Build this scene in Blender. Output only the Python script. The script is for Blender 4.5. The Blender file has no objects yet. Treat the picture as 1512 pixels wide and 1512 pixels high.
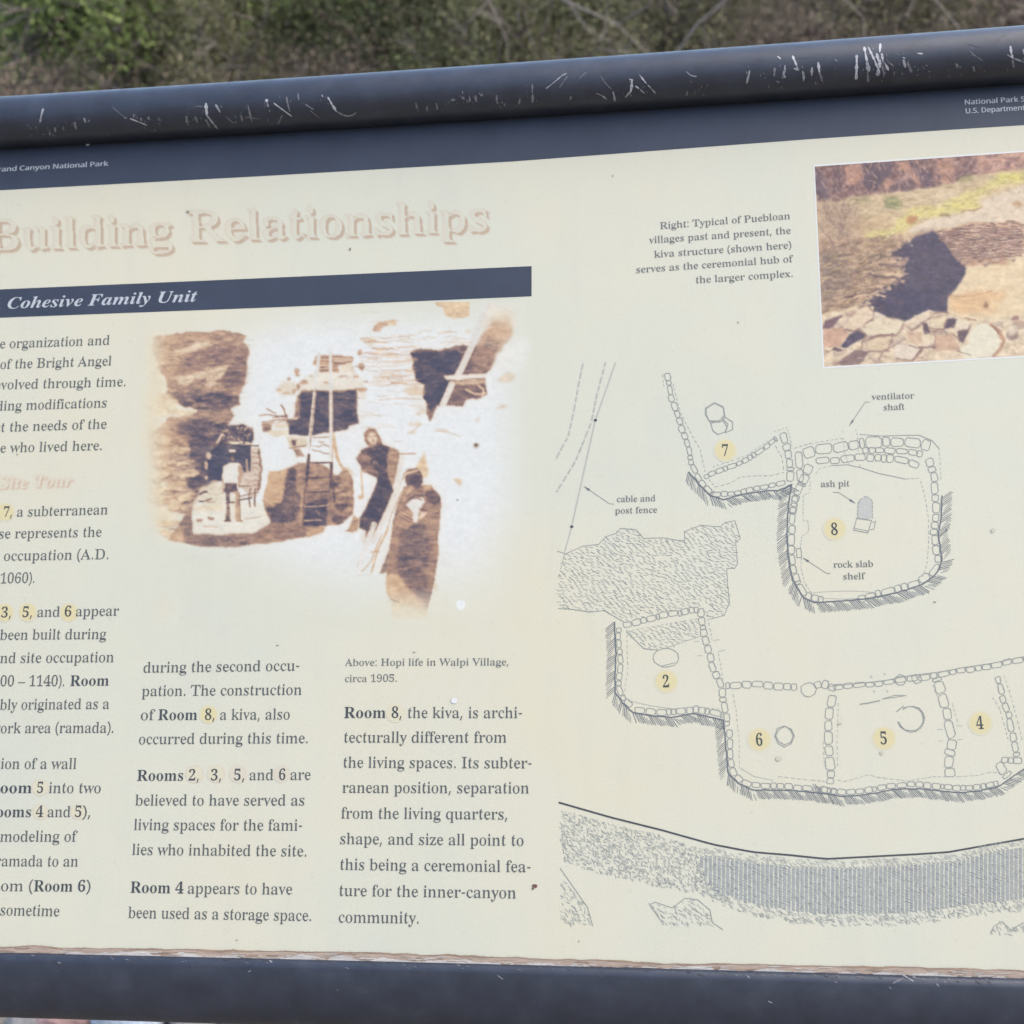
import bpy, bmesh, math, random
import numpy as np
from mathutils import Vector, Matrix
from mathutils.geometry import tessellate_polygon

scene = bpy.context.scene
COL = scene.collection
random.seed(7)
RNG = np.random.default_rng(7)
ZR = np.random.default_rng(99)

# ------------------------------------------------------------------ camera
# The panel leans back 45 degrees; the camera is solved from the panel's vanishing points.
FPX = 1960.0                       # focal length in photo pixels (photo is 1512 wide)
TILT = math.radians(45.0)          # panel face above horizontal
PANEL_Z = 0.95                     # height of the panel centre above the ground
DIST = 0.97                        # camera to panel along the optical axis
_X = np.array([14076.0, 341.0, 1960.0]); _X /= np.linalg.norm(_X)
_U = np.array([29.0, 10056.0, -1960.0]); _U /= np.linalg.norm(_U)
_U -= _X * (_X @ _U); _U /= np.linalg.norm(_U)
_N = np.cross(_X, _U)
M_CP = np.array([_X, _U, _N])      # camera axes -> panel axes
C_P = M_CP @ np.array([0, 0, DIST])
B_PW = np.array([[1, 0, 0], [0, math.cos(TILT), -math.sin(TILT)], [0, math.sin(TILT), math.cos(TILT)]])
R_CW = B_PW @ M_CP
C_W = B_PW @ C_P + np.array([0, 0, PANEL_Z])

cam_data = bpy.data.cameras.new('camera')
cam = bpy.data.objects.new('camera', cam_data)
COL.objects.link(cam)
mw = Matrix.Identity(4)
for r in range(3):
    for c in range(3):
        mw[r][c] = float(R_CW[r, c])
    mw[r][3] = float(C_W[r])
cam.matrix_world = mw
cam_data.sensor_width = 36.0
cam_data.lens = FPX / 1512 * 36.0
cam_data.clip_start = 0.05
cam_data.clip_end = 400.0
cam_data.dof.use_dof = True
cam_data.dof.focus_distance = 0.95
cam_data.dof.aperture_fstop = 8.5
scene.camera = cam

# ------------------------------------------------------------------ sky and sun
world = bpy.data.worlds.new("World")
scene.world = world
world.use_nodes = True
wn = world.node_tree
bg = wn.nodes['Background']
sky = wn.nodes.new('ShaderNodeTexSky')
sky.sky_type = 'NISHITA'
sky.sun_disc = False
SUN_EL, SUN_AZ = math.radians(48), math.radians(82)
sky.sun_elevation = SUN_EL
sky.sun_rotation = SUN_AZ
sky.dust_density = 1.6
sky.ozone_density = 0.6
wn.links.new(sky.outputs[0], bg.inputs[0])
bg.inputs[1].default_value = 0.15
sun_d = bpy.data.lights.new('sun', 'SUN')
sun_d.energy = 1.2
sun_d.angle = math.radians(70)
sun_d.color = (1.0, 0.88, 0.70)
sun = bpy.data.objects.new('sun', sun_d)
COL.objects.link(sun)
sdir = Vector((math.sin(SUN_AZ) * math.cos(SUN_EL), math.cos(SUN_AZ) * math.cos(SUN_EL), math.sin(SUN_EL)))
sun.rotation_euler = sdir.to_track_quat('Z', 'Y').to_euler()
sun.location = sdir * 20

scene.view_settings.view_transform = 'Standard'
scene.view_settings.look = 'None'
scene.view_settings.gamma = 1.0
scene.view_settings.use_curve_mapping = False
scene.view_settings.exposure = 1.88
KEXP = np.array([1.72, 1.73, 1.89])        # picture value of a white surface on the panel: printed colours are measured against it

# ------------------------------------------------------------------ helpers
def px2p(pts):
    """photo pixels -> millimetre-true points on the panel face (panel axes, metres)"""
    a = np.atleast_2d(np.asarray(pts, float))
    d = np.stack([(a[:, 0] - 756) / FPX, -(a[:, 1] - 756) / FPX, -np.ones(len(a))], 1) @ M_CP.T
    t = -C_P[2] / d[:, 2]
    return (C_P[None, :2] + t[:, None] * d[:, :2])

def lin(c):
    c = np.asarray(c, float) / 255.0
    return np.where(c <= 0.04045, c / 12.92, ((c + 0.055) / 1.055) ** 2.4)

def ink(c):
    return tuple(np.clip(lin(c) / KEXP, 0, 0.92)) + (1.0,)

def new_mat(name):
    m = bpy.data.materials.new(name)
    m.use_nodes = True
    nt = m.node_tree
    return m, nt, nt.nodes['Principled BSDF']

def node(nt, kind, **kw):
    n = nt.nodes.new(kind)
    for k, v in kw.items():
        setattr(n, k, v)
    return n

def noise_ramp(nt, scale, stops, detail=6, rough=0.6, coord='Object', stretch=None):
    tc = node(nt, 'ShaderNodeTexCoord')
    src = tc.outputs[coord]
    if stretch:
        mp = node(nt, 'ShaderNodeMapping')
        mp.inputs['Scale'].default_value = stretch
        nt.links.new(src, mp.inputs['Vector']); src = mp.outputs[0]
    nz = node(nt, 'ShaderNodeTexNoise')
    nz.inputs['Scale'].default_value = scale
    nz.inputs['Detail'].default_value = detail
    nz.inputs['Roughness'].default_value = rough
    nt.links.new(src, nz.inputs['Vector'])
    rp = node(nt, 'ShaderNodeValToRGB')
    el = rp.color_ramp.elements
    while len(el) < len(stops):
        el.new(0.5)
    for e, (p, c) in zip(el, stops):
        e.position = p
        e.color = tuple(c)[:3] + (1,)
    nt.links.new(nz.outputs['Fac'], rp.inputs['Fac'])
    return nz, rp

def mix_rgb(nt, fac, a, b, mode='MIX'):
    m = node(nt, 'ShaderNodeMix', data_type='RGBA', blend_type=mode)
    for s, v in ((m.inputs[0], fac), (m.inputs[6], a), (m.inputs[7], b)):
        if hasattr(v, 'links') or isinstance(v, bpy.types.NodeSocket):
            nt.links.new(v, s)
        else:
            s.default_value = v
    return m.outputs[2]

def add_bump(nt, bsdf, height, strength=0.3, dist=0.002):
    b = node(nt, 'ShaderNodeBump')
    b.inputs['Strength'].default_value = strength
    b.inputs['Distance'].default_value = dist
    nt.links.new(height, b.inputs['Height'])
    nt.links.new(b.outputs[0], bsdf.inputs['Normal'])

def flat_ink(name, rgb, var=0.10, rough=0.5, scale=900):
    m, nt, b = new_mat(name)
    c = np.array(ink(rgb)[:3])
    _, rp = noise_ramp(nt, scale, [(0.3, c * (1 - var)), (0.7, c * (1 + var))], detail=3)
    nt.links.new(rp.outputs[0], b.inputs['Base Color'])
    b.inputs['Roughness'].default_value = rough
    b.inputs['Specular IOR Level'].default_value = 0.3
    return m

def obj(name, me, mats, parent=None, smooth=False):
    o = bpy.data.objects.new(name, me)
    for m in (mats if isinstance(mats, (list, tuple)) else [mats]):
        me.materials.append(m)
    COL.objects.link(o)
    if parent is not None:
        o.parent = parent
    if smooth:
        me.polygons.foreach_set('use_smooth', [True] * len(me.polygons))
    return o

def tag(o, label=None, cat=None, group=None, kind=None):
    if label: o['label'] = label
    if cat: o['category'] = cat
    if group: o['group'] = group
    if kind: o['kind'] = kind
    return o

class MB:
    """collects faces, then becomes one mesh"""
    def __init__(s):
        s.v = []; s.f = []; s.m = []
    def face(s, pts, mi=0):
        i = len(s.v)
        s.v.extend(pts)
        s.f.append(tuple(range(i, i + len(pts)))); s.m.append(mi)
    def tris(s, pts, tris, mi=0):
        i = len(s.v)
        s.v.extend(pts)
        for t in tris:
            s.f.append(tuple(i + k for k in t)); s.m.append(mi)
    def box(s, a, b, mi=0):
        (x0, y0, z0), (x1, y1, z1) = a, b
        p = [(x0,y0,z0),(x1,y0,z0),(x1,y1,z0),(x0,y1,z0),(x0,y0,z1),(x1,y0,z1),(x1,y1,z1),(x0,y1,z1)]
        i = len(s.v); s.v.extend(p)
        for q in ((0,3,2,1),(4,5,6,7),(0,1,5,4),(1,2,6,5),(2,3,7,6),(3,0,4,7)):
            s.f.append(tuple(i + k for k in q)); s.m.append(mi)
    def tube(s, path, radii, seg=7, mi=0, cap=True):
        path = [Vector(p) for p in path]
        n = len(path); i0 = len(s.v)
        up = Vector((0.13, 0.21, 0.97))
        for k, p in enumerate(path):
            t = (path[min(k + 1, n - 1)] - path[max(k - 1, 0)]).normalized()
            a = t.cross(up)
            if a.length < 0.05: a = t.cross(Vector((1, 0, 0)))
            a.normalize(); b = t.cross(a)
            r = radii[k] if hasattr(radii, '__len__') else radii
            for j in range(seg):
                w = 2 * math.pi * j / seg
                s.v.append(tuple(p + (a * math.cos(w) + b * math.sin(w)) * r))
        for k in range(n - 1):
            for j in range(seg):
                q = i0 + k * seg
                s.f.append((q + j, q + (j + 1) % seg, q + seg + (j + 1) % seg, q + seg + j)); s.m.append(mi)
        if cap:
            s.f.append(tuple(i0 + j for j in range(seg))[::-1]); s.m.append(mi)
            s.f.append(tuple(i0 + (n - 1) * seg + j for j in range(seg))); s.m.append(mi)
    def mesh(s, name):
        me = bpy.data.meshes.new(name)
        me.from_pydata([tuple(map(float, p)) for p in s.v], [], s.f)
        me.polygons.foreach_set('material_index', s.m)
        me.update()
        return me

class Print(MB):
    """flat ink on the panel, drawn in photo pixels and mapped on to the panel face"""
    def poly(s, pts, z=0.0, mi=0):
        q = px2p(pts); z = z + float(ZR.random()) * 6e-5      # inks overlap: never two faces in one plane
        s.face([(x, y, z) for x, y in q], mi)
    def area(s, pts, z=0.0, mi=0):
        q = px2p(pts)
        t = tessellate_polygon([[Vector((x, y, 0)) for x, y in q]])
        s.tris([(x, y, z) for x, y in q], t, mi)
    def line(s, pts, w, z=0.0, mi=0, jit=0.0):
        p = np.asarray(pts, float)
        if len(p) < 2: return
        if jit: p = p + RNG.normal(0, jit, p.shape)
        for a, b in zip(p[:-1], p[1:]):
            d = b - a; L = np.hypot(*d)
            if L < 1e-6: continue
            n = np.array([-d[1], d[0]]) / L * w / 2
            e = d / L * w * 0.3
            s.poly([a - n - e, b - n + e, b + n + e, a + n - e], z, mi)

def resample(pts, step):
    p = np.asarray(pts, float)
    d = np.r_[0, np.cumsum(np.hypot(*np.diff(p, axis=0).T))]
    n = max(2, int(round(d[-1] / step)) + 1)
    u = np.linspace(0, d[-1], n)
    return np.stack([np.interp(u, d, p[:, 0]), np.interp(u, d, p[:, 1])], 1)

def smooth_path(pts, it=2):
    p = np.asarray(pts, float)
    for _ in range(it):
        q = [p[0]]
        for a, b in zip(p[:-1], p[1:]):
            q += [a * .75 + b * .25, a * .25 + b * .75]
        q.append(p[-1]); p = np.array(q)
    return p

# ------------------------------------------------------------------ lettering outlines (per style and letter: advance, contours in 1/1000 em)
GLYPH_TEXT = """R( 201 128 -106 81 -30 50 58 35 152 38 249 69 372 126 480 181 480 141 427 114 370 84 248 81 154 95 62 126 -26 176 -106
R) 201 26 -106 88 2 107 62 121 154 118 248 98 340 60 427 20 480 76 480 120 401 152 311 167 217 167 152 143 28 106 -56 73 -106
R, 180 28 -87 65 40 61 78 124 78 117 74 71 -87
R- 216 51 154 59 180 27 206 189 206 157 180 165 154
R. 180 89 -9 66 1 65 36 65 71 89 81 114 71 115 36 114 1
R0 375 188 -7 150 -3 87 48 58 111 44 241 52 342 70 405 88 433 131 473 150 483 189 486 225 483 243 473 254 456 287 433 304 405 323 341 332 240 323 139 304 76 287 47 253 24 242 7 225 -3|188 37 235 50 255 91 269 240 255 390 235 429 189 443 142 429 120 390 106 240 120 91 141 50
R1 375 71 0 75 18 69 36 147 38 168 45 173 58 174 385 154 416 112 388 87 351 67 346 52 349 46 359 50 396 120 426 169 465 179 482 254 482 231 451 221 420 234 389 235 61 238 47 258 38 339 36 333 18 337 0
R4 375 126 0 131 18 121 36 196 44 212 58 217 125 15 125 25 192 152 401 193 427 205 453 199 480 293 480 270 448 267 417 274 386 277 169 355 169 356 125 287 125 273 104 276 58 291 44 357 36 347 18 351 0|56 169 212 169 218 416 195 406
R5 375 165 -7 119 -4 50 35 34 95 42 109 81 121 81 83 100 52 154 40 209 50 231 63 255 111 252 192 232 223 194 241 122 246 71 235 50 247 83 280 49 314 69 446 62 480 316 480 306 449 319 357 281 357 269 399 258 404 103 406 92 281 168 291 238 282 244 271 285 256 314 192 315 108 275 27 226 1
R6 375 197 -7 147 4 125 37 85 62 60 120 42 258 79 384 120 441 176 481 261 484 280 476 287 449 319 431 316 376 298 364 260 360 273 400 261 434 216 447 169 435 136 401 110 309 107 269 186 292 256 290 307 258 328 196 330 121 312 62 253 5|199 38 234 44 258 64 269 98 274 148 270 196 258 228 231 247 193 253 141 243 106 221 112 138 129 81 156 48
R9 375 152 -7 100 4 96 33 55 51 44 83 61 102 75 107 98 56 119 41 156 36 213 51 247 99 269 230 208 212 186 188 119 189 61 248 47 282 43 324 47 369 61 409 104 441 115 466 133 481 177 486 223 480 244 463 250 444 289 420 306 390 321 332 325 225 308 126 284 72 258 39 205 3|184 233 241 245 269 278 263 352 248 403 222 432 181 441 143 434 118 413 106 377 101 328 108 275 134 244
R: 180 89 278 66 289 65 324 65 359 89 369 114 359 115 324 114 289|89 -9 66 1 65 36 65 71 89 81 114 71 115 36 114 1
RA 437 -9 0 19 9 9 18 30 30 71 130 93 158 94 186 139 298 177 326 195 438 206 466 224 465 237 436 258 320 325 174 350 145 349 116 375 55 386 34 414 18 400 9 443 0 229 0 272 9 248 18 286 25 308 46 285 107 265 132 103 132 75 48 79 26 128 18 100 9 128 0|113 161 264 161 212 287 177 319
RB 443 16 0 26 9 21 17 85 32 94 51 96 209 85 241 96 273 96 369 85 425 21 439 25 447 15 455 274 452 318 444 339 429 369 383 374 351 359 294 344 274 319 258 244 247 330 235 376 194 395 132 390 93 376 61 340 19 278 2|161 252 234 257 278 272 300 301 307 345 303 385 289 412 258 428 216 434 163 425|222 24 268 30 303 49 319 81 324 128 317 176 295 208 245 225 161 231 161 46 168 33
RD 496 20 0 30 9 25 17 86 30 94 46 96 374 84 426 19 439 25 447 15 455 260 454 324 441 370 414 424 341 442 269 437 152 400 68 359 30 308 8 228 0|222 24 310 47 340 75 362 124 374 229 365 318 338 382 289 420 223 433 166 423 160 385 161 48 167 34
RH 523 15 0 61 9 37 17 85 32 96 81 96 213 85 246 96 279 94 406 85 424 39 439 61 447 16 455 242 455 197 447 220 436 171 425 163 415 164 251 360 251 361 415 353 425 304 436 327 447 282 455 507 455 462 447 485 439 438 424 428 379 428 279 439 246 428 213 430 52 437 33 485 17 462 9 507 0 282 0 327 9 304 17 352 31 362 49 361 221 310 221 163 221 162 50 171 32 220 17 197 9 242 0
RI 261 13 0 42 23 82 32 95 49 97 75 95 412 83 427 18 439 23 447 13 455 244 455 234 447 240 439 176 427 163 412 161 77 164 44 172 34 240 17 236 9 246 0
RP 418 15 0 61 9 37 17 85 32 96 81 96 180 85 213 96 246 94 406 84 424 21 439 26 447 16 455 253 454 331 440 368 398 381 367 381 296 368 266 338 225 314 214 163 206 162 50 171 32 220 17 197 9 242 0|161 230 252 235 291 253 309 283 315 329 310 375 296 406 262 425 216 431 167 424 160 414
RR 473 15 0 61 9 37 17 85 32 96 81 96 180 85 213 96 246 94 406 85 424 21 439 26 447 16 455 255 454 341 436 375 403 389 372 394 334 390 303 364 255 305 224 310 195 419 36 433 26 480 17 451 9 480 0 354 0 347 27 222 212 161 212 162 50 171 32 220 17 197 9 242 0|161 234 257 240 298 258 319 290 326 336 321 378 303 407 269 425 224 431 167 422 161 409
RT 423 92 0 102 9 92 17 165 31 175 50 177 401 166 433 94 426 62 403 47 380 29 318 11 318 11 387 27 421 11 455 410 455 394 421 410 386 410 317 394 317 385 359 350 415 310 429 253 433 242 401 244 49 254 30 328 17 318 9 328 0
RV 428 212 -13 200 15 179 128 58 403 47 420 16 439 31 447 -14 455 211 455 166 447 192 439 128 423 128 410 224 172 259 143 353 394 355 423 349 432 312 439 327 447 299 455 442 455 413 447 424 439 402 427 295 157 258 129 241 15 230 -13
RW 611 171 -11 146 133 47 413 38 427 10 439 24 447 -15 455 181 455 141 447 162 437 131 432 118 423 117 410 190 184 223 153 279 296 316 324 323 353 302 418 285 429 252 435 271 447 229 455 439 455 397 447 419 439 387 432 370 412 394 323 442 197 474 166 549 406 545 430 517 439 527 447 503 455 624 455 600 447 605 439 575 379 505 169 471 139 446 -11 428 -11 418 18 394 164 348 280 316 309 259 164 222 135 190 -11
Ra 344 255 -10 228 1 200 35 133 -4 69 -4 41 63 49 104 93 150 214 190 217 216 213 266 201 282 148 296 114 290 98 274 103 202 95 194 59 194 51 236 55 278 79 295 126 316 205 315 247 292 268 259 274 210 263 173 274 136 270 40 304 34 320 42 325 35 306 28 287 -1|151 34 189 41 218 63 218 134 207 169 149 151 112 123 100 84 106 46
Rb 361 43 -11 45 19 63 50 61 414 57 428 25 439 34 447 8 455 138 455 119 420 119 314 127 279 178 301 190 314 254 313 308 245 319 208 322 166 315 103 287 40 233 -4 162 -6 105 28 53 -11|183 14 221 23 246 49 256 77 264 160 249 251 225 273 184 280 138 270 119 242 119 69 149 28
Rc 293 156 -10 119 -5 96 35 59 68 44 106 42 196 72 271 133 313 175 319 218 314 256 275 260 215 236 204 213 216 211 271 198 290 169 297 141 290 118 269 101 235 94 187 103 105 117 76 153 48 204 38 239 47 271 72 285 60 226 30 193 -6
Rd 370 140 -10 111 -5 71 35 53 66 39 147 54 237 73 272 114 313 146 318 180 309 223 280 242 310 240 419 228 430 191 439 205 447 176 455 319 455 299 424 299 54 300 41 335 28 327 19 343 11 223 -10 249 14 223 39 169 -5|171 28 221 41 242 76 238 257 201 278 174 281 135 273 113 250 98 153 112 58 133 36
Re 301 154 -10 117 -5 94 35 58 69 39 157 42 201 70 273 120 313 157 318 193 314 243 280 257 251 273 170 283 166 98 166 103 112 118 73 151 50 199 42 237 53 270 86 285 73 202 3 185 -7|116 192 201 192 217 203 210 252 183 292 161 297 130 286 107 255 98 198
Rf 214 15 0 52 8 30 18 55 22 70 35 71 243 83 277 34 277 47 277 54 293 16 310 70 310 78 400 97 436 139 461 212 460 219 446 249 425 247 367 224 355 199 365 203 423 195 441 156 440 140 430 130 390 129 310 200 310 166 293 180 277 125 277 130 40 139 26 199 16 163 8 199 0
Rg 327 146 -140 73 -132 74 -122 33 -100 21 -75 32 -46 79 -26 44 -1 34 30 48 74 67 92 125 110 77 128 57 150 45 179 44 242 71 289 120 315 157 318 233 304 309 304 290 286 299 268 253 268 268 237 273 203 270 176 246 131 205 106 126 102 94 71 101 55 223 47 279 29 302 -9 304 -80 262 -113 219 -133|157 124 188 130 207 146 218 211 216 276 195 292 157 297 129 292 109 276 96 211 109 146 128 130|161 -116 218 -111 252 -94 263 -51 255 -41 231 -36 97 -34 75 -52 67 -73 72 -89 88 -103
Rh 381 18 0 51 8 39 16 65 26 70 37 73 243 70 417 65 429 36 440 45 448 19 455 148 455 128 424 129 298 148 267 211 313 243 318 275 312 306 258 312 38 317 26 343 16 331 8 363 0 202 0 234 8 202 16 249 26 254 56 248 258 203 271 157 262 129 235 130 38 133 26 159 16 148 8 180 0
Ri 198 101 362 81 366 71 412 81 460 101 463 120 460 131 412 120 366|18 0 51 8 39 16 65 26 72 56 70 272 66 285 37 293 46 302 21 310 148 310 128 278 130 38 134 26 158 16 148 8 180 0
Rk 359 17 0 50 8 38 16 65 26 71 118 95 149 71 180 70 417 67 429 37 439 46 447 21 455 148 455 128 423 129 200 148 169 240 264 249 278 244 290 207 293 233 293 233 302 206 310 345 310 317 302 331 293 302 284 222 209 225 184 217 159 255 134 326 34 353 16 343 8 376 0 211 0 244 8 211 16 251 20 261 32 179 147 129 134 129 56 134 26 158 16 147 8 180 0
Rl 199 18 0 51 8 39 16 65 26 72 56 71 417 67 429 36 439 46 447 20 455 148 455 128 425 130 38 134 26 158 16 148 8 180 0
Rm 554 18 0 50 8 39 16 65 26 70 37 74 253 65 284 36 294 44 302 19 310 146 310 125 287 146 265 208 312 237 318 271 312 280 293 320 261 386 312 418 318 449 312 479 258 486 38 490 26 515 16 504 8 536 0 377 0 409 8 399 16 423 26 428 88 423 258 377 271 306 237 307 38 310 26 335 16 325 8 356 0 199 0 231 8 221 16 245 26 250 88 249 258 199 271 154 262 128 235 128 38 132 27 155 16 145 8 177 0
Rn 381 18 0 51 8 39 16 65 26 70 37 75 253 65 284 36 294 45 302 19 310 148 310 126 289 148 267 211 313 243 318 275 312 306 258 312 38 317 26 343 16 331 8 363 0 202 0 234 8 202 16 249 26 254 56 248 258 203 271 157 262 129 235 130 38 133 26 159 16 148 8 180 0
Ro 336 169 -10 127 -5 71 37 42 110 38 154 42 199 71 272 127 313 168 318 209 313 265 273 293 200 298 154 294 108 265 36 210 -5|169 11 198 18 220 39 234 81 239 154 230 245 219 271 197 292 169 299 139 292 117 271 106 245 97 154 102 82 116 39 139 18
Rp 371 17 -139 53 -131 31 -122 69 -110 73 59 69 269 66 283 36 295 44 303 19 310 143 310 123 286 143 263 188 294 200 313 230 319 261 314 316 241 327 203 327 113 298 38 259 -5 227 -10 193 1 140 32 129 -13 132 -99 137 -110 154 -118 197 -123 161 -131 197 -139|195 28 235 36 257 59 272 154 259 248 238 270 199 278 171 267 129 235 129 69 150 38
Rq 364 175 -139 210 -131 175 -123 231 -114 241 -102 237 29 184 8 173 -5 108 -5 54 64 43 101 40 144 47 207 76 270 129 313 200 315 257 281 309 320 320 320 317 289 300 258 301 -102 306 -113 332 -123 318 -131 354 -139|179 30 224 40 239 52 243 67 243 241 213 281 179 295 143 286 117 261 106 234 98 156 112 60 137 37
Rr 287 18 0 54 8 41 16 66 26 72 56 70 273 65 285 37 293 46 302 21 310 146 310 126 281 146 252 187 280 211 314 258 315 272 234 265 225 233 224 224 231 221 250 189 260 140 241 132 220 131 37 142 25 197 16 162 8 197 0
Rs 288 151 -10 73 9 51 -9 36 -9 45 29 36 67 59 105 44 105 53 105 66 68 105 21 162 18 182 27 199 58 196 84 100 148 56 220 51 259 71 291 105 312 141 319 213 305 230 319 244 319 235 287 244 222 228 222 215 254 179 291 128 294 113 286 98 259 102 232 197 172 239 95 243 51 220 18 187 -3
Rt 228 124 -9 93 -4 68 71 68 244 80 279 34 279 47 279 58 289 62 324 129 424 144 424 144 386 124 310 203 310 170 294 187 279 123 279 126 64 130 51 168 40 189 49 206 75 222 66 175 33 151 -5
Ru 375 131 -10 99 -3 70 51 64 268 60 282 28 294 37 302 11 310 142 310 122 277 123 74 133 46 177 36 220 43 247 66 246 269 240 283 205 294 216 302 189 310 324 310 303 280 303 51 313 39 343 30 334 21 350 13 228 -10 255 15 228 40 186 19 160 -7
Rv 306 142 -10 131 19 118 105 50 267 43 281 21 293 31 302 -3 310 164 310 131 302 131 294 160 294 119 290 108 276 154 151 185 122 241 272 235 289 214 294 224 302 203 310 305 310 285 303 289 295 269 264 215 131 183 102 171 18 160 -10
Rw 435 122 -10 111 20 98 112 32 276 13 290 19 302 -11 310 138 310 109 302 127 292 94 284 94 271 135 158 167 127 181 163 220 199 230 235 216 280 208 288 181 293 199 303 168 310 323 310 292 302 304 293 276 276 293 201 307 171 336 141 387 275 381 289 368 295 374 303 356 310 445 310 427 303 431 295 376 169 339 139 304 -10 289 -10 279 19 266 138 251 167 223 197 199 138 165 108 152 19 140 -10
Rx 319 5 0 27 7 20 15 103 110 144 136 63 263 29 293 37 302 4 310 169 310 136 302 150 294 118 280 145 233 183 206 238 286 214 294 223 302 201 310 311 310 289 303 295 296 226 219 177 184 276 28 298 17 286 8 319 0 155 0 188 8 155 16 191 19 207 30 176 87 138 114 88 46 82 20 118 15 95 7 118 0
Ry 300 52 -140 30 -137 9 -84 12 -53 18 -43 51 -42 61 -49 58 -87 63 -96 86 -99 122 -60 140 -5 117 109 50 264 33 287 -4 293 29 293 29 302 -5 310 162 310 129 302 146 292 108 284 108 275 153 153 185 119 237 267 232 289 215 293 222 302 203 310 300 310 280 302 284 293 216 124 184 94 173 5 129 -96 76 -138
Rz 293 13 0 50 41 189 287 96 283 72 272 44 216 26 216 36 279 32 310 275 310 239 264 104 25 194 30 224 44 260 107 268 107 255 107 273 72 259 0
R– 403 72 0 74 32 64 64 64 416 74 448 64 480 339 480 329 448 339 416 339 64 329 32 330 0|98 34 306 34 306 445 98 445
B, 180 28 -87 60 40 61 78 124 78 71 -87
B0 375 188 -7 123 7 75 48 45 111 30 241 45 371 75 433 122 473 189 486 252 473 299 433 316 405 336 341 345 240 336 139 316 76 299 47 251 7|188 37 225 50 243 91 256 240 243 390 225 429 189 443 152 429 132 390 120 240 133 91 152 50
B1 375 71 0 75 18 68 36 139 38 153 45 159 58 161 385 154 416 87 351 67 346 44 359 36 396 107 426 179 482 254 482 242 420 248 61 253 47 267 38 340 36 333 18 337 0
B2 375 32 0 34 69 192 245 224 307 233 371 219 427 199 441 174 445 140 438 119 416 110 380 112 329 77 333 53 344 38 365 37 419 73 459 129 483 220 483 253 473 303 434 316 407 321 375 313 329 264 252 83 74 265 77 295 101 305 141 331 141 342 106 333 71 332 0
B3 375 163 -7 85 5 43 35 24 74 36 113 76 126 77 89 94 62 122 46 158 40 204 49 237 79 248 139 242 174 220 202 185 221 107 227 96 269 181 275 210 296 226 327 232 367 218 424 198 440 169 445 126 430 110 391 111 341 50 356 36 374 31 401 41 434 95 475 173 486 250 474 302 436 316 409 320 377 313 335 293 301 261 275 216 256 248 249 298 222 332 174 337 138 322 70 282 25 230 1
B4 375 126 0 131 18 121 36 185 44 198 58 203 125 15 125 25 192 152 401 176 427 199 480 293 480 284 417 287 169 360 169 353 147 356 125 287 125 286 84 289 58 303 44 357 36 347 18 351 0|56 169 201 169 206 416
B5 375 165 -7 88 5 36 54 31 75 42 109 81 121 84 83 107 52 154 40 200 50 233 83 244 148 238 192 220 223 188 241 122 246 71 235 50 247 57 280 49 314 55 380 69 446 62 480 316 480 306 449 319 357 281 357 269 399 258 404 103 406 92 281 168 291 238 282 285 256 311 228 327 192 329 108 298 48 275 27 226 1
B6 375 197 -7 140 4 73 62 42 151 42 293 69 384 110 441 176 481 261 484 305 464 331 431 330 393 319 376 298 364 260 360 262 400 249 434 216 447 176 435 147 401 136 375 118 269 161 286 218 294 256 290 282 278 329 230 341 196 343 121 323 62 306 38 260 5|199 38 226 44 246 64 257 98 261 148 257 196 245 228 223 247 193 253 150 243 118 221 124 138 140 81 165 48
B7 375 115 0 290 406 113 406 83 398 70 338 30 338 42 444 33 480 353 480 343 463 329 391 165 0
B8 375 183 -7 118 1 68 31 44 57 27 122 33 162 53 193 130 242 65 296 48 327 42 364 57 423 78 449 125 478 191 486 265 471 312 429 329 369 322 333 305 305 233 260 273 240 321 199 341 166 349 127 344 88 329 55 302 29 256 2|203 283 244 317 256 370 240 423 209 444 187 447 159 442 139 426 124 372 128 341 143 318|187 32 221 37 247 55 263 82 268 116 263 146 245 170 164 216 120 178 104 120 110 84 126 56 152 38
BR 473 15 0 31 9 23 17 70 32 79 50 85 213 79 406 70 424 21 439 26 447 16 455 255 454 319 445 362 426 388 403 404 372 405 303 375 255 347 237 305 224 434 36 446 26 480 17 470 9 480 0 344 0 209 212 174 212 177 50 186 32 234 17 226 9 242 0|174 234 252 240 286 258 305 290 311 336 306 378 291 407 262 425 224 431 182 422 174 385
Bm 554 18 0 29 8 25 16 52 26 57 37 60 253 52 284 25 294 28 302 19 310 146 310 139 287 146 265 206 312 237 318 275 312 320 261 383 312 418 318 453 312 473 292 492 258 497 212 498 38 503 26 529 16 525 8 536 0 377 0 389 8 385 16 410 26 416 88 415 241 410 258 377 271 349 263 318 237 319 38 324 26 349 16 345 8 356 0 199 0 210 8 207 16 232 26 238 88 234 258 199 271 165 262 140 235 141 38 145 27 170 16 166 8 177 0
Bo 336 169 -10 127 -5 65 37 30 110 26 154 30 199 65 272 127 313 168 318 209 313 271 273 306 200 310 154 306 108 271 36 210 -5|169 11 196 18 214 39 226 154 212 271 195 292 169 299 141 292 123 271 110 154 123 39 141 18
Bs 288 151 -10 73 9 51 -9 36 -9 36 67 44 105 53 105 84 39 110 21 162 18 182 27 196 58 188 84 85 148 66 169 43 220 48 259 68 291 100 312 141 319 213 305 230 319 244 319 244 222 228 222 215 254 176 291 129 294 104 274 103 244 110 232 213 172 243 127 251 95 246 51 224 18 192 -3
IA 420 -68 0 -68 17 -39 25 -13 48 323 461 342 461 326 79 342 33 388 17 388 0 178 0 178 17 208 24 225 39 234 60 238 140 97 140 40 67 28 40 38 25 71 17 71 0|119 168 240 168 247 328
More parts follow.
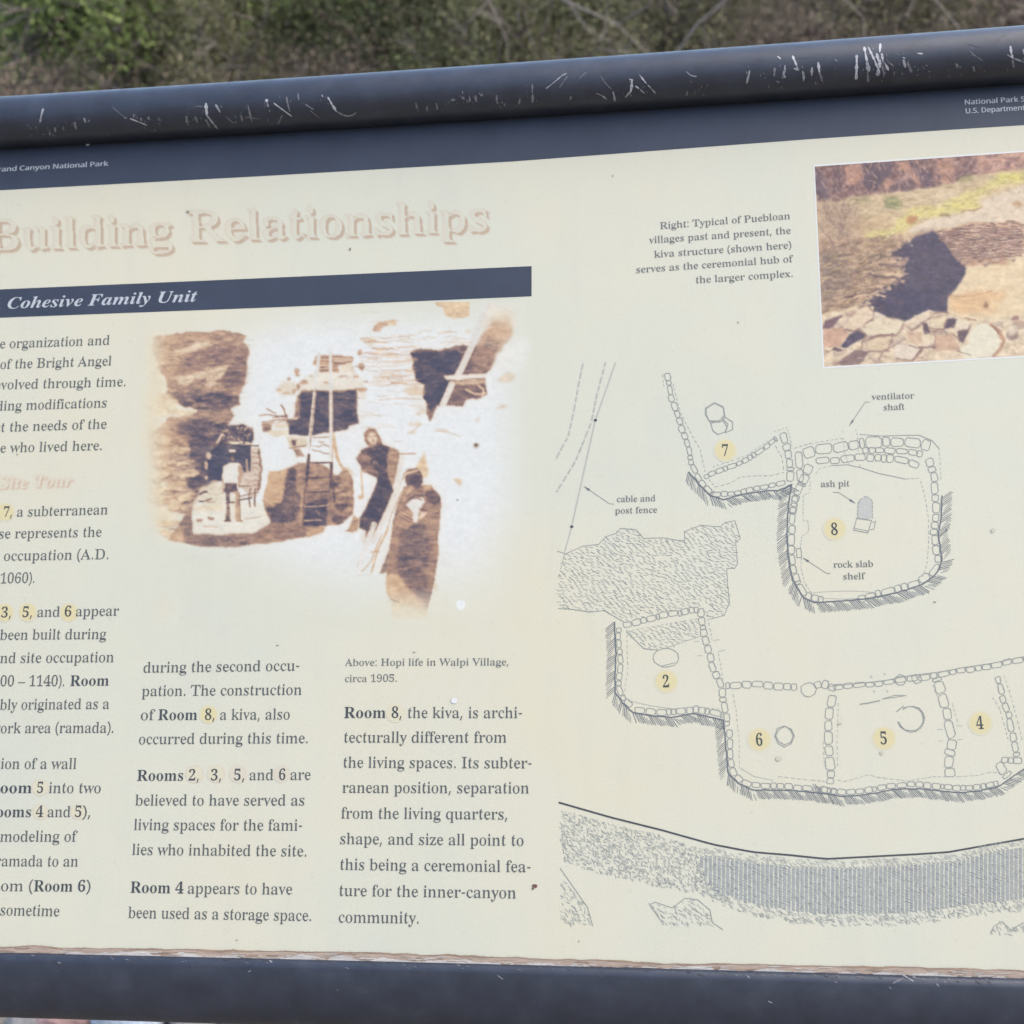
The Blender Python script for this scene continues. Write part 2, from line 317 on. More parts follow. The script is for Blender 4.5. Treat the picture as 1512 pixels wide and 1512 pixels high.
IC 440 202 -11 133 -2 104 10 69 36 42 71 23 130 20 165 27 230 49 294 105 378 186 439 252 460 317 461 407 444 431 463 449 463 420 308 401 310 390 381 377 406 348 431 309 439 249 422 222 401 167 322 139 249 124 177 125 107 151 53 185 28 229 20 260 24 317 51 368 105 387 91 318 22 264 -3
IF 410 -34 0 -34 15 12 28 31 59 117 378 117 417 109 426 73 435 73 451 426 451 400 323 381 323 374 376 353 406 331 418 262 428 234 422 227 412 181 248 241 252 272 265 296 287 313 320 330 320 283 135 269 135 267 183 249 214 175 226 130 47 140 24 177 15 177 0
IS 369 154 -11 38 14 9 -7 -9 -7 26 144 45 144 56 69 71 45 102 21 167 16 204 39 225 76 225 117 206 152 85 277 71 314 74 371 109 427 171 459 227 462 312 442 342 461 360 461 328 322 308 322 306 366 284 411 247 436 197 434 174 419 158 396 153 368 166 331 293 195 307 162 312 126 307 86 293 53 270 25 221 -2
IT 403 44 0 44 17 86 27 107 60 205 427 156 421 120 402 79 359 64 330 47 330 72 451 437 451 418 322 399 322 391 368 374 400 347 420 306 426 205 54 208 33 253 17 253 0
IU 478 193 -11 112 3 82 21 47 75 46 138 115 403 104 428 66 436 66 451 273 451 273 435 229 424 213 397 139 123 142 70 158 47 183 32 215 28 274 42 298 62 347 154 410 394 397 422 357 435 357 451 495 451 495 434 461 416 448 392 364 120 334 58 307 26 275 4
Ia 336 53 -9 24 -3 1 14 -14 40 -19 73 -5 147 32 220 84 276 126 301 165 310 198 299 214 265 225 303 297 303 228 56 238 40 259 52 285 87 300 78 274 40 223 -3 197 -9 166 2 155 34 162 75 111 12 84 -4|93 41 108 45 139 73 186 175 198 248 192 272 172 281 157 276 125 244 83 159 65 81 72 51
Ie 269 87 -9 47 -2 16 19 -4 53 -11 98 6 172 49 240 109 290 143 305 207 305 230 293 244 273 249 248 238 209 183 158 79 124 75 88 87 50 122 36 147 42 195 95 214 83 171 24 145 5|84 146 140 171 179 212 193 260 180 286 149 278 126 252
Ih 357 210 -9 176 3 165 41 221 237 220 257 210 261 185 252 159 227 131 185 92 100 63 0 -19 0 90 407 83 428 48 433 48 451 187 470 115 197 162 260 217 303 253 310 290 297 303 259 301 237 246 57 257 43 276 57 306 98 320 89 265 15 237 -3
Ii 194 132 371 100 384 87 416 100 447 132 460 163 447 176 416 163 384|49 -8 13 5 1 41 53 254 46 268 19 273 19 289 150 310 84 55 95 42 115 54 142 90 155 81 103 14 76 -3
Il 173 40 -9 3 3 -10 40 87 414 80 428 52 433 52 450 183 470 73 60 75 44 83 41 104 53 131 89 144 79 93 12 68 -4
Im 525 380 -8 346 4 335 42 391 237 390 258 380 261 351 249 305 192 264 101 230 0 152 0 224 238 222 258 213 261 177 244 136 190 97 107 66 0 -14 0 51 249 45 268 18 273 17 289 151 310 116 193 164 259 220 303 256 310 294 297 306 260 299 217 341 269 391 304 422 310 460 297 473 260 470 238 416 58 426 44 446 56 471 91 486 81 433 14 407 -3
In 357 213 -9 179 3 168 41 224 237 222 257 213 261 189 253 163 229 136 190 97 107 66 0 -14 0 51 249 45 268 18 273 17 289 151 310 116 193 164 259 220 303 256 310 294 297 305 246 248 57 251 47 269 46 304 90 319 80 266 13 240 -4
Io 316 96 -9 54 -2 20 20 -3 54 -10 98 6 172 48 241 107 291 175 310 221 302 256 281 278 247 285 203 270 130 228 61 200 33 133 -5|103 13 119 18 148 50 193 162 206 240 197 276 172 288 157 284 127 253 82 141 69 58 78 25
Ir 261 -14 0 51 249 45 268 18 273 17 289 151 310 114 189 158 264 184 293 222 310 250 298 259 265 249 230 220 218 202 223 180 241 157 225 110 139 66 0
Is 253 91 -9 15 7 -7 -7 -24 -4 -7 109 13 105 23 55 46 24 81 14 110 24 120 52 106 91 39 185 28 228 35 260 53 286 82 303 116 309 192 295 212 307 230 307 215 205 197 207 184 252 163 279 119 286 99 268 104 231 175 132 190 82 187 58 162 17 118 -6
It 185 30 -9 -4 3 -15 39 45 273 13 273 13 297 66 325 134 398 162 398 134 300 187 300 179 273 126 273 67 56 77 41 98 54 128 95 144 85 88 14 60 -3
Iu 357 46 -9 8 3 -5 41 46 254 39 268 13 273 12 289 146 310 77 65 79 43 89 40 113 48 138 72 167 113 206 197 236 301 316 301 251 57 257 45 270 47 306 91 321 81 293 42 242 -4 196 -6 172 19 169 40 181 103 114 18 81 -3
Iv 284 48 -9 38 229 25 264 -1 273 -2 291 97 310 106 295 118 221 123 89 174 151 204 213 178 256 177 286 198 307 230 307 251 283 254 265 237 205 215 167 123 53 62 -9
Iy 281 -30 -140 -51 -137 -77 -115 -80 -99 -69 -72 -41 -61 9 -82 28 -83 68 -43 83 -6 64 123 38 234 24 269 -9 276 -9 294 85 310 99 296 148 75 191 160 205 211 200 225 173 252 171 285 193 307 227 307 248 284 248 245 214 152 174 74 74 -74 20 -122
S. 180 89 -9 60 1 48 36 60 71 89 81 119 71 132 36 119 1
SC 424 261 -7 165 10 109 46 85 75 65 109 47 170 43 276 67 368 114 431 146 455 203 478 308 484 404 458 379 407 302 431 234 430 202 420 173 404 130 353 108 282 107 197 115 160 146 98 169 76 231 50 270 46 385 65 385 13 329 -2
SD 490 65 0 65 480 281 473 338 453 371 432 420 374 447 282 442 170 403 84 360 43 272 7|126 52 268 61 325 89 364 136 383 202 383 287 359 358 312 403 245 425 126 428
SG 489 271 -7 172 10 114 46 88 74 67 108 48 169 41 240 48 310 87 396 155 456 252 484 366 479 433 458 410 406 320 431 245 430 210 420 178 404 131 353 107 282 106 203 123 139 146 100 181 70 245 48 314 47 379 57 379 199 273 199 273 253 439 253 439 18 361 -1
SI 228 27 0 27 35 83 48 83 176 83 431 27 445 27 480 200 480 200 445 144 431 144 271 144 48 200 35 200 0
SN 510 65 0 65 480 135 480 391 83 389 480 445 480 445 0 375 0 118 398 121 0
SP 406 65 0 65 480 236 477 304 459 353 415 367 380 372 338 354 264 330 233 263 196 126 187 126 0|126 238 216 241 276 261 301 290 310 336 302 376 280 405 225 425 126 428
SS 369 166 -7 91 -1 34 16 34 74 131 48 216 51 249 66 270 91 274 145 267 163 232 192 126 238 72 276 44 329 45 400 60 429 114 471 193 486 266 479 326 459 307 408 223 431 153 428 124 414 107 392 104 341 111 323 144 294 245 251 303 214 333 163 332 89 317 56 266 13 203 -4
SU 491 243 -7 164 5 133 21 107 42 72 98 60 171 60 480 121 480 121 169 135 102 176 60 246 46 317 61 357 106 370 169 370 480 430 480 430 169 421 107 384 44 348 16 318 4
Sa 377 144 -7 100 0 63 19 39 52 31 100 36 133 50 161 97 196 162 212 265 217 260 277 245 301 222 314 190 318 136 310 89 291 71 335 159 364 233 363 291 337 319 283 322 0 279 0 265 51 216 7|158 41 200 47 234 66 256 98 264 176 140 163 118 152 98 130 92 99 97 73 110 55
Sc 322 201 -7 156 -2 117 13 83 38 46 103 37 178 47 256 85 322 119 347 160 362 206 367 259 361 300 347 282 298 204 315 166 310 136 293 115 266 102 228 98 179 110 105 124 79 156 53 229 46 294 65 294 13 254 -2
Sd 413 185 -7 143 -2 107 14 60 66 39 136 39 223 47 261 78 319 108 346 144 361 223 363 254 351 301 314 297 510 356 510 356 0 308 0 297 48 254 9|194 42 243 50 274 74 295 129 298 179 295 220 275 282 244 309 193 318 152 308 122 280 101 218 98 178 101 138 122 78 152 51
Se 379 210 -7 147 3 85 40 47 106 37 177 46 249 81 316 112 344 151 361 196 367 239 362 276 347 305 322 327 290 340 250 345 204 345 169 98 169 113 100 129 76 165 52 245 45 328 69 328 17 274 -1|99 216 283 216 277 257 262 290 234 311 195 318 158 312 129 291 109 259
Sf 231 73 0 73 314 10 314 10 342 73 362 77 425 87 458 127 500 190 514 260 502 244 455 205 465 165 460 147 446 136 420 132 360 223 360 223 314 132 314 132 0
Sh 415 57 0 57 510 116 510 113 310 164 352 229 366 302 352 328 335 346 310 361 234 361 0 302 0 302 230 293 278 266 307 222 317 171 309 139 283 119 225 116 0
Si 173 87 420 62 429 52 457 62 486 87 495 111 486 122 457 111 429|57 0 57 360 116 360 116 0
Sk 359 57 0 57 510 116 510 113 185 273 360 343 360 197 206 353 0 281 0 156 168 116 132 116 0
Sl 173 57 0 57 510 116 510 116 0
Sm 628 57 0 57 360 105 360 117 311 162 353 223 367 262 363 293 352 336 306 358 333 386 352 418 363 489 363 543 335 560 310 574 234 574 0 515 0 515 232 507 279 483 308 442 317 397 309 367 287 355 264 345 199 345 0 286 0 286 232 278 279 253 308 212 317 166 309 137 283 125 258 116 187 116 0
Sn 415 57 0 57 360 105 360 113 311 165 353 197 363 270 363 328 335 346 310 357 277 361 0 302 0 302 230 293 278 266 307 222 317 171 309 139 283 119 226 116 0
So 406 202 -7 157 -1 117 15 84 42 46 109 37 181 48 260 82 318 135 355 204 367 250 361 290 345 324 318 361 252 370 181 359 101 325 42 271 6|203 42 251 52 283 80 306 141 309 181 306 220 283 281 251 308 203 317 155 308 123 281 109 253 98 181 109 107 123 80 156 52
Sp 413 57 -161 57 360 105 360 113 311 158 351 189 363 270 362 305 346 353 294 374 224 374 137 353 68 305 14 269 -1 228 -7 159 9 112 46 116 -161|219 42 249 47 291 82 305 110 315 181 312 220 291 280 261 308 218 317 171 309 140 286 119 231 116 181 126 106 138 78 169 51
Sr 277 57 0 57 360 105 360 115 294 160 345 190 361 267 363 260 308 194 309 147 280 131 256 116 192 116 0
St 242 167 -7 115 3 77 37 62 105 62 314 11 314 11 343 62 366 86 443 121 443 121 360 225 360 225 314 121 314 125 77 137 57 155 46 191 42 228 49 228 4
Sv 341 136 0 0 360 63 360 169 52 278 360 341 360 204 0
Sy 343 56 -161 7 -156 7 -109 47 -113 75 -108 97 -95 114 -75 146 -1 1 360 64 360 172 57 279 360 343 360 174 -81 139 -131 103 -154"""
GLYPHS = {}
for row in GLYPH_TEXT.split('\n'):
    if row:
        key, rest = row[:2], row[3:]
        adv, _, cs = rest.partition(' ')
        GLYPHS[key] = (float(adv), [np.array(c.split(), float).reshape(-1, 2) for c in cs.split('|')])
GLYPHS['R–'] = (360.0, [np.array([[10, 138], [350, 138], [350, 172], [10, 172]], float)])
CAPH = 481.0          # height of a capital in outline units
TESS = {}
def glyph_mesh(k):
    if k not in TESS:
        cs = GLYPHS[k][1]
        def within(p, c):
            q = np.roll(c, -1, 0)
            return sum(((a[1] > p[1]) != (b[1] > p[1])) and p[0] < a[0] + (p[1] - a[1]) / (b[1] - a[1]) * (b[0] - a[0]) for a, b in zip(c, q)) % 2 == 1
        depth = [sum(within(c[0], d) for d in cs if d is not c) for c in cs]
        vs, ts = [], []
        for c, dp in zip(cs, depth):
            if dp % 2: continue
            grp = [c] + [h for h, e in zip(cs, depth) if e == dp + 1 and within(h[0], c)]
            off = sum(len(v) for v in vs)
            ts += [tuple(off + i for i in t) for t in tessellate_polygon([[Vector((x, y, 0)) for x, y in g] for g in grp])]
            vs += grp
        TESS[k] = (np.vstack(vs), ts)
    return TESS[k]

def layout(runs):
    """[(style, text)] -> [(key, x)], width in 1/1000 em"""
    x = 0.0; out = []
    for st, txt in runs:
        for ch in txt:
            if ch == ' ':
                x += 172; continue
            k = st + ch
            if k not in GLYPHS: k = ('R' if st == 'B' else st) + ch
            out.append((k, x - (12 if st == 'R' else 0))); x += GLYPHS[k][0] - (24 if st == 'R' else 0)
    return out, x

def set_line(pb, runs, x0, y0, x1, y1, cap, pre=None, post=None, z=0.0, mi=0):
    """one line of lettering whose baseline runs from (x0,y0) to (x1,y1) in photo pixels; cap = capital height in metres"""
    p0, p1 = px2p([(x0, y0), (x1, y1)])
    d = p1 - p0; L = np.hypot(*d); d /= L; n = np.array([-d[1], d[0]])
    g, w = layout(runs)
    sx = L / max(w - 22, 1); sy = cap / CAPH
    items = [(k, x - 11) for k, x in g]
    if pre:
        g2, w2 = layout(pre); items += [(k, x - w2 - 11) for k, x in g2]
    if post:
        g3, _ = layout(post); items += [(k, x + w - 11) for k, x in g3]
    for k, x in items:
        v, t = glyph_mesh(k)
        a = p0 + np.outer((v[:, 0] + x) * sx, d) + np.outer(v[:, 1] * sy, n)
        pb.tris([(q[0], q[1], z) for q in a], t, mi)
    return sx / sy

def line_px(runs, x0, y0, x1, y1, cap_px, pre=None):
    """the same lettering as outlines in photo pixels, for the painted (blurred) titles"""
    g, w = layout(runs)
    d = np.array([x1 - x0, y1 - y0], float); L = np.hypot(*d); d /= L
    n = np.array([d[1], -d[0]]); sx = L / (w - 22); sy = cap_px / CAPH
    items = [(k, x - 11) for k, x in g]
    if pre:
        g2, w2 = layout(pre); items += [(k, x - w2 - 11) for k, x in g2]
    return [[np.array([x0, y0]) + np.outer((c[:, 0] + x) * sx, d) + np.outer(c[:, 1] * sy, n) for c in GLYPHS[k][1]] for k, x in items]

# ------------------------------------------------------------------ canvas: a faded printed picture, one colour per mesh vertex
def vnoise(shape, cell, seed=None):
    r = np.random.default_rng(seed) if seed is not None else RNG
    h, w = shape
    cy, cx = (cell if hasattr(cell, '__len__') else (cell, cell))
    gy, gx = int(h / cy) + 3, int(w / cx) + 3
    g = r.random((gy, gx))
    y = np.arange(h) / cy; x = np.arange(w) / cx
    yi, xi = y.astype(int), x.astype(int)
    fy, fx = y - yi, x - xi
    fy = (fy * fy * (3 - 2 * fy))[:, None]; fx = (fx * fx * (3 - 2 * fx))[None, :]
    a = g[yi][:, xi]; b = g[yi][:, xi + 1]; c = g[yi + 1][:, xi]; d = g[yi + 1][:, xi + 1]
    return (a * (1 - fx) + b * fx) * (1 - fy) + (c * (1 - fx) + d * fx) * fy

def blur(a, s):
    if s < 0.25: return a
    r = max(1, int(s * 2.5)); k = np.exp(-0.5 * (np.arange(-r, r + 1) / s) ** 2); k /= k.sum()
    p = np.pad(a, ((r, r), (0, 0)), 'edge'); a = sum(k[i] * p[i:i + a.shape[0]] for i in range(2 * r + 1))
    p = np.pad(a, ((0, 0), (r, r)), 'edge'); return sum(k[i] * p[:, i:i + a.shape[1]] for i in range(2 * r + 1))

class Canvas:
    def __init__(s, x0, y0, x1, y1, step, rgb, alpha=0.0):
        s.x = np.arange(x0, x1 + step, step); s.y = np.arange(y0, y1 + step, step); s.step = step
        s.X, s.Y = np.meshgrid(s.x, s.y)
        s.c = np.ones(s.X.shape + (3,)) * np.array(rgb, float)
        s.a = np.full(s.X.shape, float(alpha)); s.tone = 0.0; s.halo = 0.0; s.soft = .7
        h = s.X.shape
        s.wx = vnoise(h, 5) - .5 + 1.2 * (vnoise(h, 14) - .5); s.wy = vnoise(h, 5) - .5 + 1.2 * (vnoise(h, 14) - .5)
    def _box(s, x0, y0, x1, y1, pad):
        j0 = max(0, int((x0 - pad - s.x[0]) / s.step)); j1 = min(len(s.x), int((x1 + pad - s.x[0]) / s.step) + 2)
        i0 = max(0, int((y0 - pad - s.y[0]) / s.step)); i1 = min(len(s.y), int((y1 + pad - s.y[0]) / s.step) + 2)
        return (slice(i0, i1), slice(j0, j1)) if i1 > i0 and j1 > j0 else None
    def mask(s, polys, wob=0.0, soft=0.8, pad=12):
        allp = np.vstack(polys)
        b = s._box(allp[:, 0].min(), allp[:, 1].min(), allp[:, 0].max(), allp[:, 1].max(), pad + wob)
        if b is None: return None, None
        X = s.X[b] + s.wx[b] * wob; Y = s.Y[b] + s.wy[b] * wob
        ins = np.zeros(X.shape, bool)
        for p in polys:
            q = np.roll(p, -1, 0)
            for (ax, ay), (bx, by) in zip(p, q):
                if ay == by: continue
                ins ^= ((ay > Y) != (by > Y)) & (X < ax + (Y - ay) / (by - ay) * (bx - ax))
        return b, blur(ins.astype(float), soft / s.step)
    def put(s, b, m, rgb, op=1.0):
        m = (m * op)
        s.c[b] = s.c[b] * (1 - m[..., None]) + np.array(rgb, float) * m[..., None]
        s.a[b] = s.a[b] + (1 - s.a[b]) * m
    def poly(s, pts, rgb, wob=3.0, soft=0.9, op=1.0, tex=0.0, cell=(3, 8)):
        b, m = s.mask([np.asarray(pts, float)], wob, soft)
        if b is None: return
        rgb = np.array(rgb, float)
        if tex:
            n = (vnoise(m.shape, (cell[0] / s.step, cell[1] / s.step)) + .6 * vnoise(m.shape, (cell[0] * .45 / s.step, cell[1] * .45 / s.step)) - .8) * tex
            rgb = np.clip(rgb + n[..., None] * np.array([1.0, .95, .85]), 0, 250)
        s.put(b, m, rgb, op)
    def line(s, pts, w, rgb, op=1.0, soft=0.7, wob=0.0):
        p = np.asarray(pts, float)
        b = s._box(p[:, 0].min(), p[:, 1].min(), p[:, 0].max(), p[:, 1].max(), w + 4)
        if b is None: return
        X = s.X[b] + s.wx[b] * wob; Y = s.Y[b] + s.wy[b] * wob
        dm = np.full(X.shape, 1e9)
        for (ax, ay), (bx, by) in zip(p[:-1], p[1:]):
            dx, dy = bx - ax, by - ay; L = dx * dx + dy * dy + 1e-9
            t = np.clip(((X - ax) * dx + (Y - ay) * dy) / L, 0, 1)
            dm = np.minimum(dm, np.hypot(X - ax - t * dx, Y - ay - t * dy))
        s.put(b, np.clip((w / 2 - dm) / soft + .5, 0, 1), rgb, op)
    def spot(s, x, y, rx, ry, rgb, op=1.0, wob=2.0, soft=0.8, rot=0.0, tex=0.0):
        t = np.linspace(0, 2 * np.pi, 18)[:-1]
        c, r = math.cos(rot), math.sin(rot)
        e = np.stack([x + rx * np.cos(t) * c - ry * np.sin(t) * r, y + rx * np.cos(t) * r + ry * np.sin(t) * c], 1)
        s.poly(e, rgb, wob, soft, op, tex)
    def strokes(s, region, n, rgbs, length=(4, 12), w=(1, 2.2), ang=0.0, spread=0.25, op=(.4, .9)):
        p = np.asarray(region, float); lo, hi = p.min(0), p.max(0); q = np.roll(p, -1, 0); k = 0
        for _ in range(n * 12):
            x, y = lo + RNG.random(2) * (hi - lo)
            c = False
            for (ax, ay), (bx, by) in zip(p, q):
                if (ay > y) != (by > y) and x < ax + (y - ay) / (by - ay) * (bx - ax): c = not c
            if not c: continue
            a = ang + RNG.normal(0, spread); L = RNG.uniform(*length) / 2
            s.line([(x - L * math.cos(a), y - L * math.sin(a)), (x + RNG.normal(0, .6), y + RNG.normal(0, .8)), (x + L * math.cos(a), y + L * math.sin(a))],
                   RNG.uniform(*w), rgbs[RNG.integers(len(rgbs))], RNG.uniform(*op), 0.8)
            k += 1
            if k >= n: break
    def rocks(s, region, n, size, rgbs, dark, op=.85):
        p = [tuple(q) for q in region]; xs = [q[0] for q in p]; ys = [q[1] for q in p]; k = 0
        for _ in range(n * 12):
            x, y = RNG.uniform(min(xs), max(xs)), RNG.uniform(min(ys), max(ys)); c = False
            for (ax, ay), (bx, by) in zip(p, p[1:] + p[:1]):
                if (ay > y) != (by > y) and x < ax + (y - ay) / (by - ay) * (bx - ax): c = not c
            if not c: continue
            r = RNG.uniform(*size); f = RNG.uniform(.35, .7); a = RNG.normal(-.1, .35)
            s.spot(x + .5, y + r * f * .5, r * 1.05, r * f, dark, op * RNG.uniform(.4, .9), 3, .9, a)
            s.spot(x, y - r * .08, r * .95, r * f * .8, rgbs[RNG.integers(len(rgbs))], op, 3, .9, a, 20)
            k += 1
            if k >= n: break
    def build(s, name, mat, parent, z, grain=5.0, warp=None):
        if s.tone:
            t = (vnoise(s.a.shape, (2.2, 5)) + vnoise(s.a.shape, (5, 9)) + .8 * vnoise(s.a.shape, 1.6) - 1.4)
            lum = s.c.mean(-1) / 255; k = np.clip((.93 - lum) / .35, 0.12, 1) * s.tone
            s.c = np.clip(s.c * (1 + (t * k)[..., None]), 0, 245)
            s.c = np.stack([blur(s.c[..., i], s.soft / s.step) for i in range(3)], -1)
            if s.halo:      # the faded dye only has one range of tones: navy, brown, tan, paper
                lum = s.c.mean(-1); dkm = np.clip((190 - lum) / 60, 0, 1)
                lum = lum + dkm * ((vnoise(lum.shape, 14) - .5) * 26 + (vnoise(lum.shape, (3, 9)) - .5) * 34 + (vnoise(lum.shape, 2) - .5) * 14) + dkm * 6
                lut = np.stack([np.interp(lum, [70, 82, 104, 130, 165, 200, 226, 233], ch) for ch in ([74, 84, 120, 162, 204, 228, 231, 232], [74, 79, 101, 130, 168, 203, 226, 234], [93, 95, 104, 116, 136, 170, 214, 236])], -1)
                wl = (np.clip((222 - lum) / 50, .12, 1) * .65)[..., None]; s.c = s.c * (1 - wl) + lut * wl
            if s.halo:      # bleached dye creeps out of the dark parts
                dk = np.clip((200 - s.c.mean(-1)) / 120, 0, 1); h = np.clip(.6 * blur(dk, 3 / s.step) + .75 * blur(dk, 11 / s.step), 0, 1) * np.clip((s.c.mean(-1) - 185) / 40, 0, 1) * s.halo
                s.c = s.c * (1 - h[..., None]) + np.array([235, 212, 180.]) * h[..., None]
                s.a = np.clip(s.a + h * .9 * (1 - s.a), 0, 1)
        n = (vnoise(s.a.shape, 1.7) + vnoise(s.a.shape, 3.1) - 1) * grain
        col = lin(np.clip(s.c + n[..., None], 0, 250)) / KEXP
        X, Y = s.X, s.Y
        if warp is not None:
            X, Y = warp(s.X, s.Y)
            u = np.clip((X - s.x[0]) / s.step, 0, len(s.x) - 1.001); v = np.clip((Y - s.y[0]) / s.step, 0, len(s.y) - 1.001)
            i, j = v.astype(int), u.astype(int); fv, fu = (v - i)[..., None], (u - j)[..., None]
            col = (col[i, j] * (1 - fu) + col[i, j + 1] * fu) * (1 - fv) + (col[i + 1, j] * (1 - fu) + col[i + 1, j + 1] * fu) * fv
        q = px2p(np.stack([X.ravel(), Y.ravel()], 1))
        h, w = s.a.shape
        idx = np.arange(h * w).reshape(h, w)
        quads = np.stack([idx[:-1, :-1], idx[1:, :-1], idx[1:, 1:], idx[:-1, 1:]], -1).reshape(-1, 4)
        al = s.a.ravel()
        quads = quads[al[quads].max(1) > 0.01]
        used = np.unique(quads); remap = np.full(h * w, -1); remap[used] = np.arange(len(used))
        quads = remap[quads]
        me = bpy.data.meshes.new(name)
        me.vertices.add(len(used)); me.loops.add(quads.size); me.polygons.add(len(quads))
        co = np.zeros((len(used), 3)); co[:, :2] = q[used]; co[:, 2] = z
        me.vertices.foreach_set('co', co.ravel())
        me.loops.foreach_set('vertex_index', quads.ravel().astype(np.int32))
        me.polygons.foreach_set('loop_start', np.arange(0, quads.size, 4, dtype=np.int32))
        me.update(); me.validate()
        at = me.attributes.new('print', 'FLOAT_COLOR', 'POINT')
        rgba = np.ones((len(used), 4)); rgba[:, :3] = np.clip(col.reshape(-1, 3)[used], 0, .92); rgba[:, 3] = al[used]
        at.data.foreach_set('color', rgba.ravel())
        return obj(name, me, mat, parent)

# ------------------------------------------------------------------ where things stand behind and below the panel
STONES = [(-.775, .215, .042, 'grey', 1, 'small dark grey stone at the left end of the gravel strip below the bottom rail'),
          (-.720, .225, .052, 'pink', 2, 'pink sandstone below the bottom rail near the left edge'),
          (-.625, .23, .062, 'blue', 3, 'large pale blue grey stone below the bottom rail, between two darker stones'),
          (-.545, .23, .044, 'grey', 4, 'dark schist stone right of the large blue grey stone'),
          (-.455, .24, .05, 'blue', 5, 'flat blue grey stone near where the rail leaves the photo bottom'),
          (-.385, .25, .045, 'tan', 6, 'tan sandstone, rightmost stone below the bottom rail')]
SHRUBS = [('green', 0, -1.50, 3.42, 1.0, .3, 'broad bright green leafy shrub behind the left part of the top rail'),
          ('green', 1, -0.98, 3.62, 1.05, 2.1, 'bright green leafy shrub just left of the dark shrub'),
          ('dark', 0, -0.56, 3.15, .80, 1.0, 'darkest green shrub, behind the middle of the top rail'),
          ('olive', 0, -0.16, 3.55, .95, .7, 'grey olive shrub just right of the dark shrub'),
          ('olive', 1, 0.16, 3.05, .70, 3.2, 'small low olive shrub behind the rail, left of the curved dead branch'),
          ('olive', 0, 0.72, 3.75, .95, 4.0, 'olive shrub rising behind the curved dead branch'),
          ('olive', 1, 1.20, 3.35, .90, 5.1, 'olive shrub behind the right end of the top rail'),
          ('brown', 0, -1.70, 2.75, .80, .2, 'reddish brown dry shrub at the far left above the rail'),
          ('brown', 1, -1.22, 2.62, .72, 1.9, 'low dry brown shrub in front of the broad bright green shrub'),
          ('brown', 0, -0.80, 2.70, .62, 2.8, 'low dry twiggy shrub in front of the dark shrub, left side'),
          ('brown', 1, 0.46, 2.80, .62, 3.9, 'dry brown shrub at the foot of the curved dead branch'),
          ('dark', 0, -0.55, 4.75, .95, 2.2, 'tall dark shrub at the top edge, upslope of the darkest shrub'),
          ('green', 1, -2.15, 4.50, 1.1, 1.2, 'green shrub upslope in the top left corner'),
          ('olive', 0, 0.25, 4.75, 1.0, 5.6, 'olive shrub upslope at the top edge, behind the small low olive shrub'),
          ('olive', 1, 1.75, 4.30, 1.15, .9, 'olive shrub upslope in the top right corner'),
          ('green', 0, -1.40, 5.00, 1.0, 4.4, 'green shrub upslope between the two bright green shrubs'),
          ('olive', 1, 0.62, 3.05, .72, 2.6, 'low olive shrub right of the dry shrub under the curved dead branch'),
          ('olive', 0, -0.30, 2.85, .62, 5.3, 'low grey olive shrub touching the right side of the darkest shrub'),
          ('green', 1, -1.85, 3.60, .95, 3.3, 'green leafy shrub behind the reddish brown dry shrub'),
          ('olive', 0, 1.02, 4.55, 1.0, 1.1, 'olive shrub upslope between the two right hand olive shrubs'),
          ('brown', 0, 1.00, 2.75, .70, 2.2, 'dry brown shrub close behind the right end of the top rail'),
          ('olive', 1, -1.25, 3.05, .75, 4.9, 'low olive green shrub between the two bright green shrubs and the dry one')]
BRANCHES = [(0.27, 2.42, .66, [([(-.32, .06, -.28), (-.21, .03, -.12), (-.11, 0, .017), (-.017, .02, .08), (.085, 0, .092), (.2, -.02, .078), (.262, -.03, .017), (.31, 0, -.2)], 1.0),
                               ([(.085, 0, .092), (.14, .01, .072), (.19, .0, .086)], .7), ([(.2, -.02, .078), (.26, 0, .13), (.28, .03, .2)], .6)], .0042,
             'curved bare pale branch arching at the top edge, right of centre'),
            (0.02, 2.55, .60, [([(-.28, .1, .16), (-.17, .05, .11), (-.05, 0, .06), (.03, -.02, -.02), (.06, 0, -.25)], 1.0), ([(-.17, .05, .11), (-.12, .0, .05), (-.02, 0, .0)], .6),
                               ([(-.05, 0, .06), (.03, 0, .10), (.05, 0, .15)], .7)], .0034, 'thin forked dead branch behind the middle of the rail'),
            (0.68, 2.3, .62, [([(-.1, .05, .2), (-.02, .02, .12), (.05, 0, .04), (.09, 0, -.3)], 1.0), ([(-.02, .02, .12), (.1, .02, .15), (.2, .04, .13)], .6)], .0030,
             'thin straight dead branch behind the right half of the rail'),
            (-.35, 2.5, .70, [([(-.03, 0, .16), (.02, 0, .05), (.05, .02, -.05), (.06, 0, -.4)], 1.0), ([(.02, 0, .05), (-.04, .0, -.0), (-.1, 0, -.02)], .6)], .0030,
             'short pale dead branch beside the darkest shrub')]

# ------------------------------------------------------------------ ground
def ground_z(x, y):
    rise = 0.20 * max(0.0, y - 1.2) if y < 9 else 1.56 + 0.05 * (y - 9)
    if y < -4.5: rise += 0.95 * (-4.5 - y) if y > -34 else 28 + .5 * (-34 - y)      # unseen canyon wall behind the viewer, added to darken reflections in the rails
    return rise + 0.05 * math.sin(1.7 * x + 0.6 * y) * min(1, max(0, (y + 2) / 3)) * 0.6 + 0.03 * math.sin(3.1 * y - 1.3 * x) * min(1, max(0, y - .6))

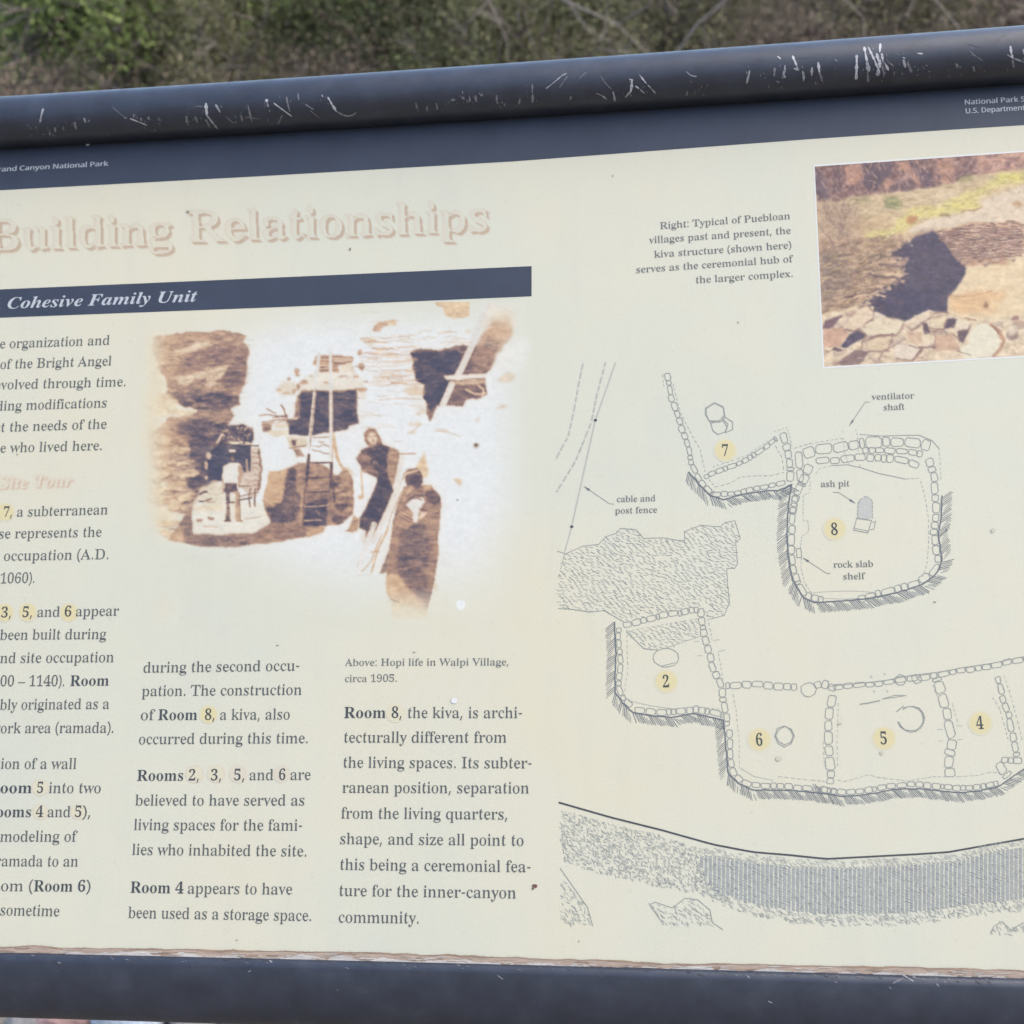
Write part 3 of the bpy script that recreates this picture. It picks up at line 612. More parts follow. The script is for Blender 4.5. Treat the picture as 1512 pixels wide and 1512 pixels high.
def make_ground():
    m, nt, b = new_mat('desert_soil')
    _, r1 = noise_ramp(nt, 1.6, [(.3, (.17, .145, .115)), (.55, (.24, .205, .165)), (.75, (.30, .26, .215))], detail=9)
    _, r2 = noise_ramp(nt, 46, [(.35, (.5,.48,.46)), (.7, (1, 1, 1))], detail=5)
    nt.links.new(mix_rgb(nt, .75, r1.outputs[0], r2.outputs[0], 'MULTIPLY'), b.inputs['Base Color'])
    b.inputs['Roughness'].default_value = .95
    nz, _ = noise_ramp(nt, 60, [(0, (0, 0, 0)), (1, (1, 1, 1))], detail=8)
    add_bump(nt, b, nz.outputs['Fac'], .8, .02)
    n = 90
    ax = [math.sinh(4.4 * (i / n * 2 - 1)) / math.sinh(4.4) * 160 for i in range(n + 1)]
    v = []; f = []
    for j in range(n + 1):
        for i in range(n + 1):
            x, y = ax[i], ax[j] + 2
            v.append((x, y, ground_z(x, y)))
    for j in range(n):
        for i in range(n):
            a = j * (n + 1) + i
            f.append((a, a + 1, a + n + 2, a + n + 1))
    me = bpy.data.meshes.new('ground'); me.from_pydata(v, [], f); me.update()
    tag(obj('ground', me, m, smooth=True), kind='structure')
make_ground()

def stone_mesh(name, r, seed, flat=.6):
    bm = bmesh.new(); bmesh.ops.create_icosphere(bm, subdivisions=3, radius=1)
    rr = np.random.default_rng(seed); ax = rr.normal(size=(9, 3)); ax /= np.linalg.norm(ax, axis=1)[:, None]; lim = rr.uniform(.62, .95, 9)
    for v in bm.verts:
        p = np.array(v.co)
        for a, l in zip(ax, lim):
            e = p @ a - l
            if e > 0: p = p - a * e * .92
        v.co = (p[0] * r * rr.uniform(.985, 1.015), p[1] * r * .8, p[2] * r * flat)
    me = bpy.data.meshes.new(name); bm.to_mesh(me); bm.free(); return me

def stone_mat(name, c):
    m, nt, b = new_mat(name); c = np.array(c)
    nz, r = noise_ramp(nt, 30, [(.3, c * .6), (.55, c), (.8, np.minimum(c * 1.45, .7))], detail=9)
    nt.links.new(r.outputs[0], b.inputs['Base Color']); b.inputs['Roughness'].default_value = .85
    add_bump(nt, b, nz.outputs['Fac'], .6, .01)
    return m
SM = {'pink': stone_mat('pink_sandstone', (.36, .22, .19)), 'blue': stone_mat('blue_grey_stone', (.28, .32, .36)),
      'grey': stone_mat('grey_schist', (.20, .19, .18)), 'tan': stone_mat('tan_sandstone', (.38, .30, .23))}

def gravel():
    pb = MB(); r = np.random.default_rng(3)
    base = []
    for s in range(4):
        me = stone_mesh('g', 1, 60 + s); bmv = [tuple(v.co) for v in me.vertices]; bf = [tuple(p.vertices) for p in me.polygons]
        # keep the pebbles light: the stone shape on a coarse sphere
        bm = bmesh.new(); bmesh.ops.create_icosphere(bm, subdivisions=1, radius=1)
        vs = [tuple(np.array(v.co) * r.uniform(.75, 1.1)) for v in bm.verts]; fs = [tuple(v.index for v in f.verts) for f in bm.faces]
        bm.free(); bpy.data.meshes.remove(me); base.append((vs, fs))
    for k in range(2600):
        x = r.uniform(-1.6, 1.2); y = r.uniform(-.9, 2.2) if k % 3 else r.uniform(-.1, .7)
        s = r.uniform(.004, .016) * (1.5 if r.random() < .1 else 1)
        vs, fs = base[k % 4]; a = r.uniform(0, 6.28); ca, sa = math.cos(a), math.sin(a)
        i = len(pb.v); z = ground_z(x, y)
        pb.v.extend([(x + s * (p[0] * ca - p[1] * sa), y + s * (p[0] * sa + p[1] * ca) * .85, z + s * .25 + s * p[2] * .6) for p in vs])
        mi = int(r.integers(0, 4))
        for f in fs: pb.f.append(tuple(i + q for q in f)); pb.m.append(mi)
    tag(obj('gravel', pb.mesh('gravel'), [SM['pink'], SM['blue'], SM['grey'], SM['tan']]), kind='stuff')
gravel()

def stone(x, y, r, kind, seed, label):
    me = stone_mesh('stone', r, seed)
    o = obj('stone', me, SM[kind], smooth=False)
    o.location = (x, y, ground_z(x, y) + r * .35); o.rotation_euler = (0, 0, seed * 1.3)
    tag(o, label, 'stone', 'stones on the ground below the panel')
for s in STONES: stone(*s)

# ------------------------------------------------------------------ brush on the slope
def leaf_mat(name, stops):
    m, nt, b = new_mat(name)
    _, r = noise_ramp(nt, 9, stops, detail=5)
    g = node(nt, 'ShaderNodeNewGeometry')
    rp = node(nt, 'ShaderNodeValToRGB'); rp.color_ramp.elements[0].color = (.95, .95, .88, 1); rp.color_ramp.elements[1].color = (1.95, 1.9, 1.65, 1)
    nt.links.new(g.outputs['Random Per Island'], rp.inputs['Fac'])
    nt.links.new(mix_rgb(nt, 1.0, r.outputs[0], rp.outputs[0], 'MULTIPLY'), b.inputs['Base Color'])
    b.inputs['Roughness'].default_value = .6; b.inputs['Specular IOR Level'].default_value = .25
    tr = node(nt, 'ShaderNodeBsdfTranslucent'); mx = node(nt, 'ShaderNodeMixShader'); mx.inputs[0].default_value = .35
    nt.links.new(r.outputs[0], tr.inputs['Color']); nt.links.new(b.outputs[0], mx.inputs[1]); nt.links.new(tr.outputs[0], mx.inputs[2])
    nt.links.new(mx.outputs[0], nt.nodes['Material Output'].inputs['Surface'])
    return m
LM = {'green': leaf_mat('green_leaves', [(.3, (.105, .150, .050)), (.6, (.155, .195, .075)), (.8, (.19, .215, .10))]),
      'olive': leaf_mat('olive_leaves', [(.3, (.105, .112, .065)), (.6, (.15, .152, .092)), (.8, (.20, .19, .125))]),
      'dark': leaf_mat('dark_leaves', [(.3, (.045, .058, .030)), (.6, (.075, .09, .045)), (.8, (.105, .115, .065))]),
      'brown': leaf_mat('dry_leaves', [(.3, (.14, .11, .09)), (.6, (.20, .165, .135)), (.8, (.25, .205, .17))])}
def bark(name, c):
    m, nt, b = new_mat(name); c = np.array(c)
    _, r = noise_ramp(nt, 40, [(.3, c * .6), (.7, c * 1.2)], detail=6, stretch=(1, 1, .2))
    nt.links.new(r.outputs[0], b.inputs['Base Color']); b.inputs['Roughness'].default_value = .9
    return m
BK = {'grey': bark('grey_bark', (.20, .175, .16)), 'pale': bark('pale_dead_wood', (.21, .185, .165)), 'brown': bark('brown_bark', (.10, .078, .065))}

def shrub_meshes(seed, R, H, leaves, size, clusters, spread):
    r = np.random.default_rng(seed)
    st = MB(); lf = MB(); tips = []
    for k in range(clusters):
        a = r.uniform(0, 6.28); el = r.uniform(.02, 1.5); q = r.uniform(.35, 1.0)
        tip = np.array([math.cos(a) * math.cos(el) * R * q, math.sin(a) * math.cos(el) * R * q, H * (.05 + .92 * math.sin(el) * q)])
        b0 = np.array([r.normal(0, .05), r.normal(0, .05), -.03])
        mid = b0 * .5 + tip * .5 + np.array([r.normal(0, .05), r.normal(0, .05), .08 * H])
        q1 = b0 * .75 + mid * .25 + r.normal(0, .02, 3)
        st.tube([b0, q1, mid, tip * .8 + mid * .2 + r.normal(0, .02, 3), tip], [.011, .010, .007, .004, .0018], 5)
        for t in range(4):
            e = tip * .85 + mid * .15 + r.normal(0, spread * .9, 3)
            st.tube([mid * .4 + tip * .6, (mid * .3 + tip * .7 + e) / 2 + r.normal(0, .015, 3), e], [.004, .0025, .001], 4)
            tips.append(e)
        tips.append(tip); tips.append(mid * .35 + tip * .65)
    tips = np.array(tips)
    n = leaves
    c = tips[r.integers(0, len(tips), n)] + r.normal(0, spread * .62, (n, 3))
    c[:, 2] = np.abs(c[:, 2]) + .01
    for p in c:
        d = r.normal(size=3); d[2] += .5; d /= np.linalg.norm(d)
        w = np.cross(d, r.normal(size=3)); w /= np.linalg.norm(w) + 1e-9
        L = size * r.uniform(.6, 1.4); W = L * r.uniform(.28, .5)
        up = np.cross(d, w) * L * .12
        i = len(lf.v)
        lf.v.extend([tuple(p - d * L * .5), tuple(p + w * W * .5 - up), tuple(p + d * L * .5), tuple(p - w * W * .5 - up)])
        lf.f.append((i, i + 1, i + 2, i + 3)); lf.m.append(0)
    return st.mesh('stems'), lf.mesh('foliage')
SHAPES = {'green': [shrub_meshes(11, .75, .80, 14000, .026, 60, .10), shrub_meshes(12, .70, .72, 13000, .024, 60, .10)],
          'olive': [shrub_meshes(21, .70, .72, 15000, .019, 60, .09), shrub_meshes(22, .62, .62, 13000, .019, 56, .085)],
          'dark': [shrub_meshes(31, .70, .75, 15000, .021, 60, .085)],
          'brown': [shrub_meshes(41, .60, .55, 7000, .016, 70, .10), shrub_meshes(42, .55, .48, 7500, .015, 66, .09)]}
BARKS = {'green': 'grey', 'olive': 'grey', 'dark': 'brown', 'brown': 'brown'}
def shrub(kind, var, x, y, s, rot, label, squash=1.0):
    e = bpy.data.objects.new({'green': 'leafy_shrub', 'olive': 'olive_shrub', 'dark': 'dark_shrub', 'brown': 'dry_shrub'}[kind], None)
    COL.objects.link(e); e.location = (x, y, ground_z(x, y) - .02); e.rotation_euler = (0, 0, rot); e.scale = (s, s, s * squash)
    tag(e, label, 'shrub', 'shrubs on the slope behind the panel')
    st, lf = SHAPES[kind][var % len(SHAPES[kind])]
    for nm, me, mt in (('stems', st, BK[BARKS[kind]]), ('foliage', lf, LM[kind])):
        if not me.materials: me.materials.append(mt)
        o = bpy.data.objects.new(nm, me); COL.objects.link(o); o.parent = e
for s in SHRUBS: shrub(*s)

def dead_branch(x, y, z, paths, r0, label):
    pb = MB()
    for p, k in paths:
        q = [np.array(v) for v in p]; n = len(q)
        pb.tube(q, [r0 * k * (1 - .75 * i / (n - 1)) for i in range(n)], 6)
    o = obj('dead_branch', pb.mesh('dead_branch'), BK['pale'], smooth=True); o.location = (x, y, z)
    tag(o, label, 'branch', 'pale dead branches among the shrubs')
for d in BRANCHES: dead_branch(*d)

# ------------------------------------------------------------------ the information panel
panel = bpy.data.objects.new('information_panel', None)
COL.objects.link(panel)
tag(panel, 'sloping cream interpretive sign with black tube frame, site plan and text', 'information panel')
def on_face(o):
    o.location = (0, 0, PANEL_Z); o.rotation_euler = (TILT, 0, 0); return o

XL, XR = -.515, .560
TOP_OUT = [(0, 142.5), (260, 125.8), (540, 107), (840, 87.5), (1100, 67.5), (1300, 52.5), (1512, 37.5)]
BOT_IN = [(0, 1405.5), (500, 1416.5), (1000, 1429.5), (1512, 1443.5)]
RR, ZC = .0205, .0075
def rail_axis(edge, sign):
    """axis of the round rail that just touches the sight lines through an edge measured in the photo"""
    out = []
    for x, y in resample(edge, 60):
        d = M_CP @ np.array([(x - 756) / FPX, -(y - 756) / FPX, -1.0]); q = d[1:] / np.hypot(*d[1:])
        n = np.array([-q[1], q[0]]); n = n if n[0] > 0 else -n
        yc = C_P[1] + (sign * RR - n[1] * (ZC - C_P[2])) / n[0]
        out.append((px2p([(x, y)])[0][0], yc))
    a = np.array(out)
    k = np.polyfit(a[:, 0], a[:, 1], 2)
    return k
KT = rail_axis(TOP_OUT, -1)
_b = px2p(resample(BOT_IN, 60)); KB = np.polyfit(_b[:, 0], _b[:, 1] - .0026, 2)
BA, BBZ, BZ0 = .0455, .023, -.0185       # the lower rail: a flattened half round whose flat side carries the board

def rail_metal():
    m, nt, b = new_mat('black_powder_coat')
    _, r = noise_ramp(nt, 38, [(.3, (.012, .015, .023)), (.55, (.019, .024, .036)), (.8, (.034, .039, .052))], detail=10, rough=.7)
    nt.links.new(r.outputs[0], b.inputs['Base Color'])
    nz, rr = noise_ramp(nt, 55, [(.3, (.36,) * 3), (.7, (.52,) * 3)], detail=8)
    nt.links.new(rr.outputs[0], b.inputs['Roughness'])
    b.inputs['Specular IOR Level'].default_value = .6
    n2, _ = noise_ramp(nt, 320, [(0, (0, 0, 0)), (1, (1, 1, 1))], detail=4)
    add_bump(nt, b, n2.outputs['Fac'], .12, .0006)
    return m
METAL = rail_metal()

def rail(name, k, prof=None):
    mb = MB(); seg = 44; xs = np.linspace(XL, XR, 40)
    for x in xs:
        y = np.polyval(k, x)
        for j in range(seg):
            w = 2 * math.pi * j / seg
            dy, dz = prof[j] if prof else (RR * math.cos(w), ZC + RR * math.sin(w))
            mb.v.append((x, y + dy, dz))
    for i in range(len(xs) - 1):
        for j in range(seg):
            a = i * seg
            mb.f.append((a + j, a + seg + j, a + seg + (j + 1) % seg, a + (j + 1) % seg)); mb.m.append(0)
    o = on_face(obj(name, mb.mesh(name), METAL, panel, smooth=True)); return o
top_rail = rail('top_rail', KT); 
prof = [(-BA * math.sin(math.pi * j / 39), BZ0 + BBZ * math.cos(math.pi * j / 39)) for j in range(40)] + [(.006, BZ0 - BBZ), (.009, BZ0 - BBZ * .6), (.009, BZ0 + .005), (.0015, BZ0 + BBZ - .0015)]
bottom_rail = rail('bottom_rail', KB, prof[::-1])
def side_rail(x):
    y0, y1 = np.polyval(KB, x) - .022, np.polyval(KT, x)
    bm = bmesh.new()
    for y in (y0, y1):
        bmesh.ops.create_uvsphere(bm, u_segments=28, v_segments=18, radius=RR, matrix=Matrix.Translation((x, y, ZC)))
    bmesh.ops.create_cone(bm, cap_ends=False, segments=36, radius1=RR - .0003, radius2=RR - .0003, depth=y1 - y0,
                          matrix=Matrix.Translation((x, (y0 + y1) / 2, ZC)) @ Matrix.Rotation(math.pi / 2, 4, 'X'))
    me = bpy.data.meshes.new('side_rail'); bm.to_mesh(me); bm.free()
    on_face(obj('side_rail', me, METAL, panel, smooth=True))
side_rail(XL); side_rail(XR)
# two legs that carry the frame, with a bracket under the board
for x in (-.36, .40):
    mb = MB()
    yb = -.16 * math.cos(TILT); zt = PANEL_Z - .16 * math.sin(TILT)
    yt = .16 * math.cos(TILT); z2 = PANEL_Z + .16 * math.sin(TILT)
    s = .0225
    cy = .10
    top = PANEL_Z + cy - .055
    mb.box((x - s, cy - s, -.1), (x + s, cy + s, top))
    on = [(x - .018, yb + .028, zt - .028), (x + .018, yb + .028, zt - .028), (x + .018, yt + .028, z2 - .028), (x - .018, yt + .028, z2 - .028)]
    lo = [(p[0], p[1] + .022, p[2] - .022) for p in on]
    mb.face(on); mb.face(lo[::-1])
    for i in range(4):
        j = (i + 1) % 4; mb.face([on[j], on[i], lo[i], lo[j]])
    obj('leg', mb.mesh('leg'), METAL, panel)

# ---- board
def board_mat(name='cream_laminate', printed=False):
    m, nt, b = new_mat(name)
    c1, c2, c3 = [np.array(ink(c)[:3]) for c in ((224, 223, 208), (216, 220, 209), (229, 223, 200))]
    _, r1 = noise_ramp(nt, 3.2, [(.3, c2), (.5, c1), (.72, c3)], detail=5)
    _, r2 = noise_ramp(nt, 700, [(.25, (.945, .945, .945)), (.75, (1.03, 1.03, 1.03))], detail=3)
    col = mix_rgb(nt, 1.0, r1.outputs[0], r2.outputs[0], 'MULTIPLY')
    # a dusty film, water runs and rubbed, grimy patches
    _, r4 = noise_ramp(nt, 22, [(.50, (0, 0, 0)), (.75, (.20, .20, .20))], detail=8, rough=.75, stretch=(2.2, .35, 1))
    col = mix_rgb(nt, r4.outputs[0], col, ink((203, 203, 196)))
    _, r5 = noise_ramp(nt, 130, [(.64, (0, 0, 0)), (.74, (.30, .30, .30))], detail=3)
    col = mix_rgb(nt, r5.outputs[0], col, ink((200, 196, 184)))
    nz, r3 = noise_ramp(nt, 14, [(.60, (0, 0, 0)), (.82, (.22, .22, .22))], detail=9, rough=.7)
    col = mix_rgb(nt, r3.outputs[0], col, ink((205, 196, 178)))
    if printed:
        at = node(nt, 'ShaderNodeAttribute', attribute_name='print')
        col = mix_rgb(nt, at.outputs['Alpha'], col, at.outputs['Color'])
    nt.links.new(col, b.inputs['Base Color'])
    n2, rr = noise_ramp(nt, 9, [(.3, (.42,) * 3), (.7, (.58,) * 3)], detail=8)
    nt.links.new(rr.outputs[0], b.inputs['Roughness'])
    b.inputs['Specular IOR Level'].default_value = .35
    n3, _ = noise_ramp(nt, 260, [(0, (0, 0, 0)), (1, (1, 1, 1))], detail=4)
    add_bump(nt, b, n3.outputs['Fac'], .06, .0004)
    return m
BOARD = board_mat()
mb = MB(); mb.box((XL + .006, -.328, -.004), (XR - .006, .330, 0))
board = on_face(obj('panel_board', mb.mesh('panel_board'), BOARD, panel))

def slate_mat(name, c, var=.10):
    m, nt, b = new_mat(name); c = np.array(ink(c)[:3])
    _, r1 = noise_ramp(nt, 26, [(.3, c * (1 - var)), (.7, c * (1 + var))], detail=8)
    _, r2 = noise_ramp(nt, 800, [(.3, (.9, .9, .9)), (.7, (1.1, 1.1, 1.1))], detail=2)
    nt.links.new(mix_rgb(nt, 1.0, r1.outputs[0], r2.outputs[0], 'MULTIPLY'), b.inputs['Base Color'])
    b.inputs['Roughness'].default_value = .5; b.inputs['Specular IOR Level'].default_value = .3
    return m
SLATE = slate_mat('slate_blue_ink', (64, 72, 90))
INK = {'body': flat_ink('body_text_ink', (92, 98, 101)), 'bold': flat_ink('bold_text_ink', (74, 80, 88)), 'upper': flat_ink('worn_text_ink', (98, 104, 106)),
       'caption': flat_ink('caption_ink', (112, 117, 119)), 'white': flat_ink('white_ink', (198, 204, 216)), 'line': flat_ink('plan_line_ink', (156, 161, 160)),
       'faint': flat_ink('faint_plan_ink', (190, 193, 188)), 'dark': flat_ink('plan_dark_ink', (112, 118, 130)), 'fill': flat_ink('plan_grey_fill', (198, 199, 197)),
       'black': flat_ink('plan_heavy_ink', (78, 82, 90)), 'yellow': flat_ink('yellow_marker_ink', (226, 216, 174), .03), 'pale': flat_ink('pale_marker_ink', (224, 219, 196), .03),
       'bluefill': flat_ink('plan_band_ink', (173, 178, 180)), 'peach': flat_ink('faded_marker_ink', (221, 214, 198), .03)}

Z1, Z2, Z3 = .00012, .00024, .00036
# ---- header band
pb = Print()
edge = px2p([(0, 281), (380, 260.5), (756, 238.5), (1200, 205.2), (1400, 191.8), (1512, 184.8)])
e0 = edge[0] + (edge[1] - edge[0]) / (edge[1][0] - edge[0][0]) * (XL + .006 - edge[0][0])
e1 = edge[-1] + (edge[-1] - edge[-2]) / (edge[-1][0] - edge[-2][0]) * (XR - .006 - edge[-1][0])
pts = [e0] + list(edge) + [e1]
for a, b in zip(pts[:-1], pts[1:]):
    pb.face([(a[0], a[1], Z1), (b[0], b[1], Z1), (b[0], .329, Z1), (a[0], .329, Z1)])
obj('header_band', pb.mesh('header_band'), SLATE, board)
pb = Print()
for dx, zz in ((0, 0), (.55, .00004)):
  set_line(pb, [('S', 'Canyon National Park')], 28.4 + dx, 252, 159.4 + dx, 244.9, .0041, [('S', 'Grand ')], z=Z2 + zz)
  set_line(pb, [('S', 'National Park')], 1423.7 + dx, 154.8, 1503.3 + dx, 150.4, .0040, None, [('S', ' Service')], z=Z2 + zz)
  set_line(pb, [('S', 'U.S. Depart')], 1425.2 + dx, 167.8, 1485 + dx, 164.3, .0040, None, [('S', 'ment of the Interior')], z=Z2 + zz)
obj('header_lettering', pb.mesh('header_lettering'), INK['white'], board)
# ---- subtitle bar
pb = Print()
pb.area([(-180, 437), (0, 427.4), (400, 410.2), (785, 393), (785, 437.5), (400, 454), (0, 469.2), (-180, 478)], Z1)
obj('subtitle_bar', pb.mesh('subtitle_bar'), SLATE, board)
pb = Print()
set_line(pb, [('I', 'Cohesive Family Unit')], 10.6, 456, 290.5, 445.3, .0098, [('I', 'A ')], z=Z2)
obj('subtitle_lettering', pb.mesh('subtitle_lettering'), INK['white'], board)

# ---- body text
CAP = .0083
def R(t): return [('R', t)]
def Bd(t): return [('B', t)]
def column(name, rows, mats, cap=CAP):
    pb = Print()
    for row in rows:
        runs, x0, y0, x1, y1 = row[:5]
        pre = row[5] if len(row) > 5 else None
        set_line(pb, runs, x0, y0, x1, y1, cap, pre, None, Z2, 1 if runs[0][0] == 'B' else 0)
    obj(name, pb.mesh(name), mats, board)
column('text_column', [
    (R('organization and'), 13.9, 514, 162, 509, R('the ')), (R('of the Bright Angel'), 0, 544.8, 164.7, 539.5),
    (R('volved through time.'), 1.3, 575, 186.5, 570.2, R('e')), (R('ing modifications'), 5.2, 606.2, 158, 601.4, R('includ')),
    (R('the needs of the'), 13.9, 637.4, 157.4, 632.8, R('reflect ')), (R('who lived here.'), 15.2, 668, 151.5, 664.5, R('people ')),
    (Bd('7,'), 4.6, 763.2, 19, 762.8, Bd('Room ')), (R('a subterranean'), 24.5, 763, 159.4, 759.4),
    (R('represents the'), 21.8, 794.8, 150, 792.4, R('house ')), (R('occupation (A.D.'), 5.3, 827.9, 161.4, 825.5, R('first ')),
    (R('1060).'), 0, 861.5, 52, 860.5)], [INK['upper'], INK['bold']])
column('text_column', [
    (Bd('3,'), 1.3, 911.7, 17.4, 911.7), (Bd('5,'), 32.4, 911.2, 48.5, 911.2), (R('and'), 54.5, 911, 88.4, 910.5), (Bd('6'), 94.6, 910.5, 105.8, 910.2),
    (R('appear'), 111.4, 910, 175.3, 909), (R('been built during'), 0, 944.8, 156.7, 943.5), (R('nd site occupation'), 0, 979, 168.3, 977.6, R('seco')),
    (R('00 – 1140).'), 0, 1013.3, 95.9, 1013, R('11')), (Bd('Room'), 103.2, 1012.8, 161, 1012.2), (R('bly originated as a'), 0, 1048, 161.4, 1046.7, R('proba')),
    (R('ork area (ramada).'), .7, 1082.5, 168.7, 1082, R('w')), (R('ion of a wall'), 1, 1135.2, 113, 1135.2, R('The addit')),
    (Bd('oom'), 0, 1170.9, 47.2, 1170.9, Bd('R')), (Bd('5'), 54, 1170.9, 64.5, 1170.9), (R('into two'), 71.8, 1170.9, 149.2, 1171),
    (Bd('oms'), 6, 1206.4, 46.6, 1206.4, Bd('Ro')), (Bd('4'), 52.6, 1206.4, 64, 1206.4), (R('and'), 69.8, 1206.4, 104.2, 1206.4), (Bd('5'), 110, 1206.4, 121, 1206.4), (R('),'), 121.5, 1206.4, 135.3, 1206.4),
    (R('modeling of'), 0, 1242.7, 112, 1242.7, R('re')), (R('amada to an'), 2, 1279, 115.5, 1279.5, R('r')),
    (R('om ('), 1, 1315.7, 48.6, 1316, R('ro')), (Bd('Room 6'), 49.6, 1316, 126.4, 1316.5), (R(')'), 127, 1316.5, 134, 1316.5), (R('sometime'), 0, 1351.4, 87.7, 1353)],
    [INK['body'], INK['bold']])
column('text_column', [
    (R('during the second occu-'), 211.3, 993.3, 442.9, 990.2), (R('pation. The construction'), 209.4, 1027.9, 445.9, 1025.9), (R('of'), 207.4, 1063.2, 226.6, 1063.2),
    (Bd('Room'), 233.2, 1063.2, 291.5, 1063), (Bd('8,'), 302, 1063, 318, 1063), (R('a kiva, also'), 324.4, 1062.8, 428.4, 1062.2),
    (R('occurred during this time.'), 204.8, 1098.9, 455.8, 1097.3), (Bd('Rooms'), 202.2, 1152.9, 271.3, 1152.6), (Bd('2,'), 278.2, 1152.5, 295, 1152.4), (Bd('3,'), 311, 1152.4, 327.8, 1152.3),
    (Bd('5,'), 345, 1152.2, 362.1, 1152), (R('and'), 368, 1152, 403.8, 1151.8), (Bd('6'), 411.2, 1151.8, 422, 1151.7), (R('are'), 428.4, 1151.6, 458.8, 1151.5),
    (R('believed to have served as'), 199.8, 1189.4, 450.2, 1189.4), (R('living spaces for the fami-'), 197.5, 1225.5, 446.9, 1226.5),
    (R('lies who inhabited the site.'), 194.9, 1262.2, 453.8, 1264.6), (Bd('Room 4'), 192.3, 1318, 271.3, 1319.3), (R('appears to have'), 276.8, 1319.4, 431.6, 1320.9),
    (R('been used as a storage space.'), 189.5, 1355.4, 460.8, 1360)], [INK['body'], INK['bold']])
column('text_column', [
    (Bd('Room'), 507.9, 1060.1, 569.9, 1060.1), (Bd('8,'), 577.8, 1060.1, 594.3, 1060.1), (R('the kiva, is archi-'), 601.7, 1060.1, 771.6, 1060.3), (R('tecturally different from'), 507.5, 1096.5, 748.4, 1096.5),
    (R('the living spaces. Its subter-'), 506.5, 1133.5, 785.8, 1134.6), (R('ranean position, separation'), 505.4, 1170.6, 781.6, 1171.5),
    (R('from the living quarters,'), 503.7, 1208.5, 750.5, 1210.2), (R('shape, and size all point to'), 501.8, 1246.2, 773.8, 1249), (R('this being a ceremonial fea-'), 501.8, 1284.3, 784.3, 1288),
    (R('ture for the inner-canyon'), 500.5, 1322.8, 762.5, 1326.6), (R('community.'), 499.7, 1362.2, 619.7, 1363.5)], [INK['body'], INK['bold']])
column('caption_lettering', [(R('Above: Hopi life in Walpi Village,'), 510, 983.3, 752, 982.5), (R('circa 1905.'), 509.2, 1007, 586.9, 1006.5)], [INK['caption'], INK['bold']], .0055)
column('caption_lettering', [
    (R('Right: Typical of Puebloan'), 974.6, 338.5, 1167.2, 323.5), (R('villages past and present, the'), 958.9, 359.6, 1167.8, 345), (R('kiva structure (shown here)'), 966.3, 380.6, 1169, 366.7),
    (R('serves as the ceremonial hub of'), 939.4, 403.3, 1170, 387), (R('the larger complex.'), 1027.4, 418.5, 1171.5, 408.7)], [INK['caption'], INK['bold']], .0058)

# ---- yellow markers behind the room numbers
def marker(name, x, y, r, m0, m1):
    pb = Print()
    for f, z, mi in ((1.0, .00006, 0), (.84, .00009, 1)):
        t = np.linspace(0, 2 * np.pi, 33)[:-1]
        pb.poly(np.stack([x + r * f * np.cos(t), y + r * f * np.sin(t)], 1)[::-1], z, mi)
    return obj(name, pb.mesh(name), [m0, m1], board)
for x, y, r in [(8, 756, 14.5), (6.6, 904.5, 14.5), (41, 904, 14.5), (102, 904.5, 14.5), (308, 1054.8, 14.3), (583.7, 1053, 14)]: marker('text_marker', x, y, r, INK['pale'], INK['yellow'])
for x, y, r in [(287, 1143, 14), (319, 1143, 13.5), (351.6, 1143, 13.5), (416, 1143, 13), (59.5, 1163, 13), (59.5, 1199, 12), (116, 1199, 12)]: marker('text_marker', x, y, r, INK['peach'], INK['pale'])
for ch, x, y, h, r in (('7', 1071, 664.8, 17.5, 17.5), ('8', 1232.5, 781, 18, 18), ('2', 983.8, 1006, 18, 18.3), ('6', 1121.5, 1092, 18.5, 18.5), ('5', 1305.5, 1090, 18.5, 18.7), ('4', 1447.5, 1067.5, 18.5, 18.5)):
    marker('plan_marker', x, y, r, INK['pale'], INK['yellow'])
    pb = Print(); set_line(pb, Bd(ch), x - h * .29, y + h * .5, x + h * .29, y + h * .48, .0088, z=Z2)
    obj('plan_numeral', pb.mesh('plan_numeral'), INK['bold'], board)
for rows in ([('ventilator', 1287.4, 590.6, 1350, 588.3), ('shaft', 1304.8, 606, 1335.9, 604.8)], [('cable and', 910.7, 741.5, 968, 740), ('post fence', 908.3, 758.5, 970.5, 757)],
             [('ash pit', 1212, 719.2, 1254.4, 718.3)], [('rock slab', 1230.9, 838.3, 1289.7, 837), ('shelf', 1245, 855.8, 1276.5, 855)]):
    pb = Print()
    for t, x0, y0, x1, y1 in rows: set_line(pb, R(t), x0, y0, x1, y1, .0049, z=Z2)
    obj('plan_lettering', pb.mesh('plan_lettering'), INK['caption'], board)

# ------------------------------------------------------------------ the site plan
plan = Print()
LINE, FAINT, DARK, FILL, BLACK, BAND = range(6)
def T(ox, oy, s): return lambda pts: [(ox + x / s, oy + y / s) for x, y in pts]
m1, m2, m3, m4, m5, m6, m7 = T(960, 530, 5.4), T(1140, 560, 4.3207), T(810, 520, 3.78), T(880, 870, 4.2), T(1200, 960, 4.846), T(810, 1170, 4.32), T(1160, 1200, 4.2955)

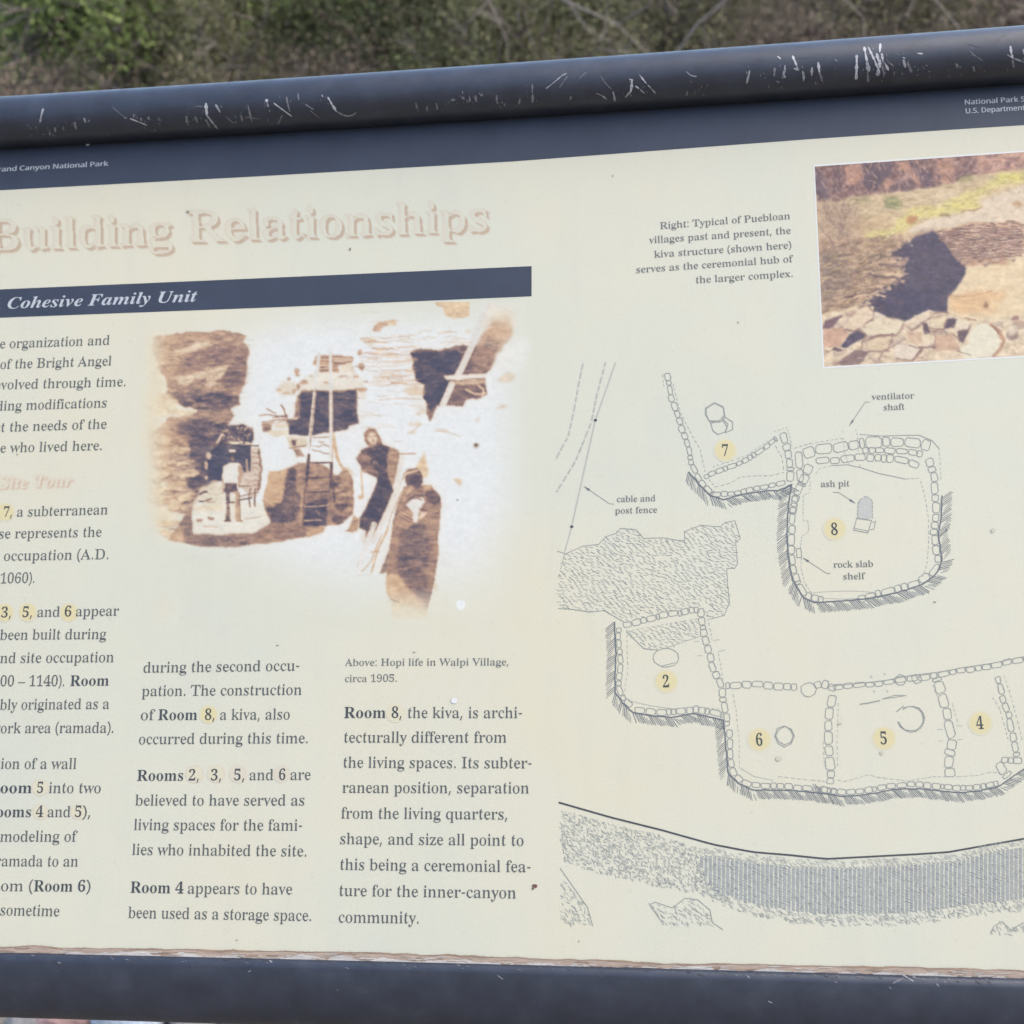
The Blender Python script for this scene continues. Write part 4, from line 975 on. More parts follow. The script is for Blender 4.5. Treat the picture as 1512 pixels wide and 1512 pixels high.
def along(path, step):
    p = resample(path, step)
    t = np.gradient(p, axis=0); t /= np.linalg.norm(t, axis=1)[:, None] + 1e-9
    return p, t, np.stack([-t[:, 1], t[:, 0]], 1)
def chain(path, width, mean=9.0, mi=LINE, w=1.0, smooth=1):
    """a wall drawn as a row of rounded stones"""
    p, t, n = along(smooth_path(path, smooth), 1.0)
    i = 0
    while i < len(p) - 3:
        L = max(4, int(RNG.normal(mean, mean * .28))); j = min(len(p) - 1, i + L); k = (i + j) // 2
        h = width / 2 * RNG.uniform(.8, 1.06); l = (j - i) / 2 * .93
        c = p[k] + n[k] * RNG.normal(0, .5)
        q = []
        for u, v in ((-1, -.62), (-.7, -1), (.65, -1), (1, -.6), (1, .6), (.7, 1), (-.66, 1), (-1, .6)):
            q.append(c + t[k] * u * l * RNG.uniform(.88, 1.03) + n[k] * v * h * RNG.uniform(.84, 1.04))
        plan.line(q + [q[0]], w, Z1, mi)
        i = j
def dashes(path, on=5.0, off=3.2, w=.9, mi=FAINT):
    p, _, _ = along(path, .5); i = 0
    while i < len(p) - 2:
        a, b = int(on * RNG.uniform(.7, 1.2) * 2), int(off * RNG.uniform(.8, 1.2) * 2)
        plan.line(p[i:min(len(p), i + a):2], w, Z1, mi); i += a + b
def pline(path, w=1.0, mi=LINE, jit=0.0): plan.line(path, w, Z1, mi, jit)
def earth(path, side, depth=12.0, slope=(7.5, 9.5), w=1.7):
    """cut earth: a dark face line with groups of slanting strokes and grey wedges outside it"""
    p, t, n = along(path, 1.0)
    n = n * side
    plan.line(resample(path, 4), w, Z2, DARK, .25)
    i = 0; k = 0
    while i < len(p) - 2:
        grp = k % 8
        o = p[i] + n[i] * 1.5
        d = n[i] * .78 + t[i] * .62; e = o + d / np.hypot(*d) * (depth - 2) / .78 * RNG.uniform(.82, 1.0)
        if grp < 5:
            plan.line([o, e], .95, Z1, DARK if grp != 2 else LINE)
        if grp > 4: plan.line([o + (e - o) * (.15 * (grp - 4)), e], .9, Z1, LINE)
        i += 3; k += 1
def inside(poly, x, y):
    c = False; n = len(poly)
    for i in range(n):
        (ax, ay), (bx, by) = poly[i], poly[(i + 1) % n]
        if (ay > y) != (by > y) and x < ax + (y - ay) / (by - ay) * (bx - ax): c = not c
    return c
def rubble(poly, n, L=(4, 8), ang=.55, spread=.35, w=.85, mis=(FAINT, FAINT, LINE), wavy=False):
    xs = [p[0] for p in poly]; ys = [p[1] for p in poly]; k = 0
    for _ in range(n * 15):
        x, y = RNG.uniform(min(xs), max(xs)), RNG.uniform(min(ys), max(ys))
        if not inside(poly, x, y): continue
        a = ang + RNG.normal(0, spread); l = RNG.uniform(*L) / 2; dx, dy = math.cos(a) * l, math.sin(a) * l
        m = (x + (RNG.normal(0, 1.1) if wavy else 0), y + (RNG.normal(0, 1.1) if wavy else 0))
        plan.line([(x - dx, y - dy), m, (x + dx, y + dy)], w, Z1, mis[RNG.integers(len(mis))]); k += 1
        if k >= n: break
def ring(c, rx, ry, n=10, w=1.1, mi=LINE, a0=0.0, a1=6.283, jit=.6):
    t = np.linspace(a0, a1, n + 1)
    q = np.stack([c[0] + rx * np.cos(t), c[1] + ry * np.sin(t)], 1) + RNG.normal(0, jit, (n + 1, 2))
    if a1 - a0 > 6.2: q[-1] = q[0]
    plan.line(q, w, Z1, mi)
def arrow(path, w=.9):
    plan.line(path, w, Z1, LINE)
    a, b = np.array(path[-1]), np.array(path[-2]); d = b - a; d /= np.hypot(*d); n = np.array([-d[1], d[0]])
    plan.poly([a, a + d * 9 + n * 1.5, a + d * 9 - n * 1.5], Z2, DARK)

def talus(poly, row=4.3, gap=8.2):
    xs = [p[0] for p in poly]; ys = [p[1] for p in poly]; y = min(ys); r = 0
    while y < max(ys):
        x = min(xs) + (r % 3) * 2.7
        while x < max(xs):
            u, v = x + RNG.normal(0, .8), y + RNG.normal(0, .8)
            if inside(poly, u, v) and RNG.random() < .93:
                l = RNG.uniform(2.2, 4.2); a = .45 + RNG.normal(0, .22); dx, dy = l * math.cos(a), l * math.sin(a)
                plan.line([(u - dx, v - dy), (u - dx * .2, v - dy * .5), (u + dx * .3, v + dy * .7), (u + dx, v + dy)], .85, Z1, FAINT if RNG.random() < .72 else LINE)
            x += gap * RNG.uniform(.85, 1.15)
        y += row; r += 1
# room 7
chain(m1([(135, 110), (150, 200), (165, 280), (200, 400), (235, 500), (280, 620), (305, 700), (315, 770), (330, 850), (380, 940), (450, 1030), (500, 1080)]), 8.5, 12)
chain(m1([(430, 940), (550, 890), (700, 840), (850, 760), (1010, 630)]), 7.5, 11)
chain(m1([(490, 1080), (640, 1078), (800, 1045), (930, 1020), (1080, 985)]), 8, 11)
chain(m1([(1055, 590), (1090, 700), (1110, 800), (1120, 900), (1115, 985)]), 11, 14)
chain(m1([(1185, 735), (1190, 860), (1205, 1000), (1165, 1080), (1150, 1160), (1135, 1240)]), 11, 17)
earth(m1([(310, 900), (390, 1000), (480, 1090), (590, 1120), (740, 1080), (930, 1050), (1020, 1050), (1130, 1000)]), 1, 14, (8, 8))
dashes(m1([(185, 200), (240, 420), (330, 600), (400, 720), (440, 900)])); dashes(m1([(100, 120), (110, 220)]))
dashes(m1([(470, 960), (520, 1020), (640, 990), (720, 940), (850, 930), (960, 930), (1080, 900)]), 6, 3); dashes(m1([(1000, 690), (1050, 780), (1070, 900)]))
dashes(m1([(500, 860), (760, 775), (960, 640)])); dashes(m1([(990, 580), (1090, 545), (1110, 600), (1130, 690)]), 4, 2.5); dashes(m1([(1150, 710), (1300, 665)]))
for d in (0, 1.8):
    pline([(x + d * .5, y + d) for x, y in m1([(440, 390), (510, 345), (580, 380), (595, 450), (550, 495), (470, 490), (440, 440), (440, 390)])], .9, LINE, .35)
pline(m1([(480, 510), (580, 490), (612, 540), (600, 580), (540, 600), (500, 570), (480, 510)]), 1.1, LINE, .3)
pline(m1([(590, 460), (660, 500), (660, 560), (600, 585), (620, 520), (575, 470)]), 1.1, LINE, .3)
# room 8, the kiva
chain(m2([(200, 480), (310, 440), (400, 440), (500, 420), (610, 400), (720, 400), (820, 398), (920, 402), (1010, 432)]), 16, 19, smooth=2)
chain(m2([(280, 520), (400, 512), (480, 510), (560, 490), (640, 500), (730, 505), (840, 512), (940, 556)]), 11.5, 17, smooth=2)
chain(m2([(580, 452), (720, 452), (800, 457), (880, 462), (960, 482)]), 9.5, 14)
chain(m2([(240, 545), (215, 610), (190, 680)]), 14, 18)
chain(m2([(1000, 505), (1022, 580), (1040, 640), (1045, 720), (1046, 800), (1044, 880), (1034, 950), (1036, 1020), (1050, 1100), (1056, 1160), (1040, 1220), (960, 1280), (880, 1312), (780, 1342), (640, 1385), (540, 1403)]), 11, 14)
chain(m2([(150, 740), (140, 800), (125, 880), (125, 960), (120, 1040), (122, 1110), (130, 1170), (145, 1240), (165, 1300), (205, 1370), (270, 1400), (330, 1402)]), 10, 14)
earth(m2([(125, 680), (105, 800), (95, 1000), (105, 1150), (130, 1280), (200, 1390), (270, 1425), (430, 1415), (600, 1400), (800, 1360), (960, 1310), (1050, 1240), (1085, 1160), (1070, 1050), (1060, 1000), (1080, 880), (1085, 745)]), 1, 16, (6.5, 9))
pline(m2([(560, 352), (700, 362), (850, 357), (940, 357), (1020, 390), (1065, 440)]), .9); dashes(m2([(1066, 440), (1072, 520), (1078, 640)]))
dashes(m2([(140, 440), (270, 405), (450, 375)])); pline(m2([(380, 550), (480, 545), (560, 562), (680, 600), (850, 636)]), .9); dashes(m2([(850, 636), (950, 630)]), 7, 2)
dashes(m2([(280, 600), (310, 565), (380, 550)])); dashes(m2([(950, 650), (980, 760), (1000, 900), (1000, 1050), (990, 1180), (960, 1260)]))
dashes(m2([(245, 650), (240, 720), (200, 740), (200, 850), (200, 900), (230, 900), (235, 970), (190, 1000), (182, 1080)]), 4, 2.2); dashes(m2([(188, 1140), (185, 1200), (210, 1300), (250, 1360)]), 4, 2.4)
pline(m2([(250, 1362), (380, 1352), (520, 1350), (650, 1358)]), .8, FAINT); pline(m2([(310, 1395), (470, 1402), (560, 1395)]), .7, FAINT)
pline(m2([(155, 1080), (185, 1080), (190, 1135), (160, 1137), (155, 1080)]), 1)
plan.area(m2([(555, 775), (600, 748), (635, 770), (638, 880), (615, 893), (545, 883)]), Z1, FILL)
dashes(m2([(545, 885), (548, 800), (560, 770), (600, 745), (640, 775), (640, 885)]), 4.5, 2, 1.2, LINE); pline(m2([(540, 888), (635, 900), (612, 980), (520, 962), (540, 888)]), 1.1); pline(m2([(525, 950), (615, 968)]), .9); pline(m2([(640, 915), (662, 905), (650, 955), (625, 960)]), .9)
for p in ([(450, 330), (458, 345)], [(535, 320), (545, 355)], [(455, 375), (465, 470), (490, 540)], [(545, 370), (550, 460)], [(560, 545), (565, 570)]): dashes(m2(p), 4, 2.5)
arrow(m2([(390, 720), (425, 722), (530, 790)])); arrow(m2([(372, 1240), (345, 1236), (200, 1140)])); arrow(m2([(622, 145), (595, 146), (495, 295)]))
# cable and post fence, trail, talus
dashes(m3([(192, 65), (165, 200), (140, 340), (110, 470), (45, 590)]), 9, 4, 2.4); dashes(m3([(318, 60), (270, 240), (240, 390), (200, 490), (150, 610), (45, 780)]), 9, 4, 2.4)
pline(m3([(374, 60), (262, 380), (130, 972), (92, 1110)]), 1.7, FAINT); dashes(m3([(92, 1120), (55, 1260)]), 2, 2, 1.2, LINE)
for c in m3([(262, 380), (130, 974)]):
    t = np.linspace(0, 6.283, 13)[:-1]; plan.poly(np.stack([c[0] + 2.4 * np.cos(t), c[1] + 2 * np.sin(t)], 1)[::-1], Z2, BLACK)
arrow(m3([(365, 848), (340, 846), (200, 750)]))
tal = m3([(50, 1290), (95, 1125), (190, 1082), (280, 1072), (320, 1030), (380, 1010), (400, 985), (490, 990), (530, 1040), (640, 1036), (720, 1050), (760, 1050), (760, 1000), (850, 966), (960, 975), (985, 950), (1040, 940), (1070, 1040), (1045, 1060), (1055, 1180), (1040, 1205), (995, 1205), (1000, 1300), (1010, 1400), (980, 1470), (900, 1490)])
pline(tal[1:], .9, LINE, .15); pline(m3([(50, 1110), (110, 1130)]), .9)
pline(m3([(55, 1430), (130, 1435), (230, 1450), (310, 1441), (420, 1505)]), 1)
ta = tal + m3([(860, 1420), (780, 1425), (560, 1470), (420, 1500), (310, 1441), (230, 1450), (55, 1430)])
talus(ta)
# room 2
chain(m4([(170, 222), (260, 207), (320, 188), (400, 166), (470, 152), (560, 137), (640, 122)]), 9, 12)
chain(m4([(645, 120), (665, 250), (690, 330), (710, 430), (740, 520), (780, 600), (792, 700), (808, 790), (818, 850)]), 10, 13)
chain(m4([(142, 240), (138, 320), (148, 390), (155, 460), (145, 540), (140, 610), (165, 670), (225, 725)]), 8.5, 11)
chain(m4([(240, 742), (330, 758), (420, 768), (520, 755), (600, 745), (700, 757), (790, 780)]), 10, 13)
chain(m4([(828, 870), (830, 1000), (840, 1100), (870, 1170), (930, 1208), (1010, 1214), (1100, 1218), (1200, 1222), (1300, 1235), (1400, 1246), (1500, 1258)]), 9.5, 14)
earth(m4([(115, 205), (125, 400), (118, 560), (120, 640), (170, 710), (230, 765), (350, 785), (480, 795), (600, 770), (700, 790), (790, 810), (805, 950), (820, 1140), (880, 1200), (970, 1245), (1100, 1245), (1250, 1250), (1400, 1265)])
      + m5([(30, 1020), (120, 1030), (200, 1045), (330, 1040), (460, 1020), (580, 995), (750, 990), (900, 1005), (1050, 1020), (1200, 1005), (1330, 975), (1430, 905), (1512, 850), (1700, 760)]), 1, 14.5, (8, 8.5))
rub2 = m4([(190, 265), (400, 225), (640, 185), (650, 290), (430, 365), (380, 377), (300, 372)])
talus(rub2); pline(m4([(190, 265), (300, 370), (380, 377)]), 1); pline(m4([(430, 365), (650, 290)]), .9, FAINT); dashes(m4([(190, 262), (400, 222), (640, 180)]))
ring(m4([(435, 425)])[0], 19, 14, 14, 1, LINE, jit=.3); pline(m4([(400, 478), (490, 455)]), .9)
dashes(m4([(192, 250), (195, 400), (200, 500), (182, 600), (180, 660)])); pline(m4([(200, 690), (340, 722), (480, 742)]), .8, FAINT); dashes(m4([(480, 742), (620, 728), (780, 745)]))
dashes(m4([(690, 150), (715, 280), (720, 310)])); dashes(m4([(760, 400), (790, 560)]))
for p in ([(610, 325), (640, 322)], [(730, 315), (765, 312)], [(630, 412), (660, 410)], [(760, 385), (800, 376)]): pline(m4(p), .8, FAINT)
# rooms 6, 5, 4
chain(m4([(805, 602), (900, 592), (1000, 590), (1100, 600), (1250, 606)]), 10.5, 16); ring(m4([(1318, 622)])[0], 11.5, 10.5, 9, 1.1)
chain(m4([(1355, 598), (1400, 588), (1440, 600), (1490, 618)]), 12, 10)
chain(m5([(150, 270), (250, 257), (350, 246), (450, 242), (560, 222), (650, 212), (760, 202), (850, 190), (960, 165), (1060, 146), (1180, 126), (1290, 112), (1400, 86), (1512, 62), (1700, 20)]), 8.5, 15)
pline(m5([(130, 258), (320, 240), (520, 215), (700, 180), (900, 158), (1100, 118), (1300, 92), (1512, 45)]), .9, LINE, .4)
ring(m5([(628, 212)])[0], 9, 8, 7, 1.1); ring(m5([(745, 205)])[0], 8, 7, 7, 1)
chain(m5([(140, 320), (132, 390), (115, 470), (113, 600), (115, 700), (125, 790), (130, 880), (130, 960)]), 13, 16)
chain(m5([(890, 200), (920, 300), (950, 410), (970, 510), (990, 600), (1000, 690), (972, 780), (982, 920)]), 15.5, 19)
chain(m5([(1320, 190), (1340, 260), (1362, 340), (1400, 450), (1422, 560), (1440, 650), (1462, 760)]), 9.5, 15)
chain(m5([(1330, 800), (1360, 860), (1400, 905)]), 13, 14); chain(m5([(1350, 785), (1430, 790), (1512, 790)]), 10, 11)
chain(m5([(20, 990), (100, 997), (200, 1016), (300, 1011), (420, 1001), (520, 972), (640, 963), (760, 962), (880, 972), (1000, 987), (1120, 987), (1230, 976), (1330, 945)]), 8.5, 12)
dashes(m5([(0, 930), (90, 940)])); dashes(m5([(180, 930), (230, 940), (400, 890), (470, 910), (680, 935), (860, 905), (960, 905)]), 7, 2.5); dashes(m5([(1030, 905), (1180, 895), (1280, 870), (1340, 880)]), 7, 3)
dashes(m4([(850, 650), (870, 750), (890, 950), (890, 1100)])); pline(m4([(890, 1105), (980, 1160), (1100, 1185)]), .8, FAINT); dashes(m4([(1130, 1160), (1250, 1175), (1420, 1190)]), 8, 3)
dashes(m5([(185, 380), (175, 640), (180, 850)])); dashes(m5([(75, 650), (85, 830)])); dashes(m5([(860, 250), (890, 330)])); dashes(m5([(1000, 380), (1040, 520)])); dashes(m5([(1370, 180), (1420, 330), (1470, 520), (1500, 640)])); dashes(m5([(1290, 340), (1340, 420), (1400, 640)]))
for d in (0, 2): ring((m4([(1170, 910)])[0][0], m4([(1170, 910)])[0][1]), 14.5 - d, 15 - d, 8, 1.1, LINE, jit=.5)
for d in (0, 1.8): ring((m5([(705, 492)])[0]), 20 - d, 19.5 - d, 12, 1.1, LINE, -2.2, 2.9, .5)
pline(m5([(600, 440), (650, 400)]), 1.4)
pline(m5([(340, 386), (400, 378), (480, 361)]), 1.7); pline(m5([(498, 349), (590, 322), (670, 325), (590, 336), (498, 349)]), 1)
for p in ([(415, 185), (425, 195)], [(512, 165), (520, 175)], [(435, 290), (445, 300)], [(530, 288), (538, 300)]): pline(m5(p), 1.8, FAINT)
for p in ([(890, 565), (930, 567)], [(900, 650), (930, 648)], [(1030, 540), (1070, 542)], [(1035, 640), (1070, 636)]): pline(m5(p), .9, FAINT)
# the river bank
pline(resample(m6([(68, 65), (400, 160), (720, 240), (1050, 332), (1300, 380), (1512, 398)]) + m7([(20, 268), (260, 293), (850, 262), (1030, 250), (1512, 165), (1900, 95)]), 12), 2.7, BLACK)
rubble(m6([(72, 105), (400, 205), (700, 270), (1000, 365), (945, 410), (1040, 600), (1200, 705), (1000, 665), (700, 600), (500, 555), (300, 512), (130, 450), (78, 430)]), 1500, (2.2, 5.2), .8, .4, .8, (FAINT, LINE, FAINT))
top = m6([(950, 415), (1030, 402), (1250, 440), (1512, 470)]) + m7([(0, 345), (400, 355), (650, 340), (1100, 310), (1250, 260), (1512, 215), (1900, 160)])
bot = m6([(950, 420), (1050, 630), (1300, 712), (1512, 745)]) + m7([(0, 620), (250, 645), (700, 640), (1000, 612), (1200, 577), (1512, 550), (1900, 470)])
tx, ty = zip(*top); bx, by = zip(*bot)
x = top[0][0]
while x < 1585:
    y0, y1 = np.interp(x, tx, ty), np.interp(x, bx, by)
    plan.poly([(x - 2, y0 + 1), (x - 2.2, y1 - 1), (x + 1.7, y1), (x + 1.9, y0)], .00010, BAND)
    y = y0 - 1
    while y < y1:
        if RNG.random() < .9: plan.line([(x - 2.6 + RNG.normal(0, .6), y - 1), (x + 2.6 + RNG.normal(0, .6), y + 1.6)], .8, Z1, LINE if RNG.random() < .75 else DARK)
        y += RNG.uniform(2.8, 5.0)
    x += 6.45
up = [(a, b - 2) for a, b in top] + [(a, b - 12) for a, b in top[::-1]]
lo = [(a, b + 1) for a, b in bot] + [(a, b + 17) for a, b in bot[::-1]]
rubble(up, 420, (3, 6), .7, .35, .75, (FAINT,)); rubble(lo, 620, (3, 7), .75, .4, .8, (FAINT, FAINT, LINE))
w1 = m6([(78, 520), (250, 735), (278, 845), (80, 845)])
rubble(w1, 90, (3, 7), .8, .35, .85); pline(m6([(75, 485), (250, 735), (282, 852)]), 1.1); 
w2 = m6([(650, 715), (680, 702), (790, 738), (870, 677), (950, 685), (1030, 750), (1045, 850), (735, 850)])
rubble(w2, 110, (3, 7), .8, .35, .85); pline(m6([(645, 715), (680, 700), (790, 737), (870, 675), (950, 683), (1030, 750), (1045, 830), (1112, 875)]), 1.1); pline(m6([(645, 715), (735, 845)]), 1)
w3 = m7([(1300, 770), (1320, 720), (1370, 690), (1430, 742), (1500, 700), (1640, 690), (1700, 790)])
rubble(w3, 60, (3, 7), .8, .4, .85); pline(w3, 1, LINE, .3)
obj('site_plan', plan.mesh('site_plan'), [INK['line'], INK['faint'], INK['dark'], INK['fill'], INK['black'], INK['bluefill']], board)

# ------------------------------------------------------------------ printed pictures
PMAT = board_mat('printed_picture', True)
h1, h2, h3, h4 = T(200, 460, 6.873), T(200, 640, 6.873), T(380, 500, 7.56), T(540, 440, 6.048)
h5, h6, h7 = T(380, 640, 7.56), T(500, 610, 6.873), T(500, 760, 6.873)

# ---- title: pale letters that read only by their faded brown shadow
def title(name, glyphs, box, sh, brown, soft, hi=.5, op=.85):
    cv = Canvas(*box, 1.1, brown, 0.0)
    full = np.zeros(cv.X.shape)
    for g in glyphs:
        b, m = cv.mask(g, 0, .45, 6)
        if b is not None: full[b] = np.maximum(full[b], m)
    def shift(a, dx, dy):
        dx, dy = int(round(dx / cv.step)), int(round(dy / cv.step))
        return np.roll(np.roll(a, dy, 0), dx, 1)
    body = np.clip(full, 0, 1)
    s = np.zeros_like(full)
    for k in range(1, sh + 1): s = np.maximum(s, shift(body, k * 1.1, k * 1.1))
    s = np.clip(blur(s, soft) - body, 0, 1)
    h = np.clip(blur(np.maximum(shift(body, -2.2, -2.2), body), .6) - .85 * shift(body, 1.1, 1.1), 0, 1) * hi
    cv.c[:] = np.array(brown); cv.a = s * op
    w = h[..., None] * (1 - s[..., None])
    cv.c = cv.c * (1 - w) + np.array([233, 232, 224.]) * w
    cv.a = np.clip(cv.a + h * (1 - cv.a), 0, 1)
    cv.a[:2] = 0; cv.a[-2:] = 0; cv.a[:, :2] = 0; cv.a[:, -2:] = 0
    return cv.build(name, PMAT, board, .00003, 2)
title('title_lettering', line_px([('R', 'uilding')], 33.4, 368.5, 254, 360.5, 47, [('R', 'B')]) + line_px([('R', 'Relationships')], 277.7, 357.5, 722, 341, 47), (-40, 285, 735, 395), 4, (190, 162, 138), .7, .7, .78)
title('subheading_lettering', line_px([('I', 'Tour')], 50, 719.5, 107, 717.5, 17.5, [('I', 'Site ')]), (-12, 690, 120, 732), 2, (206, 172, 150), 1.5, .3, .95)

# ---- the sepia photograph
D_, BR, TN, CR, WH = (74, 74, 94), (146, 115, 104), (204, 170, 136), (226, 218, 196), (231, 233, 234)
cv = Canvas(196, 446, 800, 945, 1.3, WH, 0.0)
# the paper: whiter than the board, fading out at its borders
fx = np.clip((cv.X - 250 - np.clip(cv.Y - 800, 0, 150) * 1.2) / 190, 0, 1) * np.clip((795 - cv.X) / 110, 0, 1); fy = np.clip((cv.Y - 440) / 90, 0, 1) * np.clip((935 - cv.Y) / 200, 0, 1)
cv.a = np.clip(fx * fy * 1.25, 0, 1); cv.a = cv.a * cv.a * (3 - 2 * cv.a) * .95
P, L_, S = cv.poly, cv.line, cv.spot
P(h1([(60, 260), (330, 205), (400, 300), (330, 700), (250, 1000), (330, 1375), (40, 1375), (20, 900), (90, 500)]), (228, 210, 176), 6, 9, .75)
P(h2([(40, 0), (330, 0), (420, 500), (480, 800), (330, 1090), (140, 1000), (60, 500)]), (226, 205, 168), 6, 9, .75)
cliff = h1([(190, 240), (560, 207), (880, 185), (1040, 205), (1130, 265), (1090, 310), (1150, 400), (1120, 600), (1110, 740), (1060, 850), (1060, 940), (960, 980), (985, 1060), (950, 1130), (910, 1375), (560, 1375), (240, 1375), (170, 1250), (330, 1080), (640, 1020), (450, 940), (300, 850), (320, 700), (250, 600), (180, 400)])
P(cliff, (160, 128, 114), 3.5, 1.0, .96, 34, (3, 10))
P(h1([(720, 400), (820, 330), (1120, 340), (1125, 600), (1110, 740), (900, 790), (880, 600), (940, 540), (740, 520), (520, 520), (540, 430)]), (130, 104, 104), 4, 2, .8, 26, (3, 12))
P(h1([(330, 850), (480, 820), (900, 800), (1060, 850), (1050, 945), (930, 980), (900, 1000), (700, 1030), (450, 930)]), (100, 88, 98), 3, 1.6, .85, 26, (2.5, 14))
P(h1([(560, 830), (920, 830), (940, 960), (720, 970), (560, 900)]), (84, 78, 94), 4, 2, .7, 22, (2, 12))
P(h1([(900, 600), (1060, 560), (1080, 720), (960, 760)]), (98, 84, 98), 5, 2.5, .6, 15)
P(h1([(230, 230), (560, 225), (830, 240), (760, 300), (500, 330), (300, 360), (180, 360)]), (190, 156, 130), 5, 3, .8, 20)
P(h1([(370, 400), (560, 345), (660, 310), (810, 312), (700, 372), (560, 422), (400, 425)]), (226, 206, 180), 3, 1.2, .95, 16)
P(h1([(220, 420), (480, 430), (500, 510), (400, 560), (200, 560)]), (214, 186, 150), 5, 4, .7, 16)
P(h1([(230, 590), (640, 540), (665, 600), (400, 640)]), (168, 132, 116), 4, 2, .8, 22)
P(h1([(380, 670), (560, 640), (690, 600), (700, 570), (880, 545), (965, 552), (900, 640), (820, 700), (720, 685), (590, 680), (520, 755), (430, 725)]), (218, 198, 174), 3, 1.0, .95, 18)
P(h1([(690, 742), (780, 698), (860, 728), (900, 745), (800, 745), (760, 768)]), (222, 204, 182), 2.5, .9, .95, 10)
P(h1([(90, 850), (260, 818), (420, 905), (440, 960), (640, 1020), (500, 1062), (330, 1072), (90, 1080)]), (230, 217, 192), 3, 2.0, .97, 12)
P(h1([(180, 870), (330, 830), (410, 905), (250, 905)]), (214, 190, 156), 4, 3, .5, 10); P(h1([(320, 1030), (460, 985), (620, 1015), (500, 1050)]), (218, 196, 164), 3, 2, .5)
P(h1([(440, 1110), (740, 1075), (940, 1130), (905, 1375), (540, 1375), (400, 1230)]), (94, 84, 98), 4, 2.2, .85, 24, (2.5, 9))
P(h1([(720, 1080), (930, 1070), (975, 1060), (940, 1130), (800, 1110)]), (176, 140, 122), 3, 1.4, .8, 15)
cv.strokes(cliff, 150, [(118, 92, 92), (182, 150, 130), (104, 88, 94), (196, 166, 142)], (8, 26), (.9, 2.2), -.08, .14, (.15, .5))
P(h2([(150, 0), (600, 0), (700, 200), (760, 420), (640, 640), (570, 800), (430, 800), (330, 520), (180, 330)]), (170, 138, 116), 5, 3, .85, 36, (4, 9))
P(h2([(540, 0), (880, 0), (850, 480), (620, 620), (520, 490), (640, 400), (540, 260)]), (94, 84, 98), 4, 2, .92, 24, (2.5, 6))
for x, y, a, b, r in ((470, 165, 90, 34, -.1), (430, 300, 115, 24, .1), (545, 420, 105, 30, -.1), (400, 540, 110, 38, -.3), (520, 640, 90, 42, -.4), (360, 690, 110, 32, .2), (420, 745, 100, 26, .1), (270, 60, 80, 42, .2),
                      (250, 200, 90, 26, 0), (230, 310, 100, 28, .1), (240, 420, 120, 34, -.1), (210, 560, 100, 40, 0), (240, 680, 110, 30, 0), (560, 380, 70, 10, 0), (470, 500, 50, 20, -.4), (330, 900, 130, 28, 0), (330, 1010, 90, 34, .3)):
    p = h2([(x, y)])[0]; S(p[0] + .6, p[1] + 2.2, a / 6.7, b / 5.6, (132, 100, 92), .55, 3, 1.4, r); S(p[0], p[1], a / 6.9, b / 6.6, (226, 205, 172), .92, 3, 1.0, r, 16)
for x, y, w in ((430, 265, 80), (520, 320, 60), (390, 570, 90), (330, 620, 60), (410, 770, 60), (540, 700, 50), (500, 795, 60), (410, 960, 70)):
    L_(h2([(x - w, y), (x, y + 6), (x + w, y - 4)]), 2.2, (118, 90, 86), .7, 1, 3)
P(h2([(700, 340), (760, 180), (860, 108), (1180, 118), (1175, 480), (860, 490), (735, 490)]), (66, 71, 94), 2, .9, .97, 12)
P(h2([(560, 440), (700, 470), (730, 500), (680, 560), (540, 560), (500, 480)]), (88, 80, 94), 4, 1.5, .85, 16)
for x, y, a, b in ((745, 230, 26, 34), (715, 320, 22, 44), (718, 450, 20, 24), (800, 500, 46, 18)): p = h2([(x, y)])[0]; S(p[0], p[1], a / 6.9, b / 6.9, (206, 190, 180), .9, 2, .8)
bush = h1([(890, 1180), (1060, 1148), (1200, 1180), (1215, 1290), (1185, 1345), (850, 1350), (880, 1240)])
P(bush, (84, 76, 90), 3, 1, .95, 20, (2, 2))
for _ in range(46):
    x, y = RNG.uniform(327, 375), RNG.uniform(629, 654)
    if inside(bush, x, y): S(x, y, RNG.uniform(.9, 2.4), RNG.uniform(.7, 1.7), (208, 192, 178), RNG.uniform(.5, .95), 1, .6, RNG.uniform(-.5, .5))
L_(h1([(830, 1330), (880, 1245)]), 3.2, (222, 208, 192), .9); S(*h2([(1020, 92)])[0], 10.5, 2.2, (230, 220, 205), 1, .8, .6); S(*h2([(1145, 98)])[0], 5.5, 2.0, (226, 212, 195), 1, .8, .6)
L_(h2([(860, 108), (1050, 122), (1250, 126)]), 1.7, (66, 60, 72), .95)
P(h2([(1180, 130), (1275, 150), (1285, 300), (1240, 620), (1180, 650), (1060, 540), (1090, 400), (1175, 380)]), (206, 192, 182), 2, .9, .95, 34, (2.2, 4))
L_(h2([(1262, 170), (1278, 350), (1245, 560)]), 4.0, (134, 108, 98), .85, 1, 3)
for y in (190, 240, 300, 350, 410, 470, 520): L_(h2([(1190, y), (1250, y + 10)]), 1.1, (118, 92, 92), .8, .8, 2)
L_(h2([(1130, 270), (1135, 380)]), 3.0, (196, 176, 164), .8)
P(h2([(640, 560), (860, 505), (905, 560), (900, 700), (720, 710), (600, 700), (650, 620)]), (222, 212, 192), 3, 1.2, .95, 26, (3, 7))
for q in ([(640, 690), (770, 668)], [(650, 620), (720, 590)], [(720, 705), (820, 708)]): L_(h2(q), 2.6, (84, 76, 90), .85, .9, 3)
P(h2([(585, 735), (720, 705), (900, 690), (1250, 690), (1330, 790), (1360, 925), (1200, 1000), (860, 1015), (600, 1010), (592, 850)]), (231, 226, 214), 1.5, .9, 1, 8)
